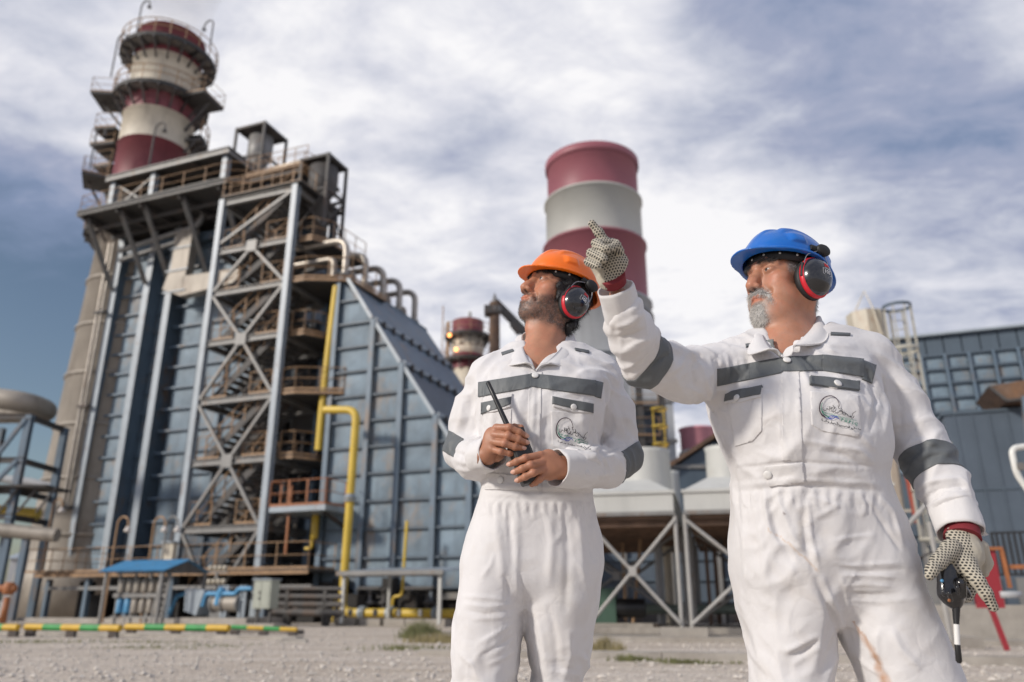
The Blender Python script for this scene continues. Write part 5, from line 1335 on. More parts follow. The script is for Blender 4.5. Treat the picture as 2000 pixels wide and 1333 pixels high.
def patch(V, F3, N, Q, poly, off, rim=.0):
    """piece of cloth lying on a surface inside a convex outline (given as seen from the front), lifted by off"""
    poly = np.array(poly, float); c = poly.mean(0)
    lo, hi = poly.min(0) - 12, poly.max(0) + 12
    ok = (Q[:, 0] > lo[0]) & (Q[:, 0] < hi[0]) & (Q[:, 1] > lo[1]) & (Q[:, 1] < hi[1]) & (N[:, 1] < .1)
    F = F3[ok[F3].all(1)]; u, inv = np.unique(F, return_inverse=True); F = inv.reshape(-1, 3); v, n_, q = V[u], N[u], Q[u]
    for i in range(len(poly)):
        a, b = poly[i], poly[(i + 1) % len(poly)]; d = (b - a) / np.linalg.norm(b - a); nn = np.array([-d[1], d[0]])
        if (c - a) @ nn < 0: nn = -nn
        s = (q - a) @ nn + 1e-4
        v, F, (n_, q) = clip(v, F, s, (n_, q))
        if not len(F): return None
    return finish_patch(v, F, n_, off, rim)
def finish_patch(v, F, n_, off, rim=.0):
    lab = np.arange(len(v))
    for _ in range(400):
        m = lab[F].min(1); new = lab.copy()
        for q_ in range(3): np.minimum.at(new, F[:, q_], m)
        new = new[new]
        if (new == lab).all(): break
        lab = new
    l_ = lab[F[:, 0]]; u_, c_ = np.unique(l_, return_counts=True); u_ = u_[c_ > .12 * len(F)]; F = F[l_ == min(u_, key=lambda q: v[F[l_ == q]][:, :, 1].mean())]; u, inv = np.unique(F, return_inverse=True); F = inv.reshape(-1, 3); v, n_ = v[u], n_[u]
    n_ = n_ / np.linalg.norm(n_, axis=1, keepdims=True); top = v + n_ * off
    E = np.concatenate([F[:, [0, 1]], F[:, [1, 2]], F[:, [2, 0]]]); key = np.sort(E, 1); _, ix, ct = np.unique(key[:, 0].astype(np.int64) * 10 ** 7 + key[:, 1], return_index=True, return_counts=True)
    B = E[ix[ct == 1]]; n0 = len(v); low = v - n_ * .001
    quads = np.concatenate([np.stack([B[:, 0], B[:, 0] + n0, B[:, 1] + n0], 1), np.stack([B[:, 0], B[:, 1] + n0, B[:, 1]], 1)])
    return np.concatenate([top, low]), np.concatenate([F, quads])
def tri(F): return np.concatenate([F[:, [0, 1, 2]], F[:, [0, 2, 3]]]) if F.shape[1] == 4 else F

def figmat(name, col=(1, 1, 1), rough=.6, attr=False, sss=0., bumps=(), spec=.5, coat=0., sheen=0., mixnoise=None):
    """bumps: (scale, strength, distance, stretch)"""
    m = bpy.data.materials.new(name); m.use_nodes = True; nt = m.node_tree; N, L = nt.nodes, nt.links; b = N['Principled BSDF']
    b.inputs['Roughness'].default_value = rough; b.inputs['Specular IOR Level'].default_value = spec; b.inputs['Base Color'].default_value = (*col, 1)
    if coat: b.inputs['Coat Weight'].default_value = coat; b.inputs['Coat Roughness'].default_value = .04
    if sheen: b.inputs['Sheen Weight'].default_value = sheen
    tc = N.new('ShaderNodeTexCoord'); src = None
    if attr:
        a = N.new('ShaderNodeAttribute'); a.attribute_name = 'tint'; src = a.outputs['Color']
    if mixnoise:
        sc, amt, c2 = mixnoise; n = N.new('ShaderNodeTexNoise'); n.inputs['Scale'].default_value = sc; n.inputs['Detail'].default_value = 6; n.inputs['Roughness'].default_value = .65
        L.new(tc.outputs['Object'], n.inputs[0]); r = N.new('ShaderNodeMapRange'); L.new(n.outputs[0], r.inputs[0]); r.inputs[1].default_value = .45; r.inputs[2].default_value = .75; r.inputs[4].default_value = amt
        x = N.new('ShaderNodeMix'); x.data_type = 'RGBA'; L.new(r.outputs[0], x.inputs[0]); x.inputs[7].default_value = (*c2, 1)
        if src is not None: L.new(src, x.inputs[6])
        else: x.inputs[6].default_value = (*col, 1)
        src = x.outputs[2]
    if src is not None: L.new(src, b.inputs['Base Color'])
    if sss: b.inputs['Subsurface Weight'].default_value = sss; b.inputs['Subsurface Radius'].default_value = (.012, .004, .002); b.inputs['Subsurface Scale'].default_value = 1.0
    prev = None
    for sc, st, di, stretch in bumps:
        mp = N.new('ShaderNodeMapping'); mp.inputs['Scale'].default_value = stretch; L.new(tc.outputs['Object'], mp.inputs[0])
        n = N.new('ShaderNodeTexNoise'); n.inputs['Scale'].default_value = sc; n.inputs['Detail'].default_value = 5; n.inputs['Roughness'].default_value = .6; n.inputs['Distortion'].default_value = .6; L.new(mp.outputs[0], n.inputs[0])
        bp = N.new('ShaderNodeBump'); bp.inputs['Strength'].default_value = st; bp.inputs['Distance'].default_value = di; L.new(n.outputs[0], bp.inputs['Height'])
        if prev is not None: L.new(prev, bp.inputs['Normal'])
        prev = bp.outputs[0]
    if prev is not None: L.new(prev, b.inputs['Normal'])
    return m
# ================================================================== people
def rotm(yaw, pitch, roll=0):
    return np.array(Matrix.Rotation(math.radians(-yaw), 3, 'Z') @ Matrix.Rotation(math.radians(-pitch), 3, 'X') @ Matrix.Rotation(math.radians(roll), 3, 'Y'))
def FP(D):
    def P(px, py, dy=0.):
        return np.array(W(px, py, D + dy))
    return P
def zcam(p): return p[1] * CP + (p[2] - CAM_H) * SP
def rpx(p, r): return r / FPX * zcam(p)
C_SKIN = np.array([.47, .235, .145]); 
M_skin = figmat('warm_skin', attr=True, rough=.48, sss=.12, bumps=[(260, .25, .0012, (1, 1, 1)), (900, .2, .0006, (1, 1, 1))], spec=.45)
M_cloth = figmat('white_cotton_drill', (.78, .765, .76), .82, bumps=[(60, .3, .0022, (1, 1, 1)), (1500, .2, .0009, (1, 1, 1))], sheen=.15, spec=.25, attr=True)
def crumple(m, sc, st, di, sc2, st2, di2):
    """fine creased-cotton relief: ridges plus faceted crumples"""
    nt = m.node_tree; N, L = nt.nodes, nt.links; b = N['Principled BSDF']; prev = b.inputs['Normal'].links[0].from_socket if b.inputs['Normal'].links else None
    tc = N.new('ShaderNodeTexCoord'); n1 = N.new('ShaderNodeTexNoise'); n1.noise_type = 'RIDGED_MULTIFRACTAL'; n1.inputs['Scale'].default_value = sc; n1.inputs['Detail'].default_value = 3; n1.inputs['Distortion'].default_value = .8; L.new(tc.outputs['Object'], n1.inputs[0])
    wn_ = N.new('ShaderNodeTexNoise'); wn_.inputs['Scale'].default_value = 9; L.new(tc.outputs['Object'], wn_.inputs[0])
    mx = N.new('ShaderNodeMix'); mx.data_type = 'VECTOR'; mx.inputs[0].default_value = .12; L.new(tc.outputs['Object'], mx.inputs[4]); L.new(wn_.outputs['Color'], mx.inputs[5])
    v = N.new('ShaderNodeTexVoronoi'); v.feature = 'DISTANCE_TO_EDGE'; v.inputs['Scale'].default_value = sc2; L.new(mx.outputs[1], v.inputs[0])
    cl = N.new('ShaderNodeMath'); cl.operation = 'MINIMUM'; cl.inputs[1].default_value = .22; L.new(v.outputs[0], cl.inputs[0])
    am = N.new('ShaderNodeTexNoise'); am.inputs['Scale'].default_value = 4.5; L.new(tc.outputs['Object'], am.inputs[0]); ar = N.new('ShaderNodeMapRange'); ar.inputs[1].default_value = .40; ar.inputs[2].default_value = .62; L.new(am.outputs[0], ar.inputs[0])
    ml = N.new('ShaderNodeMath'); ml.operation = 'MULTIPLY'; L.new(cl.outputs[0], ml.inputs[0]); L.new(ar.outputs[0], ml.inputs[1])
    for src, s_, d_ in ((n1.outputs[0], st, di), (ml.outputs[0], st2, di2)):
        bp = N.new('ShaderNodeBump'); bp.inputs['Strength'].default_value = s_; bp.inputs['Distance'].default_value = d_; L.new(src, bp.inputs['Height'])
        if prev is not None: L.new(prev, bp.inputs['Normal'])
        prev = bp.outputs[0]
    L.new(prev, b.inputs['Normal'])
crumple(M_cloth, 10, .35, .0022, 24, .35, .008)
M_seam = figmat('cotton_drill_pocket', (.68, .665, .66), .82, bumps=[(40, .35, .004, (1, 1, .8)), (1400, .12, .0008, (1, 1, 1))], sheen=.15, spec=.25)
crumple(M_seam, 11, .35, .002, 26, .3, .007)
M_tape = figmat('dark_grey_tape', (.12, .13, .135), .55, bumps=[(30, .5, .006, (1, 1, .6)), (1200, .15, .0006, (1, 1, 1))], spec=.4, mixnoise=(7, .25, (.14, .15, .155)))
M_button = figmat('white_snap_button', (.72, .71, .69), .4)
M_hair = figmat('black_wavy_hair', (.012, .010, .010), .5, bumps=[(120, .9, .004, (1, 1, 1))])
M_beard = figmat('grizzled_hair', attr=True, rough=.6)
M_nail = figmat('fingernail', (.62, .36, .27), .3)
M_radio = figmat('black_radio_plastic', (.014, .014, .015), .42, bumps=[(500, .1, .0005, (1, 1, 1))])
M_gloss = figmat('glossy_black_cup', (.012, .012, .014), .22, coat=.7, spec=.5)
M_cush = figmat('black_cushion', (.015, .015, .016), .6)
M_redring = figmat('red_ring_plastic', (.62, .02, .035), .35)
M_horange = figmat('orange_helmet_plastic', (.88, .17, .004), .33, coat=.18, spec=.5, mixnoise=(17, .38, (.62, .17, .05)), bumps=[(240, .12, .0006, (1, 1, 1))])
M_hblue = figmat('blue_helmet_plastic', (.003, .125, .50), .30, coat=.25, spec=.5, mixnoise=(17, .35, (.05, .19, .46)), bumps=[(240, .12, .0006, (1, 1, 1))])
M_wire = figmat('steel_wire', (.35, .35, .36), .3); M_wire.node_tree.nodes['Principled BSDF'].inputs['Metallic'].default_value = .9
M_eye = figmat('eyeball', attr=True, rough=.3)
M_maroon = figmat('maroon_knit_cuff', (.20, .018, .025), .8, bumps=[(400, .5, .002, (1, 1, .1))])
M_grey_shirt = figmat('grey_undershirt', (.19, .20, .19), .8)
M_boot = figmat('black_boot_leather', (.02, .018, .016), .45)
M_ink = {k: figmat(k + '_embroidery', c, .6) for k, c in (('black', (.02, .018, .02)), ('green', (.01, .20, .12)), ('blue', (.01, .05, .40)), ('plum', (.045, .02, .035)), ('red', (.65, .02, .02)), ('white', (.75, .75, .75)))}

def brows(HV, HN, ql, R, m, parent, org, col, seed):
    x, y, z = ql.T; k = np.exp(-(((z - .037 + .10 * np.clip(np.abs(x) - .030, 0, 1)) / .0042) ** 2)) * smooth01(np.abs(x), .008, .014) * (1 - smooth01(np.abs(x), .044, .054)) * (y < -.03)
    for s in (-1, 1): strands(HV, HN, k * (x * s > 0) + 1e-12, 420, .0085, .00026, R @ np.array([s * 1., .1, .15]), seed + s, 'eyebrow', m, parent, org, col, .22, .12)
def glove_mat():
    m = figmat('cotton_glove_with_dots', (.58, .53, .44), .85, bumps=[(300, .3, .001, (1, 1, 1))]); nt = m.node_tree; N, L = nt.nodes, nt.links; b = N['Principled BSDF']
    a = N.new('ShaderNodeAttribute'); a.attribute_name = 'tint'     # red, green: cloth coordinates in dot pitches; blue: dotted or plain
    sp = N.new('ShaderNodeSeparateColor'); L.new(a.outputs['Color'], sp.inputs[0])
    def mth(op, x, y=None):
        n = N.new('ShaderNodeMath'); n.operation = op
        for i, v in enumerate((x, y)):
            if v is None: continue
            if isinstance(v, float): n.inputs[i].default_value = v
            else: L.new(v, n.inputs[i])
        return n.outputs[0]
    u, v = sp.outputs[0], sp.outputs[1]
    def cell(du, dv):
        x = mth('SUBTRACT', mth('FRACT', mth('ADD', u, du)), .5); y = mth('SUBTRACT', mth('FRACT', mth('ADD', mth('DIVIDE', v, 1.732), dv)), .5); y = mth('MULTIPLY', y, 1.732)
        return mth('SQRT', mth('ADD', mth('MULTIPLY', x, x), mth('MULTIPLY', y, y)))
    d = mth('MINIMUM', cell(0., 0.), cell(.5, .5)); dot = mth('MULTIPLY', mth('LESS_THAN', d, .31), mth('GREATER_THAN', sp.outputs[2], .5))
    x = N.new('ShaderNodeMix'); x.data_type = 'RGBA'; L.new(dot, x.inputs[0]); x.inputs[6].default_value = (.46, .42, .34, 1); x.inputs[7].default_value = (.02, .02, .02, 1); L.new(x.outputs[2], b.inputs['Base Color'])
    return m
M_glove = glove_mat()

# ------------------------------------------------------------------ head
def build_head(F, c, R, o):
    Lw = lambda *p: c + R @ np.array(p, float)
    F.ell(Lw(0, .012, .045), (.073, .094, .082), R, .0)
    F.ell(Lw(0, -.030, -.012), (.062, .058, .082), R, .02)
    jw = o.get('jaw', 1.0)
    for s in (-1, 1):
        F.cone(Lw(.050 * s * jw, .012, -.048), Lw(.022 * s, -.062, -.088), .024, .019, .025)
        F.cone(Lw(.056 * s * jw, .018, -.005), Lw(.050 * s * jw, .012, -.048), .02, .022, .02)
        F.ell(Lw(.043 * s, -.055, -.008), (.023, .022, .019), R, .018)
        F.ell(Lw(.036 * s, -.058, -.045), (.022, .022, .024), R, .02)
    F.ell(Lw(0, -.076, -.090), (.022, .016, .018), R, .02)
    F.ell(Lw(0, -.070, -.056), (.034, .026, .028), R, .02)
    F.cone(Lw(0, -.02, -.085), Lw(0, .0, -.10), .035, .04, .02)
    F.chain([Lw(-.046, -.068, .030), Lw(-.026, -.084, .038), Lw(0, -.088, .034), Lw(.026, -.084, .038), Lw(.046, -.068, .030)], [.008, .010, .010, .010, .008], .012)
    n = o.get('nose', 1.0)
    for s in (-1, 1): F.ell(Lw(.031 * s, -.099, .013), (.018, .013, .011), R, .014, 'sub')
    for s in (-1, 1):                                                  # lids round the eye with a narrow opening
        F.ell(Lw(.031 * s, -.0755, .0140), (.0165, .0130, .0118), R, .006)
    F.chain([Lw(0, -.084, .026), Lw(0, -.091, .006), Lw(0, -.099 * n, -.014), Lw(0, -.104 * n, -.025)], [.0085, .0115, .0130, .0130], .010)
    F.ell(Lw(0, -.108 * n, -.0265), (.0125, .011, .0105), R, .006)
    F.ell(Lw(0, -.094, -.033), (.013, .014, .009), R, .008)
    for s in (-1, 1):
        F.ell(Lw(.0145 * s, -.096 * n, -.0310), (.0075, .012, .0078), R, .006)
        F.ell(Lw(.0075 * s, -.1040 * n, -.0400), (.0038, .0062, .0040), R, .002, 'sub')
    z0 = -.058; yl = -.0975
    F.chain([Lw(-.025, yl + .016, z0 - .002), Lw(-.011, yl + .002, z0 + .003), Lw(0, yl, z0 + .0015), Lw(.011, yl + .002, z0 + .003), Lw(.025, yl + .016, z0 - .002)], [.003, .0052, .0055, .0052, .003], .004)
    F.chain([Lw(-.023, yl + .016, z0 - .006), Lw(-.010, yl + .005, z0 - .0115), Lw(0, yl + .003, z0 - .012), Lw(.010, yl + .005, z0 - .0115), Lw(.023, yl + .016, z0 - .006)], [.003, .0062, .0065, .0062, .003], .004)
    gap = o.get('mouth', .0012)
    F.chain([Lw(-.022, yl + .008, z0 - .005), Lw(0, yl - .007, z0 - .0048), Lw(.022, yl + .008, z0 - .005)], [gap * .5, gap, gap * .5], .0015, 'sub')
    for s in (-1, 1):
        w = o.get('eye', .0036)
        F.ell(Lw(.0315 * s, -.0915, .0132), (.0125, .011, w), R, .0012, 'sub')
        F.ell(Lw(.078 * s, .016, -.002), (.007, .020, .031), R, .006)
        F.ell(Lw(.079 * s, .010, -.028), (.007, .008, .009), R, .004)
        F.chain([Lw(.017 * s, -.096, -.022), Lw(.034 * s, -.082, -.048), Lw(.036 * s, -.074, -.062)], [.002, .003, .002], .012, 'sub')
    return Lw
def head_tint(V, c, R, o):
    q = (V - c) @ R; x, y, z = q[:, 0], q[:, 1], q[:, 2]
    n1 = fbm(V * 45, 3, 5); n2 = vnoise(V * 420, 9); n3 = fbm(V * 130, 2, 12)
    col = np.tile(o['skin'], (len(V), 1)) * (0.86 + .28 * n1)[:, None]
    def blend(mask, c2): nonlocal col; col = col * (1 - mask[:, None]) + np.array(c2) * mask[:, None]
    face = y < .02
    blend(.45 * np.exp(-(((np.abs(x) - .042) / .02) ** 2 + ((z + .012) / .02) ** 2)) * face, o['skin'] * np.array([1.18, .80, .76]))
    blend(.5 * np.exp(-((x / .016) ** 2 + ((y + .105) / .02) ** 2 + ((z + .026) / .014) ** 2)), o['skin'] * np.array([1.15, .78, .74]))
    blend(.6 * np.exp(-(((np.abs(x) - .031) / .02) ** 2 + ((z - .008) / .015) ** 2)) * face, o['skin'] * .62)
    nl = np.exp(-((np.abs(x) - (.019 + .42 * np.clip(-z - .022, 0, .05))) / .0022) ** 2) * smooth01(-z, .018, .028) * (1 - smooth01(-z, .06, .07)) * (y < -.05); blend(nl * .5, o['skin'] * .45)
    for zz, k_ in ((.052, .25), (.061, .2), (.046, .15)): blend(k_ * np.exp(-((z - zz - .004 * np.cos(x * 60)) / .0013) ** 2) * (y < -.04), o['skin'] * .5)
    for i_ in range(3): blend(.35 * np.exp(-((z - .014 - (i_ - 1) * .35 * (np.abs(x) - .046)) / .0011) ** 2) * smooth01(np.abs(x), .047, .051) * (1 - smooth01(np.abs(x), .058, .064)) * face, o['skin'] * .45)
    blend(.30 * smooth01(vnoise(V * 170, 31), .62, .85), o['skin'] * .78); blend(.22 * smooth01(vnoise(V * 60, 33), .5, .8), o['skin'] * np.array([1.12, .86, .82]))
    lip = np.exp(-np.clip(np.abs(z + .0605) / .0105, 0, 9) ** 4) * np.exp(-(x / .021) ** 4) * (y < -.078)
    if o['beard'] is not None:
        kind = o['beard']
        if kind == 'stubble':
            line = -.018 - .42 * np.clip(-y - .03, 0, .06)
            jaw = smooth01(-z, -line - .0 + .0, -line + .022) * smooth01(-z, 0, .01) * (1 - smooth01(-z, .105, .14)) * smooth01(.055 - y, 0, .02)
            side = np.exp(-(((y - .0) / .018) ** 2)) * smooth01(np.abs(x), .045, .058) * smooth01(z, -.06, -.03) * (1 - smooth01(z, .03, .05))
            must = np.exp(-(((z + .047) / .0065) ** 2)) * np.exp(-(x / .027) ** 4) * (y < -.07)
            under = np.exp(-(((z + .080) / .008) ** 2)) * np.exp(-(x / .011) ** 2) * (y < -.06)
            mask = np.clip(np.maximum(np.maximum(jaw, side), np.maximum(must, under)), 0, 1) * (1 - lip)
            front = smooth01(-y, .05, .09) * smooth01(-z, .06, .08)
            g = (.05 + .20 * front * n2)[:, None] * np.array([1, .9, .85])
            mm = (mask * (.50 + .30 * smooth01(n3 + .4 * (n2 - .5), .3, .7)))[:, None]; col = col * (1 - mm) + g * mm
        else:
            must = np.exp(-(((z + .046) / .009) ** 2)) * np.exp(-(x / .030) ** 4) * (y < -.065)
            gt = smooth01(-z, .066, .076) * np.exp(-(x / .034) ** 4) * (1 - smooth01(-z, .12, .14)) * (y < -.03)
            fade = smooth01(-z, .02, .06) * smooth01(np.abs(x), .02, .05) * .10 * smooth01(n3, .4, .7)
            mm = (np.clip(np.maximum(must * .8, gt * .9) * (1 - lip) + fade * (z < -.03), 0, 1))[:, None]; col = col * (1 - mm) + np.array([.36, .32, .29]) * (.6 + .6 * n2)[:, None] * mm
    blend(lip * .75, o['skin'] * np.array([.98, .62, .58]))
    brow = np.exp(-(((z - .036 + .10 * np.clip(np.abs(x) - .030, 0, 1)) / .0062) ** 2)) * smooth01(np.abs(x), .007, .014) * (1 - smooth01(np.abs(x), .044, .056)) * (y < -.03)
    blend(np.clip(brow * 1.2, 0, 1) * o['brow'] * (.7 + .3 * n2), o['browcol'])
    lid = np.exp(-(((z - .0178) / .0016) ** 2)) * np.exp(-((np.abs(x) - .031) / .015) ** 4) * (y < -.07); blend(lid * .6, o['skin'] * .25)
    hl = smooth01(y, -.052, -.036) * smooth01(z, -.004, .022) + smooth01(y, .028, .045) * smooth01(z, -.09, -.06)
    blend(np.clip(hl, 0, 1) * .9, o['hair'])
    nost = np.exp(-(((np.abs(x) - .0075) / .0045) ** 2 + ((y + .104) / .007) ** 2 + ((z + .0400) / .0045) ** 2)); blend(np.clip(nost * 1.4, 0, 1), (.03, .012, .01))
    return np.clip(col, 0, 1)
def eyes(c, R, parent, org, look=(0, 0)):
    for s in (-1, 1):
        V = []; Fc = []; nlat, nlon = 18, 24
        for i in range(nlat + 1):
            for j in range(nlon):
                a, b = math.pi * i / nlat, 2 * math.pi * j / nlon; V.append((math.sin(a) * math.cos(b), -math.cos(a), math.sin(a) * math.sin(b)))
        for i in range(nlat):
            for j in range(nlon): Fc.append((i * nlon + j, i * nlon + (j + 1) % nlon, (i + 1) * nlon + (j + 1) % nlon, (i + 1) * nlon + j))
        V = np.array(V); ang = np.degrees(np.arccos(np.clip(-V[:, 1], -1, 1)))
        col = np.where((ang < 10)[:, None], (.005, .005, .005), np.where((ang < 28)[:, None], (.045, .02, .01), (.42, .36, .33)))
        Re = np.array(Matrix.Rotation(math.radians(-look[0]), 3, 'Z') @ Matrix.Rotation(math.radians(-look[1]), 3, 'X'))
        P_ = c + (V * .0118 @ Re.T + np.array([.031 * s, -.0762, .0138])) @ R.T
        rawmesh('eyeball', P_, Fc, M_eye, parent, org, color=col)
def strands(V, N, mask, n, ln, wd, down, seed, name, m, parent, org, colf, curl=.25, lift=.35):
    """short hairs as slim blades growing out of the skin"""
    rnd = np.random.RandomState(seed); p = mask / mask.sum(); ii = rnd.choice(len(V), n, p=p)
    b = V[ii] + rnd.normal(0, .0009, (n, 3)); nn = N[ii]; d = nn * lift + np.array(down) * (1 - lift) + rnd.normal(0, curl, (n, 3)); d -= nn * np.minimum((d * nn).sum(1), 0)[:, None] ; d += nn * .12
    d /= np.linalg.norm(d, axis=1, keepdims=True); L_ = ln * (.5 + rnd.rand(n))[:, None]; s = np.cross(d, np.array([0, 1., 0]) + rnd.normal(0, .3, (n, 3))); s /= np.linalg.norm(s, axis=1, keepdims=True); s *= wd
    mid = b + d * L_ * .55 + nn * .0006; d2 = d + rnd.normal(0, curl * .6, (n, 3)); tip = mid + d2 * L_ * .45
    VV = np.concatenate([b - s, b + s, mid + s * .8, mid - s * .8, tip]); k = np.arange(n)
    Fc = np.concatenate([np.stack([k, k + n, k + 2 * n], 1), np.stack([k, k + 2 * n, k + 3 * n], 1), np.stack([k + 3 * n, k + 2 * n, k + 4 * n], 1)])
    c = colf(rnd, n); o_ = rawmesh(name, VV, Fc, m, parent, org, color=np.tile(c, (5, 1))); o_['kind'] = 'stuff'; return o_

# ------------------------------------------------------------------ helmet and ear defenders
def helmet(c, R, m, parent, org, tilt, label_m, sc=1.0, up=.0):
    """safety helmet shell, built round the head in its own slightly tipped frame"""
    Rh = R @ np.array(Matrix.Rotation(math.radians(tilt), 3, 'X')); cc = c + R @ np.array([0, .010, .058 + up]); Lw = lambda *p: cc + Rh @ (np.array(p, float) * sc)
    pts = np.array([Lw(x, y, z) for x in (-.13, .13) for y in (-.20, .17) for z in (-.07, .13)])
    F = Field(pts.min(0) - .004, pts.max(0) + .004, .0019)
    def shell(X, Y, Z):
        X, Y, Z = X - cc[0], Y - cc[1], Z - cc[2]; x, y, z = [(Rh[0, i] * X + Rh[1, i] * Y + Rh[2, i] * Z) / sc for i in range(3)]
        a, b, hgt = .104, .132, .100
        rr = np.sqrt((x / a) ** 2 + (y / b) ** 2 + (np.maximum(z, 0) / hgt) ** 2 + (np.minimum(z, 0) / .6) ** 2)
        rid = .0075 * (np.exp(-(x / .022) ** 8)) * smooth01(z, .025, .05) * smooth01(y, -.125, -.085) + .0055 * np.exp(-((np.abs(x) - .054) / .012) ** 8) * smooth01(z, .02, .035) * smooth01(y, -.085, -.06)
        rid = rid + .0085 * np.exp(-((np.abs(y + .045) / .022) ** 6)) * np.exp(-(((z - .035) / .016) ** 6)) * smooth01(np.abs(x), .05, .07)
        d = (rr - 1) * .10 - rid
        zr = -.012 - .026 * smooth01(y, .0, .11) + .0 * x                 # lower edge, dipping at the back
        outer = np.maximum(d, zr - z)
        # rim lip and peak
        w = 1 + .07 * smooth01(y, -.02, -.0) ; rim = np.maximum(np.abs(z - zr - .003) - .0035, np.sqrt((x / (a + .010)) ** 2 + (y / (b + .012)) ** 2) * .115 - .115)
        py_ = np.clip(-(y + .03), 0, 1)
        zp = zr + .005 - .012 * smooth01(py_, .05, .16) + .55 * x * x * 0 - .9 * x * x * smooth01(py_, .02, .10)
        q = np.sqrt((x / .088) ** 2 + ((y + .055) / .120) ** 2)
        peak = np.maximum(np.abs(z - zp) - .0028, (q - 1) * .09); peak = np.maximum(peak, y + .03)
        k = .006
        def sm(u, v): h_ = np.maximum(k - np.abs(u - v), 0) / k; return np.minimum(u, v) - h_ * h_ * k * .25
        o_ = sm(sm(outer, rim), peak)
        inner = np.maximum((np.sqrt((x / (a - .005)) ** 2 + (y / (b - .005)) ** 2 + (np.maximum(z, 0) / (hgt - .005)) ** 2) - 1) * .10, -(z + .2))
        return np.maximum(o_, -inner) * sc
    F.func(shell, pts.min(0), pts.max(0))
    V, Q = F.mesh(); V = relax(V, Q, 2)
    h = rawmesh('helmet', V, Q, m, parent, org)
    # black headband inside
    n = 56; VV = []; 
    for i in range(n):
        a = 2 * math.pi * i / n
        for z, e in ((-.028, .0), (.002, .004), (.002, -.004), (-.028, -.004)): VV.append(Lw((.086 + e) * math.sin(a), -.006 - (.104 + e) * math.cos(a), z - .012 * (1 - math.cos(a)) * .4))
    Fc = [(4 * i + j, 4 * ((i + 1) % n) + j, 4 * ((i + 1) % n) + (j + 1) % 4, 4 * i + (j + 1) % 4) for i in range(n) for j in range(4)]
    rawmesh('headband', VV, Fc, M_cush, h, (0, 0, 0)).location = -Vector(org) if parent is not None else Vector()
    for a in (-.1, .35, .8, 1.25, 1.7, 2.1):
        p = Lw(.0895 * math.sin(a), -.006 - .1080 * math.cos(a), -.014); MB_ = MB().lathe([(0, -.0008), (.003, -.0008), (.003, .0008), (0, .0008)], (0, 0, 0), 10)
        d = Rh @ np.array([math.sin(a), -math.cos(a), 0]); rv_ = Vector(d).to_track_quat('Z', 'Y'); o_ = MB_.obj('stud', M_button, h); o_.rotation_mode = 'QUATERNION'; o_.rotation_quaternion = rv_; o_.location = Vector(p - np.array(org))
    return h, Lw
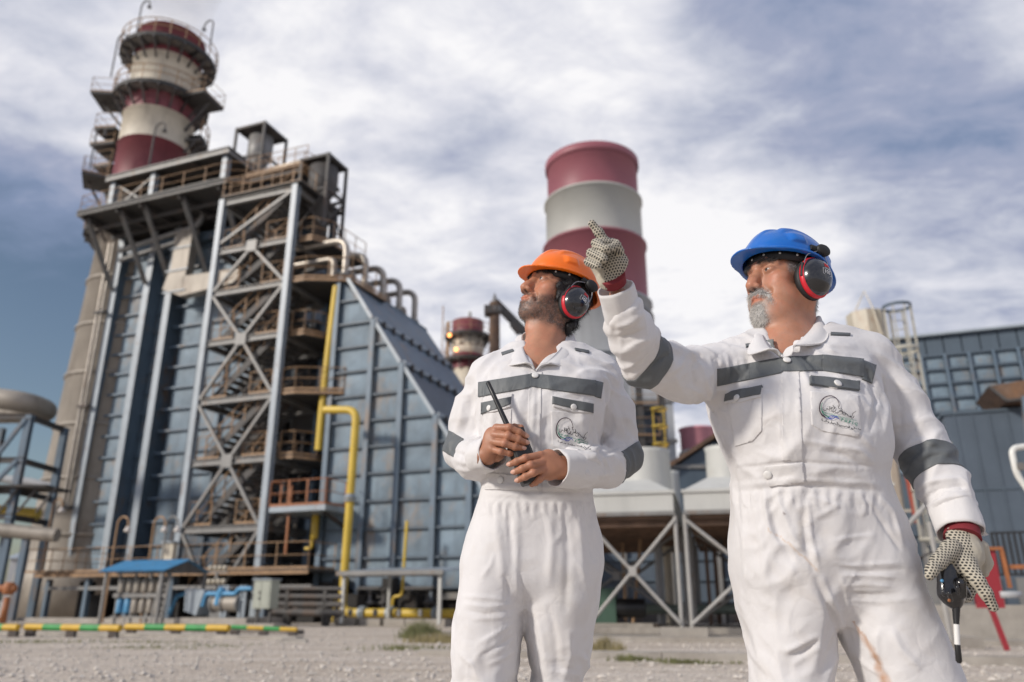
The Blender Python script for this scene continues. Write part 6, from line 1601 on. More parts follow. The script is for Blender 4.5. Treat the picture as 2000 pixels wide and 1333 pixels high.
def earmuff(c, R, s, parent, org, Hl, ax_deg=0, tilt=0, text=True, off=(.100, .018, -.008), wires=True, sz=1.0):
    """one ear defender: cup, cushion, red ring, wire arms and clip"""
    M4 = Matrix.Translation(Vector(c + R @ np.array([off[0] * s, off[1], off[2]]))) @ Matrix(R.tolist()).to_4x4() @ Matrix.Rotation(math.radians(90 * s), 4, 'Y') @ Matrix.Rotation(math.radians(tilt), 4, 'Z')
    T = lambda p: M4 @ Vector(p) - Vector(org)
    A, B = .046 * sz, .055 * sz    # local x is up-down after the turn, y front-back; z points outward
    def cup(prof, name, mt, par, ea=1.0):
        vs = []; n = 48
        for r, z in prof:
            for k in range(n): a = 2 * math.pi * k / n; vs.append(T((B * r * math.cos(a), A * r * math.sin(a), z * sz)))
        mb = MB(); mb.add(vs, [(i * n + k, (i + 1) * n + k, (i + 1) * n + (k + 1) % n, i * n + (k + 1) % n) for i in range(len(prof) - 1) for k in range(n)], True); return mb.obj(name, mt, par)
    root = cup([(.0, .031), (.25, .0305), (.5, .0275), (.70, .022), (.85, .0145), (.95, .005), (.985, -.001)][::-1], 'ear_defender_cup', M_gloss, parent)
    cup([(.97, -.012), (1.03, -.011), (1.05, -.005), (1.0, .0015), (.96, .002)], 'red_ring', M_redring, root)
    cup([(.80, -.034), (.96, -.032), (1.04, -.024), (1.02, -.0125), (.9, -.011)], 'cushion', M_cush, root)
    cup([(.985, -.001), (.985, -.013), (.8, -.02)], 'cup_base', M_cush, root)
    if wires:
        sg = -1 if s > 0 else 1
        # in this frame: x down for s=+1; clip above and behind the cup
        up = -1 if s > 0 else 1
        clipc = (up * .084 * sz, .018 * sz * 1, .006)
        for yy in (-1, 1):
            MB().tube(bend([T((up * .006, yy * A * .96, -.004)), T((up * .050, yy * A * .80, .004)), T((up * .072, .010 + yy * .014, .002)), T((clipc[0], clipc[1] + yy * .003, clipc[2] + .006))], .012, 5), .0013, 6).obj('wire_arm', M_wire, root)
            MB().tube([T((up * -.012, yy * A * .99, -.004)), T((up * .026, yy * A * .96, -.002))], .004, 8).obj('arm_pivot', M_cush, root)
        for dx, r in ((0, .019),):
            mb = MB(); n = 20; vs = []
            for z, rr in ((-.012, .8), (-.006, 1), (.004, 1), (.008, .8), (.009, 0)):
                for k in range(n): a = 2 * math.pi * k / n; vs.append(T((clipc[0] + r * rr * math.cos(a) * .8, clipc[1] + r * rr * math.sin(a) * 1.1, clipc[2] + z)))
            mb.add(vs, [(i * n + k, (i + 1) * n + k, (i + 1) * n + (k + 1) % n, i * n + (k + 1) % n) for i in range(4) for k in range(n)], True); mb.obj('helmet_clip', M_cush, root)
            MB().tube([T((clipc[0] + up * .0, clipc[1] - .034, clipc[2] - .008)), T((clipc[0], clipc[1], clipc[2] - .004))], .008, 8).obj('clip_arm', M_cush, root)
    if text:
        def txt(body, size, x, y, mt, nm, bold=0.):
            cu = bpy.data.curves.new('t', 'FONT'); cu.body = body; cu.size = size; cu.offset = bold; cu.align_x = 'CENTER'; cu.align_y = 'CENTER'; cu.resolution_u = 2
            o_ = bpy.data.objects.new('t', cu); me = o_.to_mesh(); vs = [v.co.copy() for v in me.vertices]; fs = [tuple(p.vertices) for p in me.polygons]; o_.to_mesh_clear(); bpy.data.objects.remove(o_)
            up = -1 if s > 0 else 1; out = []
            for v in vs:
                vx = v.y + y; hy = -(v.x + x) * (-1 if s > 0 else 1)
                rr = min(.97, math.sqrt((vx / B) ** 2 + (hy / A) ** 2)); zz = np.interp(rr, [0, .25, .5, .7, .85, .95, .985], [.031, .0305, .0275, .022, .0145, .005, -.001]) * sz
                out.append(T((up * vx, hy, zz + .0006)))
            MB().add(out, fs).obj(nm, mt, root)
        txt('3M', .0135, .006, .022, M_ink['red'], 'red_lettering', .0006)
        txt('OPTIME', .0052, .006, .0125, M_ink['white'], 'white_lettering', .0001)
        txt('105', .0135, .006, .003, M_ink['white'], 'white_numerals', .0004)
        fr = MB()
        for x0, x1, y0, y1 in ((-.008, .020, -.0050, -.0041), (-.008, .020, .0101, .0110), (-.0085, -.0076, -.0050, .0110), (.0198, .0207, -.0050, .0110)):
            up = -1 if s > 0 else 1; vs = []
            for x, y in ((x0, y0), (x1, y0), (x1, y1), (x0, y1)):
                hy = -x * (-1 if s > 0 else 1); rr = min(.97, math.sqrt((y / B) ** 2 + (hy / A) ** 2)); zz = np.interp(rr, [0, .25, .5, .7, .85, .95, .985], [.031, .0305, .0275, .022, .0145, .005, -.001]) * sz
                vs.append(T((up * y, hy, zz + .0008)))
            fr.add(vs, [(0, 1, 2, 3)])
        fr.obj('label_frame', M_ink['white'], root)
    return root

# ------------------------------------------------------------------ cloth
def cloth_displace(V, N, Q, seed, big=.006, med=.004, cot=()):
    """soft undulation plus sharp-edged creases; cot lists limb axes so that folds run round the limb"""
    w = fbm(V * 4, 2, seed + 3)[:, None] * 1.6; tent = lambda f, sd, ww: 1 - np.abs(2 * vnoise(V * np.array(f) + w * ww, sd) - 1)
    V = V + N * (big * 1.6 * (fbm(V * np.array([5, 5, 3]) + w, 2, seed) - .5))[:, None]
    amp = .35 + 1.0 * smooth01(fbm(V * 3.2, 2, seed + 9), .38, .62)
    sk = np.stack([V[:, 0] * 11 + V[:, 2] * 8, V[:, 1] * 11, V[:, 2] * 15 - V[:, 0] * 9], 1)
    d = med * 1.5 * (tent((8, 8, 5.5), seed + 7, 2.2) - .55) + med * .8 * (tent((17, 17, 12), seed + 17, 3) - .55) + med * .7 * ((1 - np.abs(2 * vnoise(sk + w * 2.5, seed + 23) - 1)) - .55) + med * .38 * (tent((36, 36, 28), seed + 29, 4) - .55)
    V = V + N * (d * amp)[:, None]
    for a, b, r0, freq, amp, skew in cot:
        a, b = np.array(a), np.array(b); d = b - a; L_ = np.linalg.norm(d); d = d / L_; t = (V - a) @ d; q = V - a - t[:, None] * d; rr = np.linalg.norm(q, axis=1)
        m = smooth01(t, -.03, .03) * (1 - smooth01(t, L_ - .02, L_ + .05)) * (1 - smooth01(rr, r0 * 1.25, r0 * 1.7))
        sd = np.cross(d, [0, 1., 0]); sd /= np.linalg.norm(sd); ph = t * freq + (q @ sd) / r0 * skew + 1.6 * fbm(V * 9, 2, seed + 41)
        f = 1 - np.abs(2 * (ph - np.floor(ph)) - 1)
        V = V + N * (amp * (f ** 2 - .35) * m * (.4 + .9 * fbm(V * 11, 2, seed + 43)))[:, None]
    return V
def cloth_tint(V, seed, extra=()):
    n = fbm(V * 6, 3, seed); n2 = fbm(V * 19, 3, seed + 5)
    c = np.array([.70, .685, .685]) * (1 - .07 * n)[:, None]; m = (.16 * smooth01(n2, .52, .74))[:, None]; c = c * (1 - m) + np.array([.56, .50, .43]) * m
    return c
def stamp(name, V, N, F3, Q, polys, mt, parent, org, off=.0012):
    """draw flat marks given as seen from the front on to a cloth surface"""
    from mathutils.bvhtree import BVHTree
    return None
class Surf:
    """front surface lookup so that marks and buttons sit on the cloth"""
    def __init__(self, V, F3, N, x0, x1, y0, y1):
        from mathutils.bvhtree import BVHTree
        Q = project(V); ok = (Q[:, 0] > x0) & (Q[:, 0] < x1) & (Q[:, 1] > y0) & (Q[:, 1] < y1) & (N[:, 1] < .3); F = F3[ok[F3].all(1)]
        u, inv = np.unique(F, return_inverse=True); self.t = BVHTree.FromPolygons([tuple(v) for v in V[u]], [tuple(f) for f in inv.reshape(-1, 3).tolist()])
    def hit(self, px, py, off=.0015):
        o = Vector((0, 0, CAM_H)); d = ray(px, py).normalized(); loc, nr, i, ds = self.t.ray_cast(o, d)
        if loc is None: return None
        if nr.dot(d) > 0: nr = -nr
        return loc + nr * off, nr
def cuff(a, b, r, parent, org, n=40, th=.004):
    """buttoned sleeve end: a slightly flared double tube with a rolled edge"""
    a, b = np.array(a), np.array(b); d = (b - a) / np.linalg.norm(b - a); u = np.cross(d, [0, 0, 1.]); u /= np.linalg.norm(u); w = np.cross(d, u); L_ = np.linalg.norm(b - a); V = []; rows = []
    for t, k in ((-.25, .90), (0, 1.0), (.08, 1.03), (.3, 1.0), (.6, 1.0), (.9, 1.0), (1.0, .985), (1.0, .92), (.6, .90), (.1, .88)): rows.append((t, k))
    for t, k in rows:
        for i in range(n):
            q = 2 * math.pi * i / n; rr = r * k * (1 + .035 * math.sin(3 * q + 5 * t) + .02 * math.sin(7 * q + 2)); V.append(a + d * L_ * t + (u * math.cos(q) + w * math.sin(q)) * rr)
    m = len(rows); return rawmesh('cuff', V, [(i * n + j, (i + 1) * n + j, (i + 1) * n + (j + 1) % n, i * n + (j + 1) % n) for i in range(m - 1) for j in range(n)], M_seam, parent, org)
def draw_marks(surf, polys, mt, name, parent, org, off=.0056):
    mb = MB()
    for vs, fs in polys:
        out = [surf.hit(x, y, off) for x, y in vs]
        ok = [f for f in fs if all(out[i] is not None for i in f)]
        mb.add([(o_[0] - Vector(org)) if o_ else (0, 0, 0) for o_ in out], ok)
    return mb.obj(name, mt, parent)
def brush(pts, w0, w1=None, seg=4):
    """stroke outline as quads, widths tapering from w0 to w1"""
    w1 = w0 if w1 is None else w1; P_ = []
    pts = [np.array(p, float) for p in pts]
    for a, b in zip(pts[:-1], pts[1:]):
        for k in range(seg): P_.append(a + (b - a) * k / seg)
    P_.append(pts[-1]); n = len(P_); vs = []
    for i, p in enumerate(P_):
        d = P_[min(i + 1, n - 1)] - P_[max(i - 1, 0)]; d = d / (np.linalg.norm(d) + 1e-9); q = np.array([-d[1], d[0]]); t = i / (n - 1)
        w = (w0 + (w1 - w0) * t) / 2; vs += [tuple(p + q * w), tuple(p - q * w)]
    return vs, [(2 * i, 2 * i + 1, 2 * i + 3, 2 * i + 2) for i in range(n - 1)]
def curve(pts, n=24):
    """smooth curve through points"""
    p = np.array([pts[0]] + list(pts) + [pts[-1]], float); out = []
    m = len(pts) - 1
    for i in range(m):
        for k in range(max(2, n // m)):
            t = k / max(2, n // m); a, b, c, d = p[i], p[i + 1], p[i + 2], p[i + 3]
            out.append(.5 * ((2 * b) + (c - a) * t + (2 * a - 5 * b + 4 * c - d) * t * t + (3 * b - a - 3 * c + d) * t ** 3))
    out.append(p[-2]); return out
def text_marks(body, size, fx, bold=0., font_res=1):
    cu = bpy.data.curves.new('t', 'FONT'); cu.body = body; cu.size = size; cu.offset = bold; cu.resolution_u = font_res
    o_ = bpy.data.objects.new('t', cu); me = o_.to_mesh(); vs = [fx(v.co.x, v.co.y) for v in me.vertices]; fs = [tuple(p.vertices) for p in me.polygons]
    w = max((v.co.x for v in me.vertices), default=0); o_.to_mesh_clear(); bpy.data.objects.remove(o_); return (vs, fs), w
def fit_text(body, p0, p1, hgt, bold=0.):
    """text running from p0 to p1 (picture-plane), capital height hgt"""
    _, w = text_marks(body, 1.0, lambda x, y: (x, y)); p0, p1 = np.array(p0, float), np.array(p1, float); d = (p1 - p0); L_ = np.linalg.norm(d); d = d / L_; u = np.array([d[1], -d[0]])
    return text_marks(body, 1.0, lambda x, y: tuple(p0 + d * (x / w * L_) + u * (y / .7 * hgt)), bold)[0]
def logo(surf, T, parent, org):
    """T maps emblem coordinates (0..1 across, 0..1 down) to the picture plane"""
    tp = lambda l: [T(*p) for p in l]; s = np.linalg.norm(np.array(T(1, 0)) - np.array(T(0, 0)))
    arc = curve([(.72, .36), (.71, .20), (.62, .06), (.46, .0), (.26, .07), (.10, .24), (.02, .46), (.02, .64), (.09, .78), (.20, .86)], 40)
    root = draw_marks(surf, [brush(tp(arc), s * .022, s * .052)], M_ink['plum'], 'embroidered_emblem', parent, org)
    draw_marks(surf, [brush(tp(curve([(.14, .30), (.08, .42), (.08, .58), (.14, .72), (.26, .80), (.36, .82)], 24)), s * .016, s * .04)], M_ink['green'], 'green_arc', root, (0, 0, 0)).location = -Vector(org)
    w1 = brush(tp(curve([(.17, .865), (.30, .87), (.42, .82), (.52, .76), (.62, .78), (.68, .83)], 24)), s * .012, s * .022)
    w2 = brush(tp(curve([(.34, .88), (.46, .88), (.54, .82), (.60, .755), (.66, .755)], 24)), s * .03, s * .014)
    w3 = brush(tp(curve([(.30, .86), (.36, .80), (.44, .755), (.54, .75)], 20)), s * .02, s * .02)
    draw_marks(surf, [w1, w2, w3], M_ink['blue'], 'blue_waves', root, (0, 0, 0)).location = -Vector(org)
    # hand-lettered top line, right to left
    L_ = []
    def st(*p, a=.017, b=.024): L_.append(brush(tp(curve(list(p), 10)), s * a, s * b, 1))
    st((.14, .46), (.13, .55), (.17, .60), (.24, .57), (.27, .49), (.30, .53), (.34, .53)); st((.38, .40), (.38, .53), (.35, .55)); st((.41, .42), (.46, .44), (.43, .50), (.36, .47)); st((.31, .42), (.32, .43), a=.02, b=.02)
    st((.50, .34), (.55, .37), (.52, .42), (.47, .45), (.45, .56), (.52, .60), (.56, .55)); st((.52, .40), (.58, .42), (.54, .48)); st((.55, .30), (.56, .31), a=.02, b=.02); st((.52, .50), (.53, .51), a=.018, b=.018)
    st((.60, .50), (.58, .58), (.64, .62), (.70, .56), (.74, .49), (.76, .55), (.79, .50), (.81, .56)); st((.68, .33), (.69, .40), (.72, .45)); st((.70, .36), (.71, .35), a=.018, b=.018); st((.77, .40), (.81, .46), (.78, .53)); st((.80, .62), (.82, .63), a=.016, b=.016)
    st((.83, .50), (.82, .60), (.87, .66), (.92, .60), (.88, .54), (.83, .56)); st((.92, .56), (.97, .60), (.99, .66)); st((.95, .50), (.96, .51), a=.016, b=.016)
    st((.98, .64), (1.05, .68), (1.12, .66), (1.14, .60)); st((1.13, .58), (1.22, .48), (1.30, .42), a=.018, b=.01); st((1.06, .62), (1.10, .72), (1.17, .70), (1.20, .62)); st((1.15, .56), (1.16, .58), a=.016, b=.016)
    draw_marks(surf, L_, M_ink['black'], 'script_lettering', root, (0, 0, 0)).location = -Vector(org)
    draw_marks(surf, [fit_text('Persian Gulf Petrochemical Industries Co.', T(.10, .68), T(1.30, .84), s * .05, .022), fit_text('P G P I C', T(.74, .88), T(1.28, .98), s * .085, .03)], M_ink['green'], 'green_lettering', root, (0, 0, 0)).location = -Vector(org)
    M2 = []
    lst = [((.08, .92), (.07, .97), (.09, 1.02)), ((.13, 1.0), (.17, 1.02), (.22, .99), (.26, 1.02)), ((.22, .95), (.225, .99)), ((.28, 1.0), (.33, 1.04), (.35, 1.0)), ((.40, 1.03), (.46, 1.07), (.52, 1.03), (.58, 1.07)), ((.44, .98), (.445, 1.04)), ((.60, .98), (.64, 1.03), (.61, 1.08)),
           ((.66, 1.05), (.70, 1.11), (.76, 1.06), (.80, 1.10)), ((.82, 1.07), (.87, 1.10), (.92, 1.07)), ((.94, 1.06), (1.0, 1.12), (1.06, 1.09)), ((1.02, 1.04), (1.03, 1.10)), ((1.09, 1.12), (1.14, 1.17), (1.2, 1.11)), ((1.16, 1.06), (1.22, 1.12), (1.28, 1.14)), ((1.3, 1.1), (1.36, 1.17), (1.40, 1.13))]
    for p in lst: M2.append(brush(tp(curve(list(p), 8)), s * .022, s * .022, 1))
    draw_marks(surf, M2, M_ink['black'], 'small_script_line', root, (0, 0, 0)).location = -Vector(org)
    return root
def snap(surf, px, py, r, parent, org):
    h = surf.hit(px, py, .0052)
    if h is None: return
    o_ = MB().lathe([(r, 0), (r, .0018), (r * .85, .0030), (r * .3, .0031), (0, .0031)], (0, 0, 0), 24).obj('snap_button', M_button, parent); o_.rotation_mode = 'QUATERNION'; o_.rotation_quaternion = h[1].to_track_quat('Z', 'Y'); o_.location = h[0] - Vector(org)
def sleeve_band(V, F3, N, a, b, t0, t1, r, off, name, mt, parent, org, side=None, skew=(0, 0, 0)):
    """a band of tape round a limb between two stations along its axis"""
    a, b = np.array(a), np.array(b); d = b - a; L_ = np.linalg.norm(d); d = d / L_
    q = V - a; t = q @ d / L_; rr = np.linalg.norm(q - (q @ d)[:, None] * d, axis=1); ok = (t > t0 - .25) & (t < t1 + .25) & (rr < r * 1.7)
    F = F3[ok[F3].all(1)]
    if not len(F): return None
    u, inv = np.unique(F, return_inverse=True); F = inv.reshape(-1, 3); v, n_ = V[u], N[u]; t = ((v - a) @ d / L_ + (v - a) @ np.array(skew))[:, None]
    v, F, (n_, t) = clip(v, F, t[:, 0] - t0, (n_, t)); v, F, (n_, t) = clip(v, F, t1 - t[:, 0], (n_, t))
    if side is not None: v, F, (n_, t) = clip(v, F, (v - np.array(side[0])) @ np.array(side[1]), (n_, t))
    V2, F2 = finish_patch(v, F, n_, off); return rawmesh(name, V2, F2, mt, parent, org)
def sheet(name, A, B, thick, mt, parent, org, n=24, arch=.0, m=8):
    """cloth leaf between two curves of 3-d points (same count), with thickness"""
    A = np.array(curve(A, n)); B = np.array(curve(B, n)); k = min(len(A), len(B)); A = A[np.linspace(0, len(A) - 1, k).astype(int)]; B = B[np.linspace(0, len(B) - 1, k).astype(int)]
    V = []
    for j in range(m + 1):
        t = j / m; row = A * (1 - t) + B * t; up = np.cross(B - A, np.gradient(A, axis=0)); up /= np.linalg.norm(up, axis=1, keepdims=True) + 1e-9; up = np.where(up[:, 1:2] > 0, -up, up); V.append(row + up * arch * math.sin(math.pi * min(1, t * 1.1)))
    V = np.concatenate(V); Q = np.array([(j * k + i, j * k + i + 1, (j + 1) * k + i + 1, (j + 1) * k + i) for j in range(m) for i in range(k - 1)]); N = vnormals(V, Q)
    if N[:, 1].mean() > 0: N = -N; Q = Q[:, ::-1]
    n0 = len(V); edge = [i for i in range(k)] + [(j + 1) * k + k - 1 for j in range(m)] + [m * k + i for i in range(k - 2, -1, -1)] + [j * k for j in range(m - 1, 0, -1)]
    rim = np.array([(edge[i], edge[(i + 1) % len(edge)], edge[(i + 1) % len(edge)] + n0, edge[i] + n0) for i in range(len(edge))])
    VV = np.concatenate([V + N * thick / 2, V - N * thick / 2]); QQ = np.concatenate([Q, Q[:, ::-1] + n0, rim]); return rawmesh(name, VV, QQ, mt, parent, org)

def boots(man, org, feet):
    for x, y in feet:
        Fb = Field((x - .08, y - .24, -.002), (x + .08, y + .12, .2), .006)
        Fb.cone((x, y + .03, .045), (x, y - .16, .04), .047, .043, .02, flat=((0, 0, 1), .95)); Fb.cone((x, y + .03, .05), (x, y + .03, .16), .048, .052, .03); Fb.box((x, y - .06, .012), (.05, .155, .012), None, .006, .006)
        v, q = Fb.mesh(); v[:, 2] = np.maximum(v[:, 2], .0); rawmesh('boot', v, q, M_boot, man, org)

# ------------------------------------------------------------------ man in the orange helmet
def man_orange():
    D = 2.10; P = FP(D); org = np.array([P(1035, 1100)[0], D, 0.])
    man = thing('person', 'younger man in white coverall and orange helmet, looking up, holding a radio in both hands', 'person', tuple(org))
    rot = lambda rows, dd: [(P((xl + xr) / 2, py)[2], P((xl + xr) / 2, py)[0], D + cy, (P(xr, py)[0] - P(xl, py)[0]) / 2, hd) for py, xl, xr, hd, cy in rows]
    # ---- coverall
    F = Field((-.29, D - .36, .06), (.42, D + .22, 1.52), .0042)
    F.loft(rot([(1188, 975, 1085, .085, .02), (1165, 940, 1130, .125, .02), (1135, 912, 1162, .148, .02), (1100, 901, 1178, .152, .02), (1050, 911, 1174, .150, .015), (1000, 926, 1163, .142, .005), (968, 936, 1158, .134, .0), (950, 941, 1158, .130, .0), (925, 940, 1163, .136, -.005), (880, 936, 1170, .145, -.01),
                (820, 932, 1180, .150, -.01), (770, 930, 1190, .145, 0), (740, 936, 1188, .130, .01), (718, 952, 1172, .110, .02), (700, 978, 1150, .085, .03), (686, 1000, 1132, .07, .035)], 0), 2.6)
    sl, sr = P(960, 742, .02), P(1166, 739, .02)
    F.cone(P(1022, 712, .02), sl, .062, .064, .05); F.cone(P(1105, 708, .02), sr, .062, .064, .05)
    zl = lambda py, xl, xr, hd, cy: (P((xl + xr) / 2, py)[2], P((xl + xr) / 2, py)[0], D + cy, (P(xr, py)[0] - P(xl, py)[0]) / 2, hd)
    LL = [zl(1333, 885, 1010, .105, .0), zl(1260, 887, 1016, .118, .0), zl(1200, 891, 1022, .135, .01), zl(1150, 897, 1032, .145, .015), zl(1100, 902, 1042, .15, .02), zl(1040, 918, 1044, .14, .02), zl(1005, 940, 1040, .10, .015)]
    LR = [zl(1333, 1044, 1140, .100, .03), zl(1290, 1035, 1150, .112, .025), zl(1225, 1024, 1160, .125, .02), zl(1180, 1018, 1171, .14, .02), zl(1110, 1004, 1178, .15, .02), zl(1045, 1012, 1170, .14, .02), zl(1005, 1030, 1150, .10, .015)]
    def down(rows, dx, x1):
        z0, cx, cy, a, b = rows[0]; return [(.10, x1, cy + .02, .085, .11), (.35, cx + (x1 - cx) * .5, cy + .01, .082, .095)] + rows
    F.loft(down(LL, 0, LL[0][1] - .02), 2.3, .022); F.loft(down(LR, 0, LR[0][1] + .02), 2.3, .022)
    # sleeves
    el, wl = P(905, 882, .03), P(968, 885, -.19)
    F.chain([sl, P(923, 810, .03), P(909, 880, .02)], [.062, .056, .053], .03); F.chain([el, P(925, 898, -.06), P(943, 893, -.14)], [.052, .049, .039], .02)
    er, wr = P(1216, 890, .02), P(1095, 914, -.20)
    F.chain([sr, P(1198, 810, .03), er], [.062, .055, .053], .03); F.chain([er, P(1185, 916, -.07), P(1140, 917, -.145), P(1125, 917, -.165)], [.052, .050, .046, .041], .02)
    # neck opening
    nk = P(1062, 668, .02); ap = P(1045, 724, -.12)
    cl_, cr_ = P(1021, 660, -.02), P(1106, 660, -.02)
    def vneck(X, Y, Z):
        x0, z0 = ap[0], ap[2]; t = (Z - z0); lx = x0 - t * (ap[0] - cl_[0]) / (cl_[2] - z0) * 1.0; rx = x0 + t * (cr_[0] - ap[0]) / (cr_[2] - z0) * .95
        return np.maximum(np.maximum(np.maximum((lx - X) * .75, (X - rx) * .75), Y - (D + .02)), -t)
    F.func(vneck, (ap[0] - .15, D - .25, ap[2] - .01), (ap[0] + .2, D + .05, 1.52), .004, 'sub')
    F.cone(P(1062, 730, .02), P(1066, 640, .02), .062, .068, .01, 'sub')
    V, Q = F.mesh(); V = relax(V, Q, 2); N = vnormals(V, Q)
    V = cloth_displace(V, N, None, 11, .0062, .0058, [(sl, el, .062, 14, .006, .5), (el, wl, .055, 22, .005, .4), (sr, er, .062, 14, .006, -.5), (er, wr, .056, 20, .006, .6)])
    N = vnormals(V, Q); px = project(V)
    S_ = [([(1045, 740), (1040, 850), (1036, 950)], 2.5, 2.2), ([(1052, 740), (1047, 850), (1043, 950)], 3, -2.0), ([(940, 956), (1040, 960), (1158, 962)], 4, -4), ([(940, 948), (1040, 952), (1158, 953)], 4, 3), ([(938, 972), (1040, 976), (1160, 978)], 4, -3),
          ([(965, 985), (975, 1060), (985, 1150)], 9, 5), ([(990, 985), (998, 1050), (1003, 1110)], 5, -5), ([(1010, 1000), (1008, 1100), (1014, 1200)], 7, 4), ([(1070, 985), (1078, 1060), (1072, 1150)], 8, 5), ([(1098, 985), (1110, 1080), (1105, 1200)], 8, -5), ([(1125, 985), (1135, 1060), (1140, 1150)], 8, 5),
          ([(1155, 995), (1150, 1050), (1162, 1100)], 6, -5), ([(1012, 1107), (1022, 1165), (1030, 1240)], 4, -4), ([(1004, 1020), (1003, 1100)], 3, 2.5), ([(905, 1180), (950, 1186), (1000, 1180)], 3, 3), ([(903, 1192), (950, 1200), (1006, 1190)], 3, -3), ([(900, 1165), (955, 1168), (1000, 1175)], 3.5, 3),
          ([(920, 1210), (960, 1208), (1000, 1205)], 3, 3), ([(930, 1260), (975, 1235), (1005, 1215)], 4, 3.5), ([(935, 1285), (975, 1262), (1008, 1240)], 4, -3.5), ([(950, 1300), (985, 1285), (1008, 1270)], 4, 3), ([(900, 1280), (925, 1300), (935, 1333)], 5, 4), ([(1070, 1180), (1085, 1250), (1090, 1333)], 8, -5), ([(1045, 1180), (1062, 1260), (1068, 1333)], 7, 4.5), ([(1110, 1230), (1115, 1280), (1100, 1333)], 6, 4),
          ([(940, 1130), (958, 1105), (966, 1080)], 4, 3), ([(984, 1120), (992, 1150), (990, 1180)], 5, -5), ([(1095, 1010), (1100, 1040), (1080, 1065)], 4, 3), ([(1120, 1090), (1140, 1120), (1150, 1170)], 5, 3), ([(955, 725), (945, 760), (940, 830), (943, 905)], 3, -5), ([(1178, 725), (1186, 790), (1180, 850), (1165, 905)], 3, -6),
          ([(1172, 745), (1176, 800), (1170, 850)], 6, 4), ([(1193, 770), (1205, 830), (1195, 870)], 6, 4), ([(1212, 790), (1225, 840), (1222, 875)], 5, -4), ([(1140, 900), (1170, 890), (1200, 893)], 6, 5), ([(1135, 915), (1165, 908), (1190, 915)], 5, -5), ([(1130, 925), (1165, 930), (1200, 925)], 6, 5), ([(1105, 905), (1125, 915), (1150, 925)], 5, 4),
          ([(1200, 850), (1180, 870), (1150, 885)], 5, 5), ([(1210, 868), (1190, 885), (1165, 895)], 4, -5), ([(905, 780), (900, 820), (890, 850)], 6, 4), ([(925, 760), (918, 810), (905, 850)], 6, -4), ([(885, 895), (905, 905), (935, 900)], 5, 4), ([(880, 880), (905, 890), (940, 884)], 4, -4), ([(890, 915), (915, 920), (945, 912)], 4, 4),
          ([(1020, 770), (1012, 820), (1010, 870)], 8, 3), ([(1075, 780), (1065, 840), (1070, 900)], 7, -3), ([(1098, 870), (1120, 885), (1140, 895)], 6, 4), ([(965, 800), (958, 850), (962, 880)], 6, 3), ([(1165, 800), (1155, 850), (1140, 880)], 6, -4), ([(1090, 700), (1120, 715), (1150, 728)], 5, 2.5), ([(975, 705), (960, 720), (950, 740)], 5, 2.5)]
    S_ += [([(945 + 9 * i, 979), (947 + 9 * i + 2 * math.sin(i), 1000 + 9 * (i % 3))], 2.4, 2.4 * (1 if i % 2 else -1)) for i in range(24)]
    V = strokes(V, N, px, S_); V = relax(V, Q, 1, .35); N = vnormals(V, Q); px = project(V); F3 = tri(Q)
    tint = cloth_tint(V, 3)
    d, t = seg_dist(px, [(1108, 1135), (1104, 1175)]); tint = tint * (1 - (.12 * np.exp(-(d / 18) ** 2))[:, None]) + np.array([.60, .53, .36]) * (.12 * np.exp(-(d / 18) ** 2))[:, None]
    cov = rawmesh('coverall', V, Q, M_cloth, man, org, color=tint)
    # chest tape, pocket flaps and pockets
    def pt(name, poly, off, mt, rim=0):
        r = patch(V, F3, N, px, poly, off)
        if r is not None: return rawmesh(name, r[0], r[1], mt, cov, org)
    pt('pocket', [(1076, 803), (1158, 808), (1156, 870), (1142, 880), (1090, 878), (1078, 868)], .0018, M_seam)
    pt('pocket', [(944, 806), (999, 800), (998, 860), (985, 868), (950, 870)], .0018, M_seam)
    pt('placket', [(1034, 729), (1059, 727), (1052, 952), (1026, 952)], .0016, M_seam)
    pt('chest_tape', [(935, 748), (1040, 731), (1036, 758), (935, 776)], .003, M_tape); pt('chest_tape', [(1036, 731), (1163, 744), (1161, 774), (1035, 756)], .0036, M_tape); pt('chest_tape', [(1163, 745), (1177, 748), (1173, 779), (1161, 775)], .003, M_tape)
    pt('pocket_flap', [(1078, 775), (1158, 785), (1156, 816), (1120, 806), (1082, 803)], .0045, M_seam); pt('pocket_flap', [(941, 779), (1001, 770), (998, 804), (965, 806), (946, 812)], .0045, M_seam)
    pt('flap_tape', [(1079, 776), (1157, 790), (1156, 808), (1079, 790)], .006, M_tape); pt('flap_tape', [(941, 788), (1000, 777), (999, 791), (941, 810)], .006, M_tape)
    pt('belt', [(950, 922), (1052, 934), (1050, 957), (948, 957)], .0035, M_seam); pt('belt', [(1060, 940), (1156, 945), (1156, 962), (1060, 960)], .0025, M_seam)
    pt('shoulder_tape', [(979, 690), (1002, 683), (1004, 687), (981, 695)], .003, M_tape); pt('shoulder_tape', [(1122, 681), (1150, 686), (1151, 691), (1124, 686)], .003, M_tape)
    sleeve_band(V, F3, N, sr, er, .84, 1.10, .062, .002, 'sleeve_tape', M_tape, cov, org, skew=(1.2, 0, 1.0))
    sleeve_band(V, F3, N, sl, el, .82, 1.06, .062, .002, 'sleeve_tape', M_tape, cov, org, side=(P(908, 880), (-1, 0, 0)), skew=(-1.0, 0, .8))
    for a, b, r in ((P(938, 893, -.145), P(962, 885, -.19), .043), (P(1143, 918, -.15), P(1086, 914, -.205), .047)): cuff(a, b, r, cov, org)
    sf = Surf(np.array(V), F3, N, 920, 1200, 700, 985)
    for x, y, r in ((1045, 736, .0090), (1119, 796, .0080), (958, 798, .0078), (980, 938, .0092)): snap(sf, x, y, r, cov, org)
    logo(sf, lambda u, v: (1083 + 47 * u + 4 * v, 814 + 50 * v + 7 * u), cov, org)
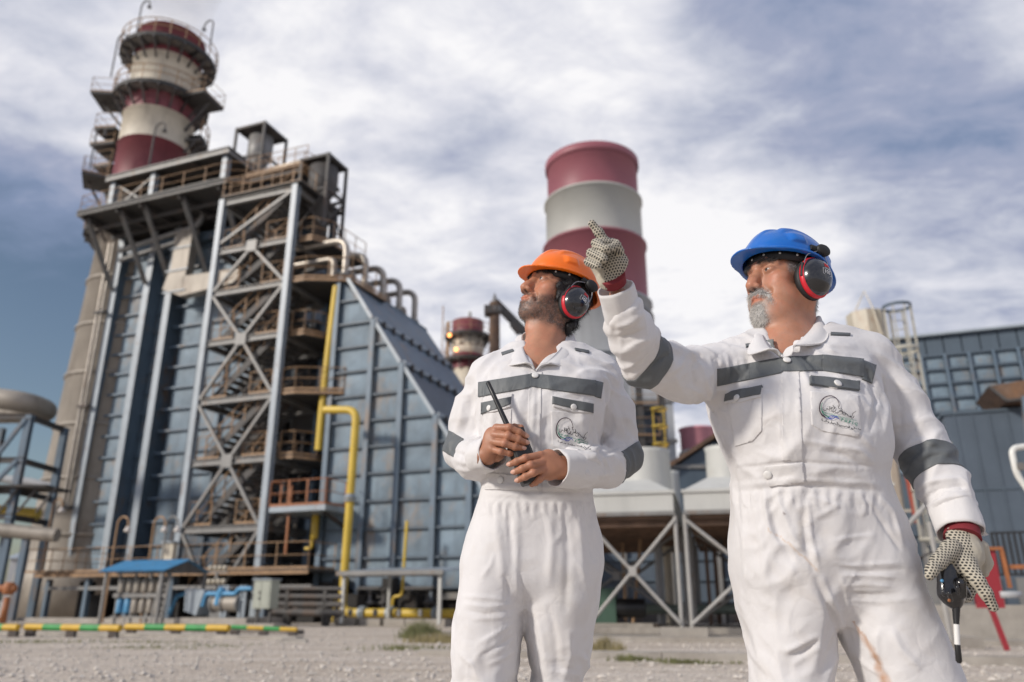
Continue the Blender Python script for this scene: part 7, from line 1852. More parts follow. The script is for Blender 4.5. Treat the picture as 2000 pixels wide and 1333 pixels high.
    # collar leaves
    sheet('collar', [P(1021, 654, .03), P(1022, 680, -.05), P(1032, 704, -.10), P(1044, 724, -.132)], [P(1004, 672, .04), P(995, 695, -.03), P(990, 714, -.095), P(1027, 707, -.14)], .0035, M_seam, cov, org, arch=.007)
    sheet('collar', [P(1108, 650, .03), P(1100, 674, -.04), P(1078, 700, -.10), P(1046, 725, -.132)], [P(1124, 664, .04), P(1128, 688, -.02), P(1118, 718, -.09), P(1074, 708, -.14)], .0035, M_seam, cov, org, arch=.007)
    sheet('collar_stand', [P(1022, 678, -.05), P(1020, 656, .02), P(1040, 645, .075), P(1085, 642, .07), P(1108, 652, .02)], [P(1008, 694, -.04), P(1004, 676, .03), P(1035, 664, .1), P(1090, 660, .09), P(1122, 672, .03)], .004, M_seam, cov, org)
    # ---- body: head, neck, chest, hands in one mesh
    c = P(1083, 586, .035); R = Ru = rotm(56, 22, 3); hs = .95; inv = lambda p: c + (np.array(p) - c) / hs
    o = dict(skin=np.array([.45, .215, .13]), beard='stubble', brow=.92, browcol=(.018, .013, .011), hair=(.012, .01, .01), eye=.0050, nose=1.03, jaw=1.0)
    pts = np.array([c + R @ np.array(q) for q in ((-.1, -.14, -.13), (.1, .12, .14), (.1, -.14, .14), (-.1, .12, -.13), (.1, -.14, -.13), (-.1, .12, .14))]); lo = pts.min(0); hi = pts.max(0); lo[2] = min(lo[2], ap[2] - .03)
    lo = np.minimum(lo, [P(975, 700)[0], D - .14, 9]) - .01; hi = np.maximum(hi, [P(1135, 700)[0], D + .12, 0]) + .01
    H = Field(inv(lo), inv(hi), .0021)
    Lw = build_head(H, c, R, o)
    nb = inv(P(1060, 712, .02)); H.cone(Lw(0, .020, -.045), nb, .055, .062, .03); H.cone(Lw(0, -.005, -.07), inv(P(1052, 700, -.025)), .045, .046, .03)
    H.cone(inv(P(1010, 740, .02)), inv(P(1098, 738, .02)), .088, .088, .04, flat=((0, 1, 0), 1.15))
    H.cone(Lw(.05, .02, -.06), inv(P(1050, 712, -.055)), .016, .012, .018)                    # neck muscle
    H.ell(Lw(0, -.044, -.132), (.010, .010, .014), R, .022)
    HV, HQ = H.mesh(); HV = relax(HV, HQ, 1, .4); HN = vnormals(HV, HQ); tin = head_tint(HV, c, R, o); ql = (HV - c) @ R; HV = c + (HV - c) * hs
    parts = [(HV, HQ, tin)]
    # torso, legs and arms under the cloth
    Bd = Field((-.27, D - .34, .05), (.40, D + .2, 1.5), .0085)
    Bd.chain([P(1045, 745, .02), P(1045, 850, 0), P(1045, 950, 0), P(1045, 1080, .02)], [.10, .11, .10, .11], .03)
    Bd.chain([P(1040, 722, .03), sl * .97 + np.array(P(1045, 745, .02)) * .03, el], [.045, .042, .036], .03); Bd.chain([el, wl], [.034, .024], .01); Bd.chain([P(1090, 722, .03), sr, er], [.045, .042, .036], .03); Bd.chain([er, wr], [.034, .025], .01)
    for rows in (LL, LR): Bd.chain([(rows[-1][1], rows[-1][2], rows[-1][0]), (rows[0][1], rows[0][2], .55), (rows[0][1], rows[0][2] + .01, .12)], [.075, .058, .045], .03)
    bV, bQ = Bd.mesh(); parts.append((bV, bQ, np.tile(o['skin'], (len(bV), 1))))
    # hands from measured joints
    cx = lambda x, y, dy: P(930 + x / 8.33, 800 + y / 8.33, dy)
    nails = []
    Hd = Field(np.minimum(cx(60, 180, -.30), cx(60, 1330, -.30)) - .01, cx(1400, 180, -.12) + .01, .00125)
    def finger(ps, rs, k=.003, nail=True, nd=(0, -1, .15)):
        Hd.chain([cx(*p) for p in ps], [r * 1.06 / 8.33 / 680 for r in rs], k)
        for p, r in zip(ps[1:-1], rs[1:-1]): q = cx(*p); Hd.ell(q, np.array([1.10] * 3) * r / 8.33 / 680, None, .003)
        if nail:
            a, b = cx(*ps[-2]), cx(*ps[-1]); d = (b - a) / np.linalg.norm(b - a); nails.append((b + d * .0005, d, rs[-1] * 1.06 / 8.33 / 680, nd))
    # his right hand (left in the picture)
    w0 = cx(185, 740, -.195); 
    for (mx, my), r in zip(((330, 300), (300, 415), (280, 530), (255, 650)), (54, 56, 54, 46)):
        Hd.cone(w0, cx(mx, my, -.222), .019, r / 8.33 / 680, .008)
    Hd.cone(cx(60, 760, -.19), w0, .021, .023, .01); Hd.ell(cx(250, 520, -.212), (.022, .014, .036), None, .008)
    finger([(330, 300, -.222), (540, 300, -.240), (700, 375, -.236), (800, 428, -.226)], [52, 50, 46, 41]); finger([(300, 415, -.224), (520, 432, -.244), (690, 495, -.240), (808, 540, -.229)], [52, 50, 46, 40])
    finger([(280, 530, -.223), (465, 555, -.243), (630, 612, -.240), (760, 638, -.230)], [50, 48, 44, 39]); finger([(255, 650, -.220), (400, 690, -.236), (540, 716, -.232), (645, 722, -.224)], [44, 42, 38, 34])
    finger([(300, 470, -.195), (430, 330, -.175), (620, 285, -.178), (735, 292, -.182)], [52, 46, 42, 38], nail=False); Hd.cone(cx(230, 640, -.2), cx(320, 420, -.19), .02, .018, .008)
    # his left hand (right in the picture)
    w1 = cx(1330, 950, -.205)
    for (mx, my), r in zip(((1050, 745), (1085, 860), (1110, 970), (1130, 1070)), (54, 54, 52, 46)): Hd.cone(w1, cx(mx, my, -.232), .023, r / 8.33 / 680, .010)
    Hd.cone(w1, cx(1420, 950, -.195), .026, .028, .01); Hd.ell(cx(1180, 900, -.222), (.030, .015, .038), None, .010)
    finger([(1050, 745, -.232), (800, 795, -.248), (660, 850, -.242), (552, 893, -.232)], [52, 48, 44, 38]); finger([(1085, 860, -.234), (890, 905, -.253), (750, 965, -.250), (625, 1018, -.238)], [52, 50, 46, 40])
    finger([(1110, 970, -.233), (930, 1030, -.252), (800, 1095, -.248), (682, 1152, -.236)], [50, 47, 43, 37]); finger([(1130, 1070, -.228), (1030, 1140, -.236), (960, 1190, -.228), (905, 1222, -.216)], [46, 43, 40, 36], nail=False)
    for x, y in ((1000, 738), (1030, 850), (1060, 965)): pass
    hV, hQ = Hd.mesh(); hV = relax(hV, hQ, 1, .4); hn = fbm(hV * 60, 3, 4); q8 = project(hV)
    ht = np.tile(o['skin'] * np.array([.88, .84, .82]), (len(hV), 1)) * (.85 + .3 * hn)[:, None]
    kn = np.zeros(len(hV))
    for x, y in ((560, 300), (540, 432), (470, 555), (400, 690), (330, 300), (300, 410), (800, 795), (890, 905), (930, 1030), (1050, 760), (1085, 870), (1120, 985)):
        d = np.linalg.norm(q8 - np.array([930 + x / 8.33, 800 + y / 8.33]), axis=1); kn = np.maximum(kn, np.exp(-(d / 5) ** 2))
    ht = ht * (1 - .35 * kn)[:, None] + np.array([.50, .22, .15]) * (.35 * kn)[:, None]
    parts.append((hV, hQ, ht)); VV, QQ, CC = [], [], []; b = 0
    for v, q, t in parts: VV.append(v); QQ.append(q + b); CC.append(t); b += len(v)
    body = rawmesh('body', np.concatenate(VV), np.concatenate(QQ), M_skin, man, org, color=np.concatenate(CC))
    for p, d, r, nd in nails:
        d = Vector(d); n = Vector(nd).normalized(); n = (n - d * n.dot(d)).normalized(); s = d.cross(n); m3 = Matrix((s, d, n)).transposed()
        vs = []; 
        for i in range(9):
            for j in range(7):
                x = (j / 6 - .5) * 2; y = (i / 8 - .5) * 2; rr = min(1, max(abs(x), abs(y))); q = math.hypot(x, y) or 1; sx, sy = x * rr / q, y * rr / q
                vs.append(Vector(p) + m3 @ Vector((sx * r * .72, sy * r * .95 + r * .02, math.sqrt(max(0, 1 - (sx * .72) ** 2)) * r * (1.03 - .12 * max(0, sy) ** 2))) - Vector(org))
        MB().add(vs, [(i * 7 + j, i * 7 + j + 1, (i + 1) * 7 + j + 1, (i + 1) * 7 + j) for i in range(8) for j in range(6)], True).obj('fingernail', M_nail, body)
    eyes(c, R * hs, body, (0, 0, 0), (-7, -5))
    for ch in body.children:
        if ch.name.startswith('eyeball'): ch.location = -Vector(org)
    x, y, z = ql.T
    beard = smooth01(-z, .045, .07) * (1 - smooth01(-z, .12, .15)) * (y < .045) + np.exp(-(((z + .047) / .006) ** 2)) * np.exp(-(x / .026) ** 4) * (y < -.07); beard = beard * (1 - np.exp(-np.clip(np.abs(z + .0605) / .0105, 0, 9) ** 4) * (np.abs(x) < .026) * (y < -.07)) + smooth01(-z, .015, .045) * (np.abs(x) > .04) * (y > -.05) * (y < .03) * .7
    dn = R @ np.array([0, -.2, -1.]); 
    strands(HV, HN, np.clip(beard * (1 - smooth01(-z, .10, .125)), 0, 1) + 1e-9, 7500, .0048, .00016, dn, 5, 'beard', M_beard, body, org, lambda r, n: np.clip(np.where(r.rand(n, 1) < .35, .30, .035) * np.array([1., .92, .86]) * (.6 + .8 * r.rand(n, 1)), 0, 1), .25, .12)
    brows(HV, HN, ql, R, M_beard, body, org, lambda r, n: np.full((n, 3), .014), 41)
    # hair: dark wavy mass at temple, behind the ear and on the nape
    G_ = Field(pts.min(0) - .03, pts.max(0) + .03, .0024); hm = c - .0
    rnd = np.random.RandomState(8)
    G_.ell(Lw(0, .020, .045), (.080, .096, .082), R, .0); G_.ell(Lw(0, -.075, -.03), (.2, .058, .088), R, .004, 'sub'); G_.ell(Lw(0, -.02, -.075), (.2, .050, .045), R, .004, 'sub')
    for i in range(46):
        a = rnd.uniform(-.06, .066); zz = rnd.uniform(-.105, .0); yy = .058 + .02 * rnd.rand() - .5 * a * a / .07 * .6 - (zz + .05) * -.1
        G_.ell(Lw(a, yy, zz), (.013, .012, .016), R, .006)
    for i in range(40):
        G_.ell(Lw(.069 + rnd.uniform(-.004, .006), rnd.uniform(-.042, .06), rnd.uniform(-.03, .05)), (.009, .012, .015), R, .006)
    for i in range(14):
        a = rnd.uniform(-1.0, 1.0); G_.ell(Lw(.066 * math.sin(a), -.075 * math.cos(a) - .004, .062 + rnd.uniform(-.004, .004)), (.013, .008, .010), R, .005)
    gV, gQ = G_.mesh(); gN = vnormals(gV, gQ); gV = c + (gV + gN * (.005 * (fbm(gV * 160, 3, 2) - .5))[:, None] - c) * hs
    hair = rawmesh('hair', gV, gQ, M_hair, body, (0, 0, 0)); hair.location = -Vector(org)
    gN = vnormals(gV, gQ); gl = (gV - c) @ R / hs; hmask = (gl[:, 2] < .05) * 1. + 1e-9
    strands(gV, gN, hmask, 6500, .012, .00025, R @ np.array([.1, .35, -1.]), 6, 'hair_strands', M_hair, body, org, lambda r, n: np.full((n, 3), .012), .35, .35)
    # helmet, ear defender
    hel, Hl = helmet(c, Ru, M_horange, man, org, 11, '', .885, .012); hel['label'] = 'orange helmet'
    e = earmuff(c, Ru, 1, man, org, Hl, tilt=-8, off=(.096, .018, -.026), sz=.90)
    e2 = earmuff(c, Ru, -1, man, org, Hl, tilt=8, text=False)
    boots(man, org, [(LL[0][1] - .02, LL[0][2]), (LR[0][1] + .02, LR[0][2])])
    # radio: a thing of its own
    ra, rb_ = P(1002, 842, -.208), P(1040, 944, -.222); ax = Vector(rb_ - ra).normalized()
    rd = thing('walkie_talkie', 'black hand-held radio with long antenna, gripped by the man in the orange helmet', 'radio', tuple(rb_))
    side = ax.cross(Vector((.25, -1, 0))).normalized(); nrm = side.cross(ax).normalized(); Rr = np.array(Matrix((side, ax, nrm)).transposed())
    Fr = Field(np.minimum(ra, rb_) - .05, np.maximum(ra, rb_) + .05, .0014); mid = (ra + rb_) / 2; ln = np.linalg.norm(rb_ - ra)
    Fr.box(mid, (.0255, ln / 2, .0165), Rr, .005); Fr.box(mid + Rr @ np.array([0, .02, .012]), (.020, .04, .010), Rr, .004, .004); Fr.box(mid + Rr @ np.array([.026, -.01, .0]), (.0025, .022, .008), Rr, .002, .001)
    Fr.cone(ra, ra - np.array(ax) * .016 + Rr @ np.array([.012, 0, 0]), .009, .008, .004); Fr.cone(ra + Rr @ np.array([.016, 0, 0]), ra + Rr @ np.array([.016, -.012, 0]), .006, .006, .001)
    v, q = Fr.mesh(); rawmesh('radio_body', v, q, M_radio, rd, rb_)
    at, a0 = P(953, 748, -.185), P(994, 838, -.207)
    MB().tube([Vector(a0 + (a0 - at) * .1) - Vector(rb_), Vector(a0) - Vector(rb_), Vector(a0 * .35 + at * .65) - Vector(rb_), Vector(at) - Vector(rb_), Vector(at + (at - a0) * .02) - Vector(rb_)], [.0075, .0072, .0058, .0060, .0035], 14).obj('antenna', M_radio, rd)
    return man

man_orange()
def man_blue():
    D = 1.86; P = FP(D); org = np.array([P(1580, 1100)[0], D, 0.])
    man = thing('person', 'older bearded man in white coverall, gloves and blue helmet, pointing up with a raised fist', 'person', tuple(org))
    row = lambda py, xl, xr, hd, cy: (P((xl + xr) / 2, py)[2], P((xl + xr) / 2, py)[0], D + cy, (P(xr, py)[0] - P(xl, py)[0]) / 2, hd)
    F = Field((-.05, D - .46, .05), (1.16, D + .24, 1.60), .0044)
    T_ = [row(*a) for a in ((1222, 1560, 1690, .08, .03), (1190, 1500, 1750, .12, .03), (1150, 1462, 1775, .146, .03), (1115, 1444, 1775, .154, .03), (1080, 1440, 1770, .158, .025), (1030, 1436, 1762, .160, .015), (985, 1437, 1736, .158, .005), (945, 1440, 1716, .156, -.005), (915, 1434, 1716, .162, -.015), (880, 1416, 1718, .168, -.02),
          (830, 1398, 1710, .165, -.02), (780, 1390, 1704, .155, -.01), (740, 1398, 1704, .142, 0), (705, 1420, 1700, .122, .01), (680, 1452, 1684, .098, .02), (660, 1480, 1650, .078, .03))]
    F.loft(T_, 2.5)
    sl, sr = P(1432, 722, -.01), P(1694, 706, .02)
    F.cone(P(1500, 690, .02), sl, .062, .066, .05); F.cone(P(1610, 678, .02), sr, .062, .066, .05)
    LL = [row(1333, 1480, 1634, .105, .03), row(1240, 1464, 1634, .118, .03), row(1180, 1452, 1640, .135, .03), row(1110, 1443, 1650, .15, .03), row(1040, 1440, 1640, .14, .025), row(1000, 1460, 1620, .10, .02)]
    LR = [row(1333, 1682, 1862, .105, -.02), row(1262, 1656, 1832, .118, -.01), row(1200, 1634, 1811, .132, .01), row(1150, 1616, 1789, .14, .02), row(1100, 1590, 1774, .15, .02), row(1040, 1580, 1760, .14, .02), row(1000, 1590, 1735, .10, .02)]
    def down(rows, x1):
        z0, cx, cy, a, b = rows[0]; return [(.10, x1, cy + .02, .09, .115), (.35, cx + (x1 - cx) * .55, cy + .01, .090, .10)] + rows
    F.loft(down(LL, LL[0][1] + .03), 2.3, .022); F.loft(down(LR, LR[0][1] + .12), 2.3, .022)
    el, wl = P(1262, 704, -.17), P(1206, 590, -.30)
    F.chain([sl, P(1345, 734, -.09), el], [.074, .062, .051], .03); F.chain([el, P(1235, 654, -.235), P(1220, 616, -.275)], [.049, .045, .039], .02)
    er, wr = P(1800, 872, -.02), P(1869, 1012, -.10)
    F.chain([sr, P(1748, 782, .0), er], [.066, .060, .059], .03); F.chain([er, P(1843, 950, -.065), P(1862, 990, -.09)], [.058, .052, .044], .02)
    ap = P(1526, 698, -.135); cl_, cr_ = P(1490, 640, -.02), P(1602, 632, -.02)
    def vneck(X, Y, Z):
        x0, z0 = ap[0], ap[2]; t = (Z - z0); lx = x0 - t * (ap[0] - cl_[0]) / (cl_[2] - z0); rx = x0 + t * (cr_[0] - ap[0]) / (cr_[2] - z0)
        return np.maximum(np.maximum(np.maximum((lx - X) * .75, (X - rx) * .75), Y - (D + .02)), -t)
    F.func(vneck, (ap[0] - .15, D - .3, ap[2] - .01), (ap[0] + .2, D + .05, 1.6), .004, 'sub'); F.cone(P(1548, 712, .02), P(1562, 610, .02), .064, .072, .01, 'sub')
    V, Q = F.mesh(); V = relax(V, Q, 2); N = vnormals(V, Q)
    V = cloth_displace(V, N, None, 77, .0070, .0066, [(sl, el, .066, 15, .007, .7), (el, P(1220, 616, -.275), .052, 24, .006, .5), (sr, er, .066, 13, .006, -.6), (er, P(1862, 990, -.09), .058, 17, .008, .6)])
    N = vnormals(V, Q); px = project(V)
    S_ = [([(1526, 735), (1524, 850), (1530, 905)], 2.5, 2.2), ([(1560, 740), (1561, 850), (1567, 900)], 2.5, 2), ([(1430, 950), (1560, 936), (1722, 946)], 4, 3.5), ([(1432, 962), (1560, 948), (1726, 960)], 4, -4.5), ([(1432, 915), (1560, 903), (1712, 912)], 3, -3.5), ([(1420, 690), (1422, 720), (1418, 760)], 3.5, 4), ([(1402, 690), (1405, 740), (1398, 790)], 4, -5), ([(1385, 695), (1392, 740), (1385, 790)], 4, 5),
          ([(1370, 690), (1352, 720), (1355, 760)], 5, -5), ([(1345, 688), (1330, 712), (1300, 735)], 5, 5), ([(1310, 690), (1285, 705), (1262, 725)], 4, -5), ([(1440, 700), (1438, 720), (1445, 735)], 3, 3), ([(1460, 695), (1463, 715), (1458, 730)], 3, -3), ([(1480, 705), (1478, 722), (1484, 732)], 3, 3),
          ([(1395, 800), (1370, 770), (1340, 755)], 7, 5), ([(1400, 830), (1385, 790), (1360, 770)], 6, -5), ([(1200, 640), (1230, 632), (1258, 610)], 5, 6), ([(1202, 660), (1235, 655), (1265, 640)], 4, -5), ([(1225, 610), (1245, 600), (1252, 585)], 4, 5), ([(1215, 690), (1245, 670), (1270, 662)], 5, 5), ([(1192, 625), (1196, 640), (1192, 655)], 5, 4),
          ([(1475, 985), (1490, 1060), (1497, 1160)], 8, 5), ([(1500, 975), (1522, 1050), (1552, 1100)], 7, -6), ([(1520, 970), (1545, 1040), (1570, 1080)], 6, 5), ([(1450, 1000), (1456, 1090), (1462, 1180)], 6, 4), ([(1578, 965), (1582, 1040), (1600, 1115)], 4, 5), ([(1568, 1000), (1575, 1070), (1592, 1125)], 5, -5), ([(1592, 1125), (1620, 1190), (1640, 1245)], 5, -6), ([(1604, 1122), (1640, 1210), (1668, 1290)], 5, 5),
          ([(1575, 970), (1600, 975), (1640, 990)], 3, 3), ([(1590, 1012), (1615, 1000), (1640, 985)], 4, 3.5), ([(1620, 1060), (1660, 1050), (1710, 1045)], 3.5, 3), ([(1625, 1100), (1665, 1105), (1760, 1100)], 3, 3.5), ([(1640, 1112), (1680, 1118), (1770, 1112)], 3.5, -4), ([(1640, 1125), (1700, 1124), (1765, 1130)], 3, 3), ([(1645, 1145), (1690, 1142), (1745, 1146)], 3, 3), ([(1650, 1158), (1700, 1162), (1760, 1160)], 3.5, -3.5), ([(1650, 1172), (1720, 1176), (1790, 1170)], 3, 3),
          ([(1640, 1120), (1652, 1150), (1656, 1200)], 3, 3), ([(1675, 1112), (1660, 1135), (1650, 1150)], 3, 3), ([(1530, 1275), (1560, 1262), (1600, 1240)], 4, 5), ([(1545, 1300), (1575, 1280), (1605, 1262)], 4, 4), ([(1535, 1285), (1565, 1275), (1600, 1252)], 4, -4), ([(1720, 1225), (1712, 1250), (1715, 1290)], 6, 5), ([(1740, 1230), (1760, 1270), (1800, 1310)], 7, 5), ([(1700, 1280), (1720, 1310), (1740, 1333)], 6, -4), ([(1665, 1270), (1690, 1300), (1720, 1320)], 4, 3),
          ([(1718, 970), (1745, 1000), (1765, 1070)], 4, 5), ([(1700, 985), (1722, 1020), (1762, 1078)], 4, -5), ([(1690, 975), (1688, 1000), (1680, 1010)], 4, 4), ([(1640, 870), (1680, 880), (1705, 905)], 6, 5), ([(1600, 880), (1650, 890), (1695, 915)], 5, -4), ([(1565, 860), (1610, 868), (1660, 880)], 5, 3.5), ([(1520, 830), (1535, 870), (1540, 895)], 6, 3), ([(1650, 840), (1680, 850), (1710, 880)], 6, 4),
          ([(1690, 720), (1712, 780), (1700, 850)], 4, -7), ([(1722, 720), (1735, 790), (1728, 850)], 6, 5), ([(1745, 740), (1760, 800), (1758, 850)], 6, -4), ([(1770, 870), (1800, 860), (1835, 872)], 4, 4), ([(1780, 905), (1815, 885), (1855, 885)], 5, 5), ([(1790, 955), (1820, 940), (1870, 935)], 5, 7), ([(1800, 975), (1840, 955), (1895, 950)], 4, -7), ([(1812, 990), (1850, 972), (1895, 968)], 4, 6), ([(1870, 930), (1888, 945), (1900, 985)], 5, 5), ([(1808, 985), (1812, 1000), (1806, 1015)], 6, 8),
          ([(1610, 682), (1640, 690), (1660, 700)], 4, 3), ([(1540, 690), (1575, 695), (1590, 705)], 3, 3)]
    S_ += [([(1440 + 11.5 * i, 962 - 12 * math.sin(math.pi * i / 24)), (1442 + 11.5 * i + 3 * math.sin(i), 985 + 9 * (i % 3))], 2.6, 2.6 * (1 if i % 2 else -1)) for i in range(25)]
    V = strokes(V, N, px, S_); V = relax(V, Q, 1, .35); N = vnormals(V, Q); px = project(V); F3 = tri(Q)
    tint = cloth_tint(V, 13); pz = px + np.stack([6 * (fbm(V * 60, 2, 1) - .5), 6 * (fbm(V * 60, 2, 2) - .5)], 1) * 2
    front = (N[:, 1] < .1)
    def stain(pts, w, col, amt):
        nonlocal tint
        d, t = seg_dist(pz, pts); wd = np.interp(t, np.linspace(0, 1, len(w)), w); m = (np.clip(1.25 - d / wd, 0, 1) * amt * front * (.45 + .75 * fbm(V * 90, 3, 6)))[:, None]; tint = tint * (1 - m) + np.array(col) * m
    stain([(1668, 1216), (1690, 1250), (1712, 1290), (1732, 1340)], [2, 6, 9, 12], (.42, .20, .08), .75); stain([(1500, 1030), (1535, 1058), (1570, 1088), (1597, 1116)], [1.6, 2.5, 3, 2.5], (.55, .36, .20), .5)
    stain([(1565, 1020), (1563, 1060)], [8, 5], (.55, .48, .38), .35); stain([(1690, 1150), (1770, 1180), (1800, 1210)], [14, 22, 14], (.45, .42, .38), .25); stain([(1533, 1003), (1534, 1004)], [1.8, 1.8], (.10, .05, .05), .9); stain([(1290, 680), (1370, 700)], [12, 8], (.60, .50, .38), .3)
    cov = rawmesh('coverall', V, Q, M_cloth, man, org, color=tint)
    def pt(name, poly, off, mt):
        r = patch(V, F3, N, px, poly, off)
        if r is not None: return rawmesh(name, r[0], r[1], mt, cov, org)
    pt('pocket', [(1422, 785), (1489, 755), (1488, 842), (1470, 862), (1436, 872)], .0018, M_seam)
    pt('pocket', [(1583, 765), (1676, 772), (1682, 838), (1675, 854), (1606, 843), (1585, 830)], .0018, M_seam)
    pt('placket', [(1526, 702), (1560, 700), (1568, 902), (1528, 900)], .0016, M_seam)
    def wavy(a, b, n, amp, h0, h1, off, name):
        """tape along a rippled line, built in short joined lengths"""
        for i in range(n):
            t0, t1 = i / n, (i + 1) / n; y = lambda t: a[1] + (b[1] - a[1]) * t - amp * math.sin(math.pi * t) ; x = lambda t: a[0] + (b[0] - a[0]) * t; h = lambda t: h0 + (h1 - h0) * t
            pt(name, [(x(t0) - .3, y(t0)), (x(t1) + .3, y(t1)), (x(t1) + .3, y(t1) + h(t1)), (x(t0) - .3, y(t0) + h(t0))], off, M_tape)
    wavy((1401, 721), (1528, 699), 2, -1, 33, 30, .003, 'chest_tape'); wavy((1526, 700), (1686, 703), 2, 7, 27, 34, .0036, 'chest_tape'); pt('chest_tape', [(1684, 705), (1710, 714), (1703, 750), (1683, 742)], .003, M_tape)
    pt('pocket_flap', [(1581, 735), (1678, 745), (1680, 770), (1630, 760), (1584, 763)], .0045, M_seam); pt('pocket_flap', [(1417, 768), (1490, 752), (1487, 782), (1450, 786), (1418, 794)], .0045, M_seam)
    pt('flap_tape', [(1581, 736), (1677, 747), (1677, 765), (1581, 753)], .0062, M_tape); pt('flap_tape', [(1417, 768), (1490, 755), (1487, 772), (1417, 785)], .0062, M_tape)
    pt('belt', [(1494, 912), (1567, 903), (1571, 942), (1502, 950)], .0035, M_seam)
    pt('shoulder_tape', [(1622, 651), (1660, 653), (1660, 657), (1622, 656)], .004, M_tape); pt('shoulder_tape', [(1456, 674), (1477, 671), (1478, 675), (1457, 680)], .004, M_tape)
    sleeve_band(V, F3, N, sl, el, .88, 1.05, .066, .0022, 'sleeve_tape', M_tape, cov, org, skew=(0, 0, 1.2))
    sleeve_band(V, F3, N, er, wr, .14, .46, .066, .0022, 'sleeve_tape', M_tape, cov, org)
    cuff(P(1218, 618, -.27), P(1201, 562, -.315), .040, cov, org); cuff(P(1858, 982, -.085), P(1875, 1040, -.115), .049, cov, org)
    sf = Surf(np.array(V), F3, N, 1400, 1730, 650, 1000)
    for x, y, r in ((1536, 707, .0092), (1634, 752, .0092), (1442, 779, .0080), (1500, 927, .0095)): snap(sf, x, y, r, cov, org)
    logo(sf, lambda u, v: (1596 + 56 * u + 3 * v, 772 + 50 * v + 9 * u), cov, org)
    sheet('collar', [P(1490, 636, .03), P(1492, 660, -.07), P(1506, 682, -.115), P(1525, 698, -.145)], [P(1470, 650, .02), P(1464, 674, -.075), P(1462, 693, -.125), P(1502, 680, -.155)], .0035, M_seam, cov, org, arch=.008)
    sheet('collar', [P(1592, 622, .03), P(1580, 648, -.06), P(1556, 672, -.115), P(1527, 699, -.145)], [P(1606, 628, .02), P(1618, 650, -.06), P(1605, 671, -.125), P(1553, 674, -.155)], .0035, M_seam, cov, org, arch=.009)
    sheet('collar_stand', [P(1492, 662, -.05), P(1490, 634, .02), P(1515, 622, .08), P(1565, 616, .08), P(1594, 624, .02)], [P(1476, 676, -.04), P(1474, 654, .03), P(1510, 642, .1), P(1570, 634, .1), P(1606, 640, .03)], .004, M_seam, cov, org)
    # ---- body
    hs = 1.0; c = P(1532, 562, .015); R = rotm(65, 6, -2); inv = lambda p: c + (np.array(p) - c) / hs
    o = dict(skin=np.array([.44, .21, .13]), beard='goatee', brow=.75, browcol=(.10, .075, .06), hair=(.16, .15, .145), eye=.0021, nose=1.04, jaw=1.03, mouth=.0028)
    pts = np.array([c + R @ np.array(q) for q in ((-.1, -.14, -.13), (.1, .12, .14), (.1, -.14, .14), (-.1, .12, -.13), (.1, -.14, -.13), (-.1, .12, .14))]); lo, hi = pts.min(0), pts.max(0); lo[2] = min(lo[2], ap[2] - .03)
    lo = np.minimum(lo, [P(1455, 700)[0], D - .15, 9]) - .01; hi = np.maximum(hi, [P(1630, 700)[0], D + .13, 0]) + .01
    H = Field(inv(lo), inv(hi), .0022); Lw = build_head(H, c, R, o)
    for s in (-1, 1): H.ell(Lw(.044 * s, -.035, -.058), (.024, .030, .026), R, .025)
    H.cone(Lw(0, .020, -.045), P(1545, 690, .02), .058, .062, .03); H.cone(Lw(0, -.020, -.085), P(1536, 676, -.03), .042, .050, .035); H.cone(P(1512, 722, .015), P(1572, 720, .015), .088, .088, .04, flat=((0, 1, 0), 1.15)); H.ell(Lw(0, -.052, -.105), (.045, .035, .020), R, .03)
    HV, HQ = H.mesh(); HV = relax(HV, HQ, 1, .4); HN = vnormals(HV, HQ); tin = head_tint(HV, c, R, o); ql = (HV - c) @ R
    parts = [(HV, HQ, tin)]
    Bd = Field((-.02, D - .44, .05), (1.12, D + .22, 1.55), .009)
    Bd.chain([P(1548, 730, .02), P(1560, 830, 0), P(1575, 930, 0), P(1600, 1060, .02)], [.11, .13, .13, .13], .03)
    Bd.chain([P(1520, 712, .03), sl, el], [.045, .044, .038], .03); Bd.chain([el, P(1220, 616, -.275), P(1208, 580, -.30)], [.036, .026, .022], .01); Bd.chain([P(1610, 700, .03), sr, er], [.045, .044, .038], .03); Bd.chain([er, wr, P(1876, 1045, -.12)], [.036, .026, .025], .01)
    for rows, dx in ((LL, .03), (LR, .12)): Bd.chain([(rows[-1][1], rows[-1][2], rows[-1][0]), (rows[0][1], rows[0][2], .55), (rows[0][1] + dx, rows[0][2] + .01, .12)], [.080, .062, .045], .03)
    bV, bQ = Bd.mesh(); parts.append((bV, bQ, np.tile(o['skin'], (len(bV), 1)))); VV, QQ, CC = [], [], []; b = 0
    for v, q, t in parts: VV.append(v); QQ.append(q + b); CC.append(t); b += len(v)
    body = rawmesh('body', np.concatenate(VV), np.concatenate(QQ), M_skin, man, org, color=np.concatenate(CC))
    eyes(c, R, body, (0, 0, 0), (0, 0))
    for ch in body.children: ch.location = -Vector(org)
    brows(HV, HN, ql, R, M_beard, body, org, lambda r, n: np.full((n, 3), .05) * (.5 + r.rand(n, 1)), 51)
    # grey undershirt in the collar gap
    U = Field(P(1505, 720, -.16) , P(1556, 677, -.03), .003); U.cone(P(1515, 722, .005), P(1585, 718, .005), .100, .100, .0, flat=((0, 1, 0), 1.12)); U.cone(P(1540, 640, -.04), P(1536, 676, -.09), .04, .030, .004, 'sub')
    uV, uQ = U.mesh(); rawmesh('undershirt', uV, uQ, M_grey_shirt, man, org)
    # goatee and moustache: soft volumes with hairs on them
    Bf = Field(pts.min(0) - .03, pts.max(0) + .02, .0017)
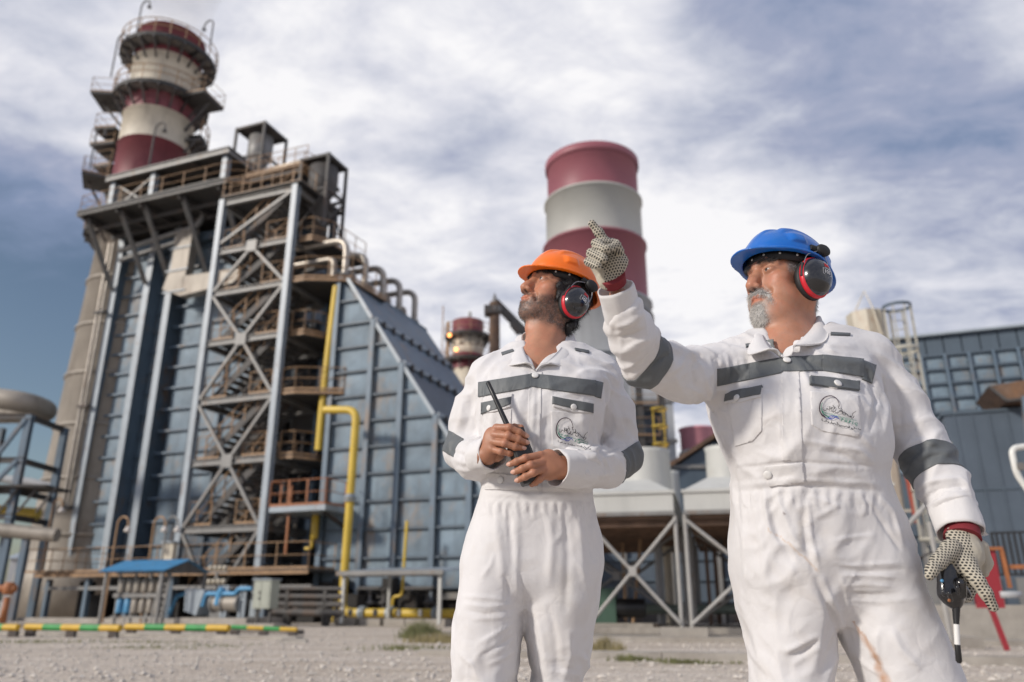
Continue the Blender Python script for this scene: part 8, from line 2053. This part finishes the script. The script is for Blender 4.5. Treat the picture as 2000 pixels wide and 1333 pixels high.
    Bf.ell(Lw(0, -.078, -.094), (.028, .022, .030), R, .0); Bf.ell(Lw(0, -.076, -.112), (.021, .019, .022), R, .015)
    for s in (-1, 1):
        Bf.chain([Lw(.004 * s, -.100, -.047), Lw(.018 * s, -.0955, -.049), Lw(.030 * s, -.082, -.060), Lw(.033 * s, -.072, -.082)], [.0045, .0050, .0045, .008], .006)
    Bf.ell(Lw(0, -.097, -.064), (.021, .018, .0125), R, .006, 'sub')
    fV, fQ = Bf.mesh(); fN = vnormals(fV, fQ); fl = (fV - c) @ R; fV = fV + fN * (.003 * (fbm(np.stack([fl[:, 0] * 330, fl[:, 1] * 330, fl[:, 2] * 90], 1), 3, 3) - .5))[:, None]
    gcol = lambda q, nn: (np.where(q[:, 2] > -.055, .24, .60)[:, None] * np.array([1, .97, .92]) * (.55 + .7 * nn)[:, None])
    beard = rawmesh('beard', fV, fQ, M_beard, body, (0, 0, 0), color=np.clip(gcol(fl, fbm(np.stack([fl[:, 0] * 300, fl[:, 1] * 300, fl[:, 2] * 60], 1), 2, 8)), 0, 1)); beard.location = -Vector(org)
    fN = vnormals(fV, fQ); dn = R @ np.array([0, -.25, -1.])
    strands(fV, fN, np.ones(len(fV)), 9000, .010, .00020, dn, 15, 'beard_hairs', M_beard, beard, (0, 0, 0), lambda r, n: np.clip(np.where(r.rand(n, 1) < .88, .74, .14) * np.array([1., .97, .92]) * (.6 + .6 * r.rand(n, 1)), 0, 1), .22, .22)
    hm = smooth01(ql[:, 1], -.056, -.040) * smooth01(ql[:, 2], -.01, .02) * (ql[:, 2] < .07) + smooth01(ql[:, 1], .03, .05) * smooth01(ql[:, 2], -.09, -.06) * (ql[:, 2] < .06)
    strands(HV, HN, hm + 1e-9, 5000, .008, .0002, R @ np.array([0, .5, -1.]), 16, 'grey_hair', M_beard, body, org, lambda r, n: np.clip(np.where(r.rand(n, 1) < .5, .40, .05) * np.ones((1, 3)) * (.6 + .6 * r.rand(n, 1)), 0, 1), .2, .12)
    hel, Hl = helmet(c, R, M_hblue, man, org, -4, '', .935, .003); hel['label'] = 'blue helmet'
    earmuff(c, R, 1, man, org, Hl, tilt=-4, off=(.099, .010, -.010), sz=.97); earmuff(c, R, -1, man, org, Hl, tilt=8, text=False)
    boots(man, org, [(LL[0][1] + .03, LL[0][2]), (LR[0][1] + .12, LR[0][2])])

    # ---- gloves
    def glove(fieldfn, lo, hi, axu, axv, pitch, plain, name):
        G_ = Field(lo, hi, .0016); fieldfn(G_); v, q = G_.mesh(); v = relax(v, q, 1, .4); n = vnormals(v, q); v = v + n * (.0022 * (fbm(v * 90, 3, 5) - .5))[:, None]; n = vnormals(v, q)
        u_ = (v @ np.array(axu)) / pitch; w_ = (v @ np.array(axv)) / pitch; u_ = u_ - math.floor(u_.min()); w_ = w_ - math.floor(w_.min())
        return rawmesh(name, v, q, M_glove, man, org, color=np.stack([u_, w_, plain(v, n)], 1))
    gx = lambda x, y, dy: P(1120 + x / 6.665, 420 + y / 6.665, dy); rg = lambda r, dy=-.34: r / 6.665 / FPX * zcam(gx(400, 500, dy))
    def fist(G_):
        G_.cone(gx(520, 800, -.335), gx(560, 610, -.345), rg(120), rg(132), .01, flat=((0, 1, 0), .62)); G_.cone(gx(560, 610, -.345), gx(500, 400, -.350), rg(132), rg(100), .012, flat=((0, 1, 0), .62)); G_.cone(gx(380, 790, -.325), gx(300, 640, -.33), rg(95), rg(90), .012)
        G_.chain([gx(480, 400, -.345), gx(400, 350, -.36), gx(330, 230, -.365), gx(243, 118, -.37)], [rg(80), rg(68), rg(60), rg(52)], .006)      # raised finger
        for (a, b_, c2), r in ((((540, 380, -.355), (300, 375, -.372), (395, 455, -.398)), 66), (((430, 470, -.34), (232, 500, -.372), (385, 570, -.400)), 64), (((360, 600, -.33), (200, 612, -.368), (315, 668, -.394)), 58)):
            G_.chain([gx(*a), gx(*b_), gx(*c2)], [rg(r), rg(r), rg(r * .92)], .003)
        G_.chain([gx(590, 470, -.36), gx(560, 400, -.385), gx(450, 440, -.402)], [rg(72), rg(58), rg(48)], .006)
        G_.cone(gx(455, 840, -.33), gx(445, 860, -.33), rg(130), rg(128), .01, flat=((0, 1, 0), .6))
    lo, hi = gx(60, 1000, -.45), gx(760, 20, -.26)
    glove(fist, lo, hi, (1, 0, .15), (-.15, 0, 1), .0062, lambda v, n: 1. - ((project(v)[:, 0] < 1120 + 400 / 6.665) & (project(v)[:, 1] > 420 + 700 / 6.665)), 'glove')['label'] = 'dotted glove on the raised fist'
    rows_ = [gx(505, 868, -.335), gx(480, 800, -.335)]
    a, b_ = gx(535, 895, -.322), gx(505, 800, -.338); MB().tube([Vector(a - org), Vector(b_ - org)], [rg(160), rg(170)], 32).obj('knit_cuff', M_maroon, man)
    qx = lambda x, y, dy: P(1740 + x / 4.004, 1000 + y / 4.004, dy); rq = lambda r: r / 4.004 / FPX * zcam(qx(500, 400, -.15))
    def low(G_):
        G_.cone(qx(560, 195, -.13), qx(590, 330, -.145), rq(128), rq(128), .01, flat=((0, 1, 0), .62)); G_.cone(qx(590, 330, -.145), qx(560, 420, -.16), rq(128), rq(90), .012, flat=((0, 1, 0), .7)); G_.chain([qx(690, 280, -.12), qx(730, 400, -.115), qx(735, 480, -.12)], [rq(70), rq(58), rq(30)], .01)
        G_.chain([qx(470, 290, -.155), qx(375, 390, -.180), qx(322, 455, -.195), qx(303, 500, -.20)], [rq(78), rq(58), rq(44), rq(34)], .008)
        G_.chain([qx(600, 420, -.165), qx(680, 540, -.19), qx(745, 640, -.195), qx(800, 742, -.19)], [rq(72), rq(54), rq(46), rq(36)], .006)
        G_.chain([qx(640, 400, -.13), qx(650, 560, -.10), qx(590, 660, -.095), qx(530, 690, -.115)], [rq(60), rq(52), rq(46), rq(36)], .004); G_.chain([qx(560, 420, -.12), qx(520, 560, -.085), qx(470, 640, -.09)], [rq(62), rq(52), rq(42)], .004)
    lo, hi = qx(200, 860, -.27), qx(880, 90, -.02)
    glove(low, lo, hi, (1, 0, -.08), (.08, 0, 1), .0068, lambda v, n: 1. - ((project(v)[:, 0] > 1740 + 620 / 4 + (project(v)[:, 1] - 1050) * .22) & (project(v)[:, 1] < 1000 + 530 / 4) & (v[:, 1] > D - .175)) * 1., 'glove')['label'] = 'dotted glove lowered and gripping the radio'
    MB().tube([Vector(qx(555, 135, -.118) - org), Vector(qx(560, 208, -.128) - org)], [rq(128), rq(137)], 32).obj('knit_cuff', M_maroon, man)
    MB().prism([Vector(qx(700, 190, -.12) - org), Vector(qx(722, 140, -.125) - org), Vector(qx(765, 180, -.125) - org), Vector(qx(728, 192, -.12) - org), Vector(qx(722, 165, -.12) - org)], (0, .0015, 0)).obj('glove_tag', M_button, man)
    # ---- radio hanging head down
    q0, q1 = qx(470, 470, -.15), qx(505, 740, -.155)
    rd = thing('walkie_talkie', 'glossy black radio held upside down in the lowered glove, antenna pointing at the ground', 'radio', tuple(q1))
    Fr = Field(qx(300, 800, -.24), qx(680, 340, -.07), .0015)
    Fr.cone(qx(462, 470, -.15), qx(475, 640, -.152), rq(108), rq(100), .0, flat=((0, 1, 0), .62)); Fr.cone(qx(475, 640, -.152), qx(505, 715, -.155), rq(98), rq(46), .01, flat=((0, 1, 0), .7)); Fr.cone(qx(570, 600, -.158), qx(600, 650, -.155), rq(30), rq(26), .006); Fr.cone(qx(545, 560, -.175), qx(560, 650, -.17), rq(40), rq(30), .01)
    Fr.cone(qx(410, 625, -.185), qx(418, 650, -.185), rq(16), rq(16), .002); Fr.cone(qx(520, 590, -.19), qx(522, 640, -.188), rq(15), rq(14), .002); Fr.cone(qx(455, 640, -.19), qx(470, 690, -.185), rq(18), rq(16), .002)
    v, q = Fr.mesh(); rawmesh('radio_body', v, q, M_gloss, rd, q1)
    L_ = lambda *p: Vector(qx(*p) - q1)
    MB().tube([L_(503, 690, -.155), L_(510, 740, -.155), L_(512, 880, -.155)], [rq(34), rq(30), rq(20)], 16).obj('antenna_base', M_radio, rd); MB().tube([L_(512, 880, -.155), L_(520, 1040, -.155)], [rq(20.5), rq(20.5)], 16).obj('white_sleeve', M_button, rd); MB().tube([L_(520, 1040, -.155), L_(532, 1165, -.155), L_(535, 1185, -.155)], [rq(21), rq(23), rq(12)], 16).obj('antenna_tip', M_radio, rd)
    for x, y, m, n_ in ((400, 540, M_skyblue, 'blue_dot'), (457, 694, M_orange, 'orange_dot')):
        MB().lathe([(0, -.001), (.0032, -.001), (.0032, .001), (0, .001)], (0, 0, 0), 12).obj(n_, m, rd, loc=L_(x, y, -.207 if n_ == 'blue_dot' else -.196)).rotation_euler = (math.radians(90), 0, 0)
    return man
man_blue()
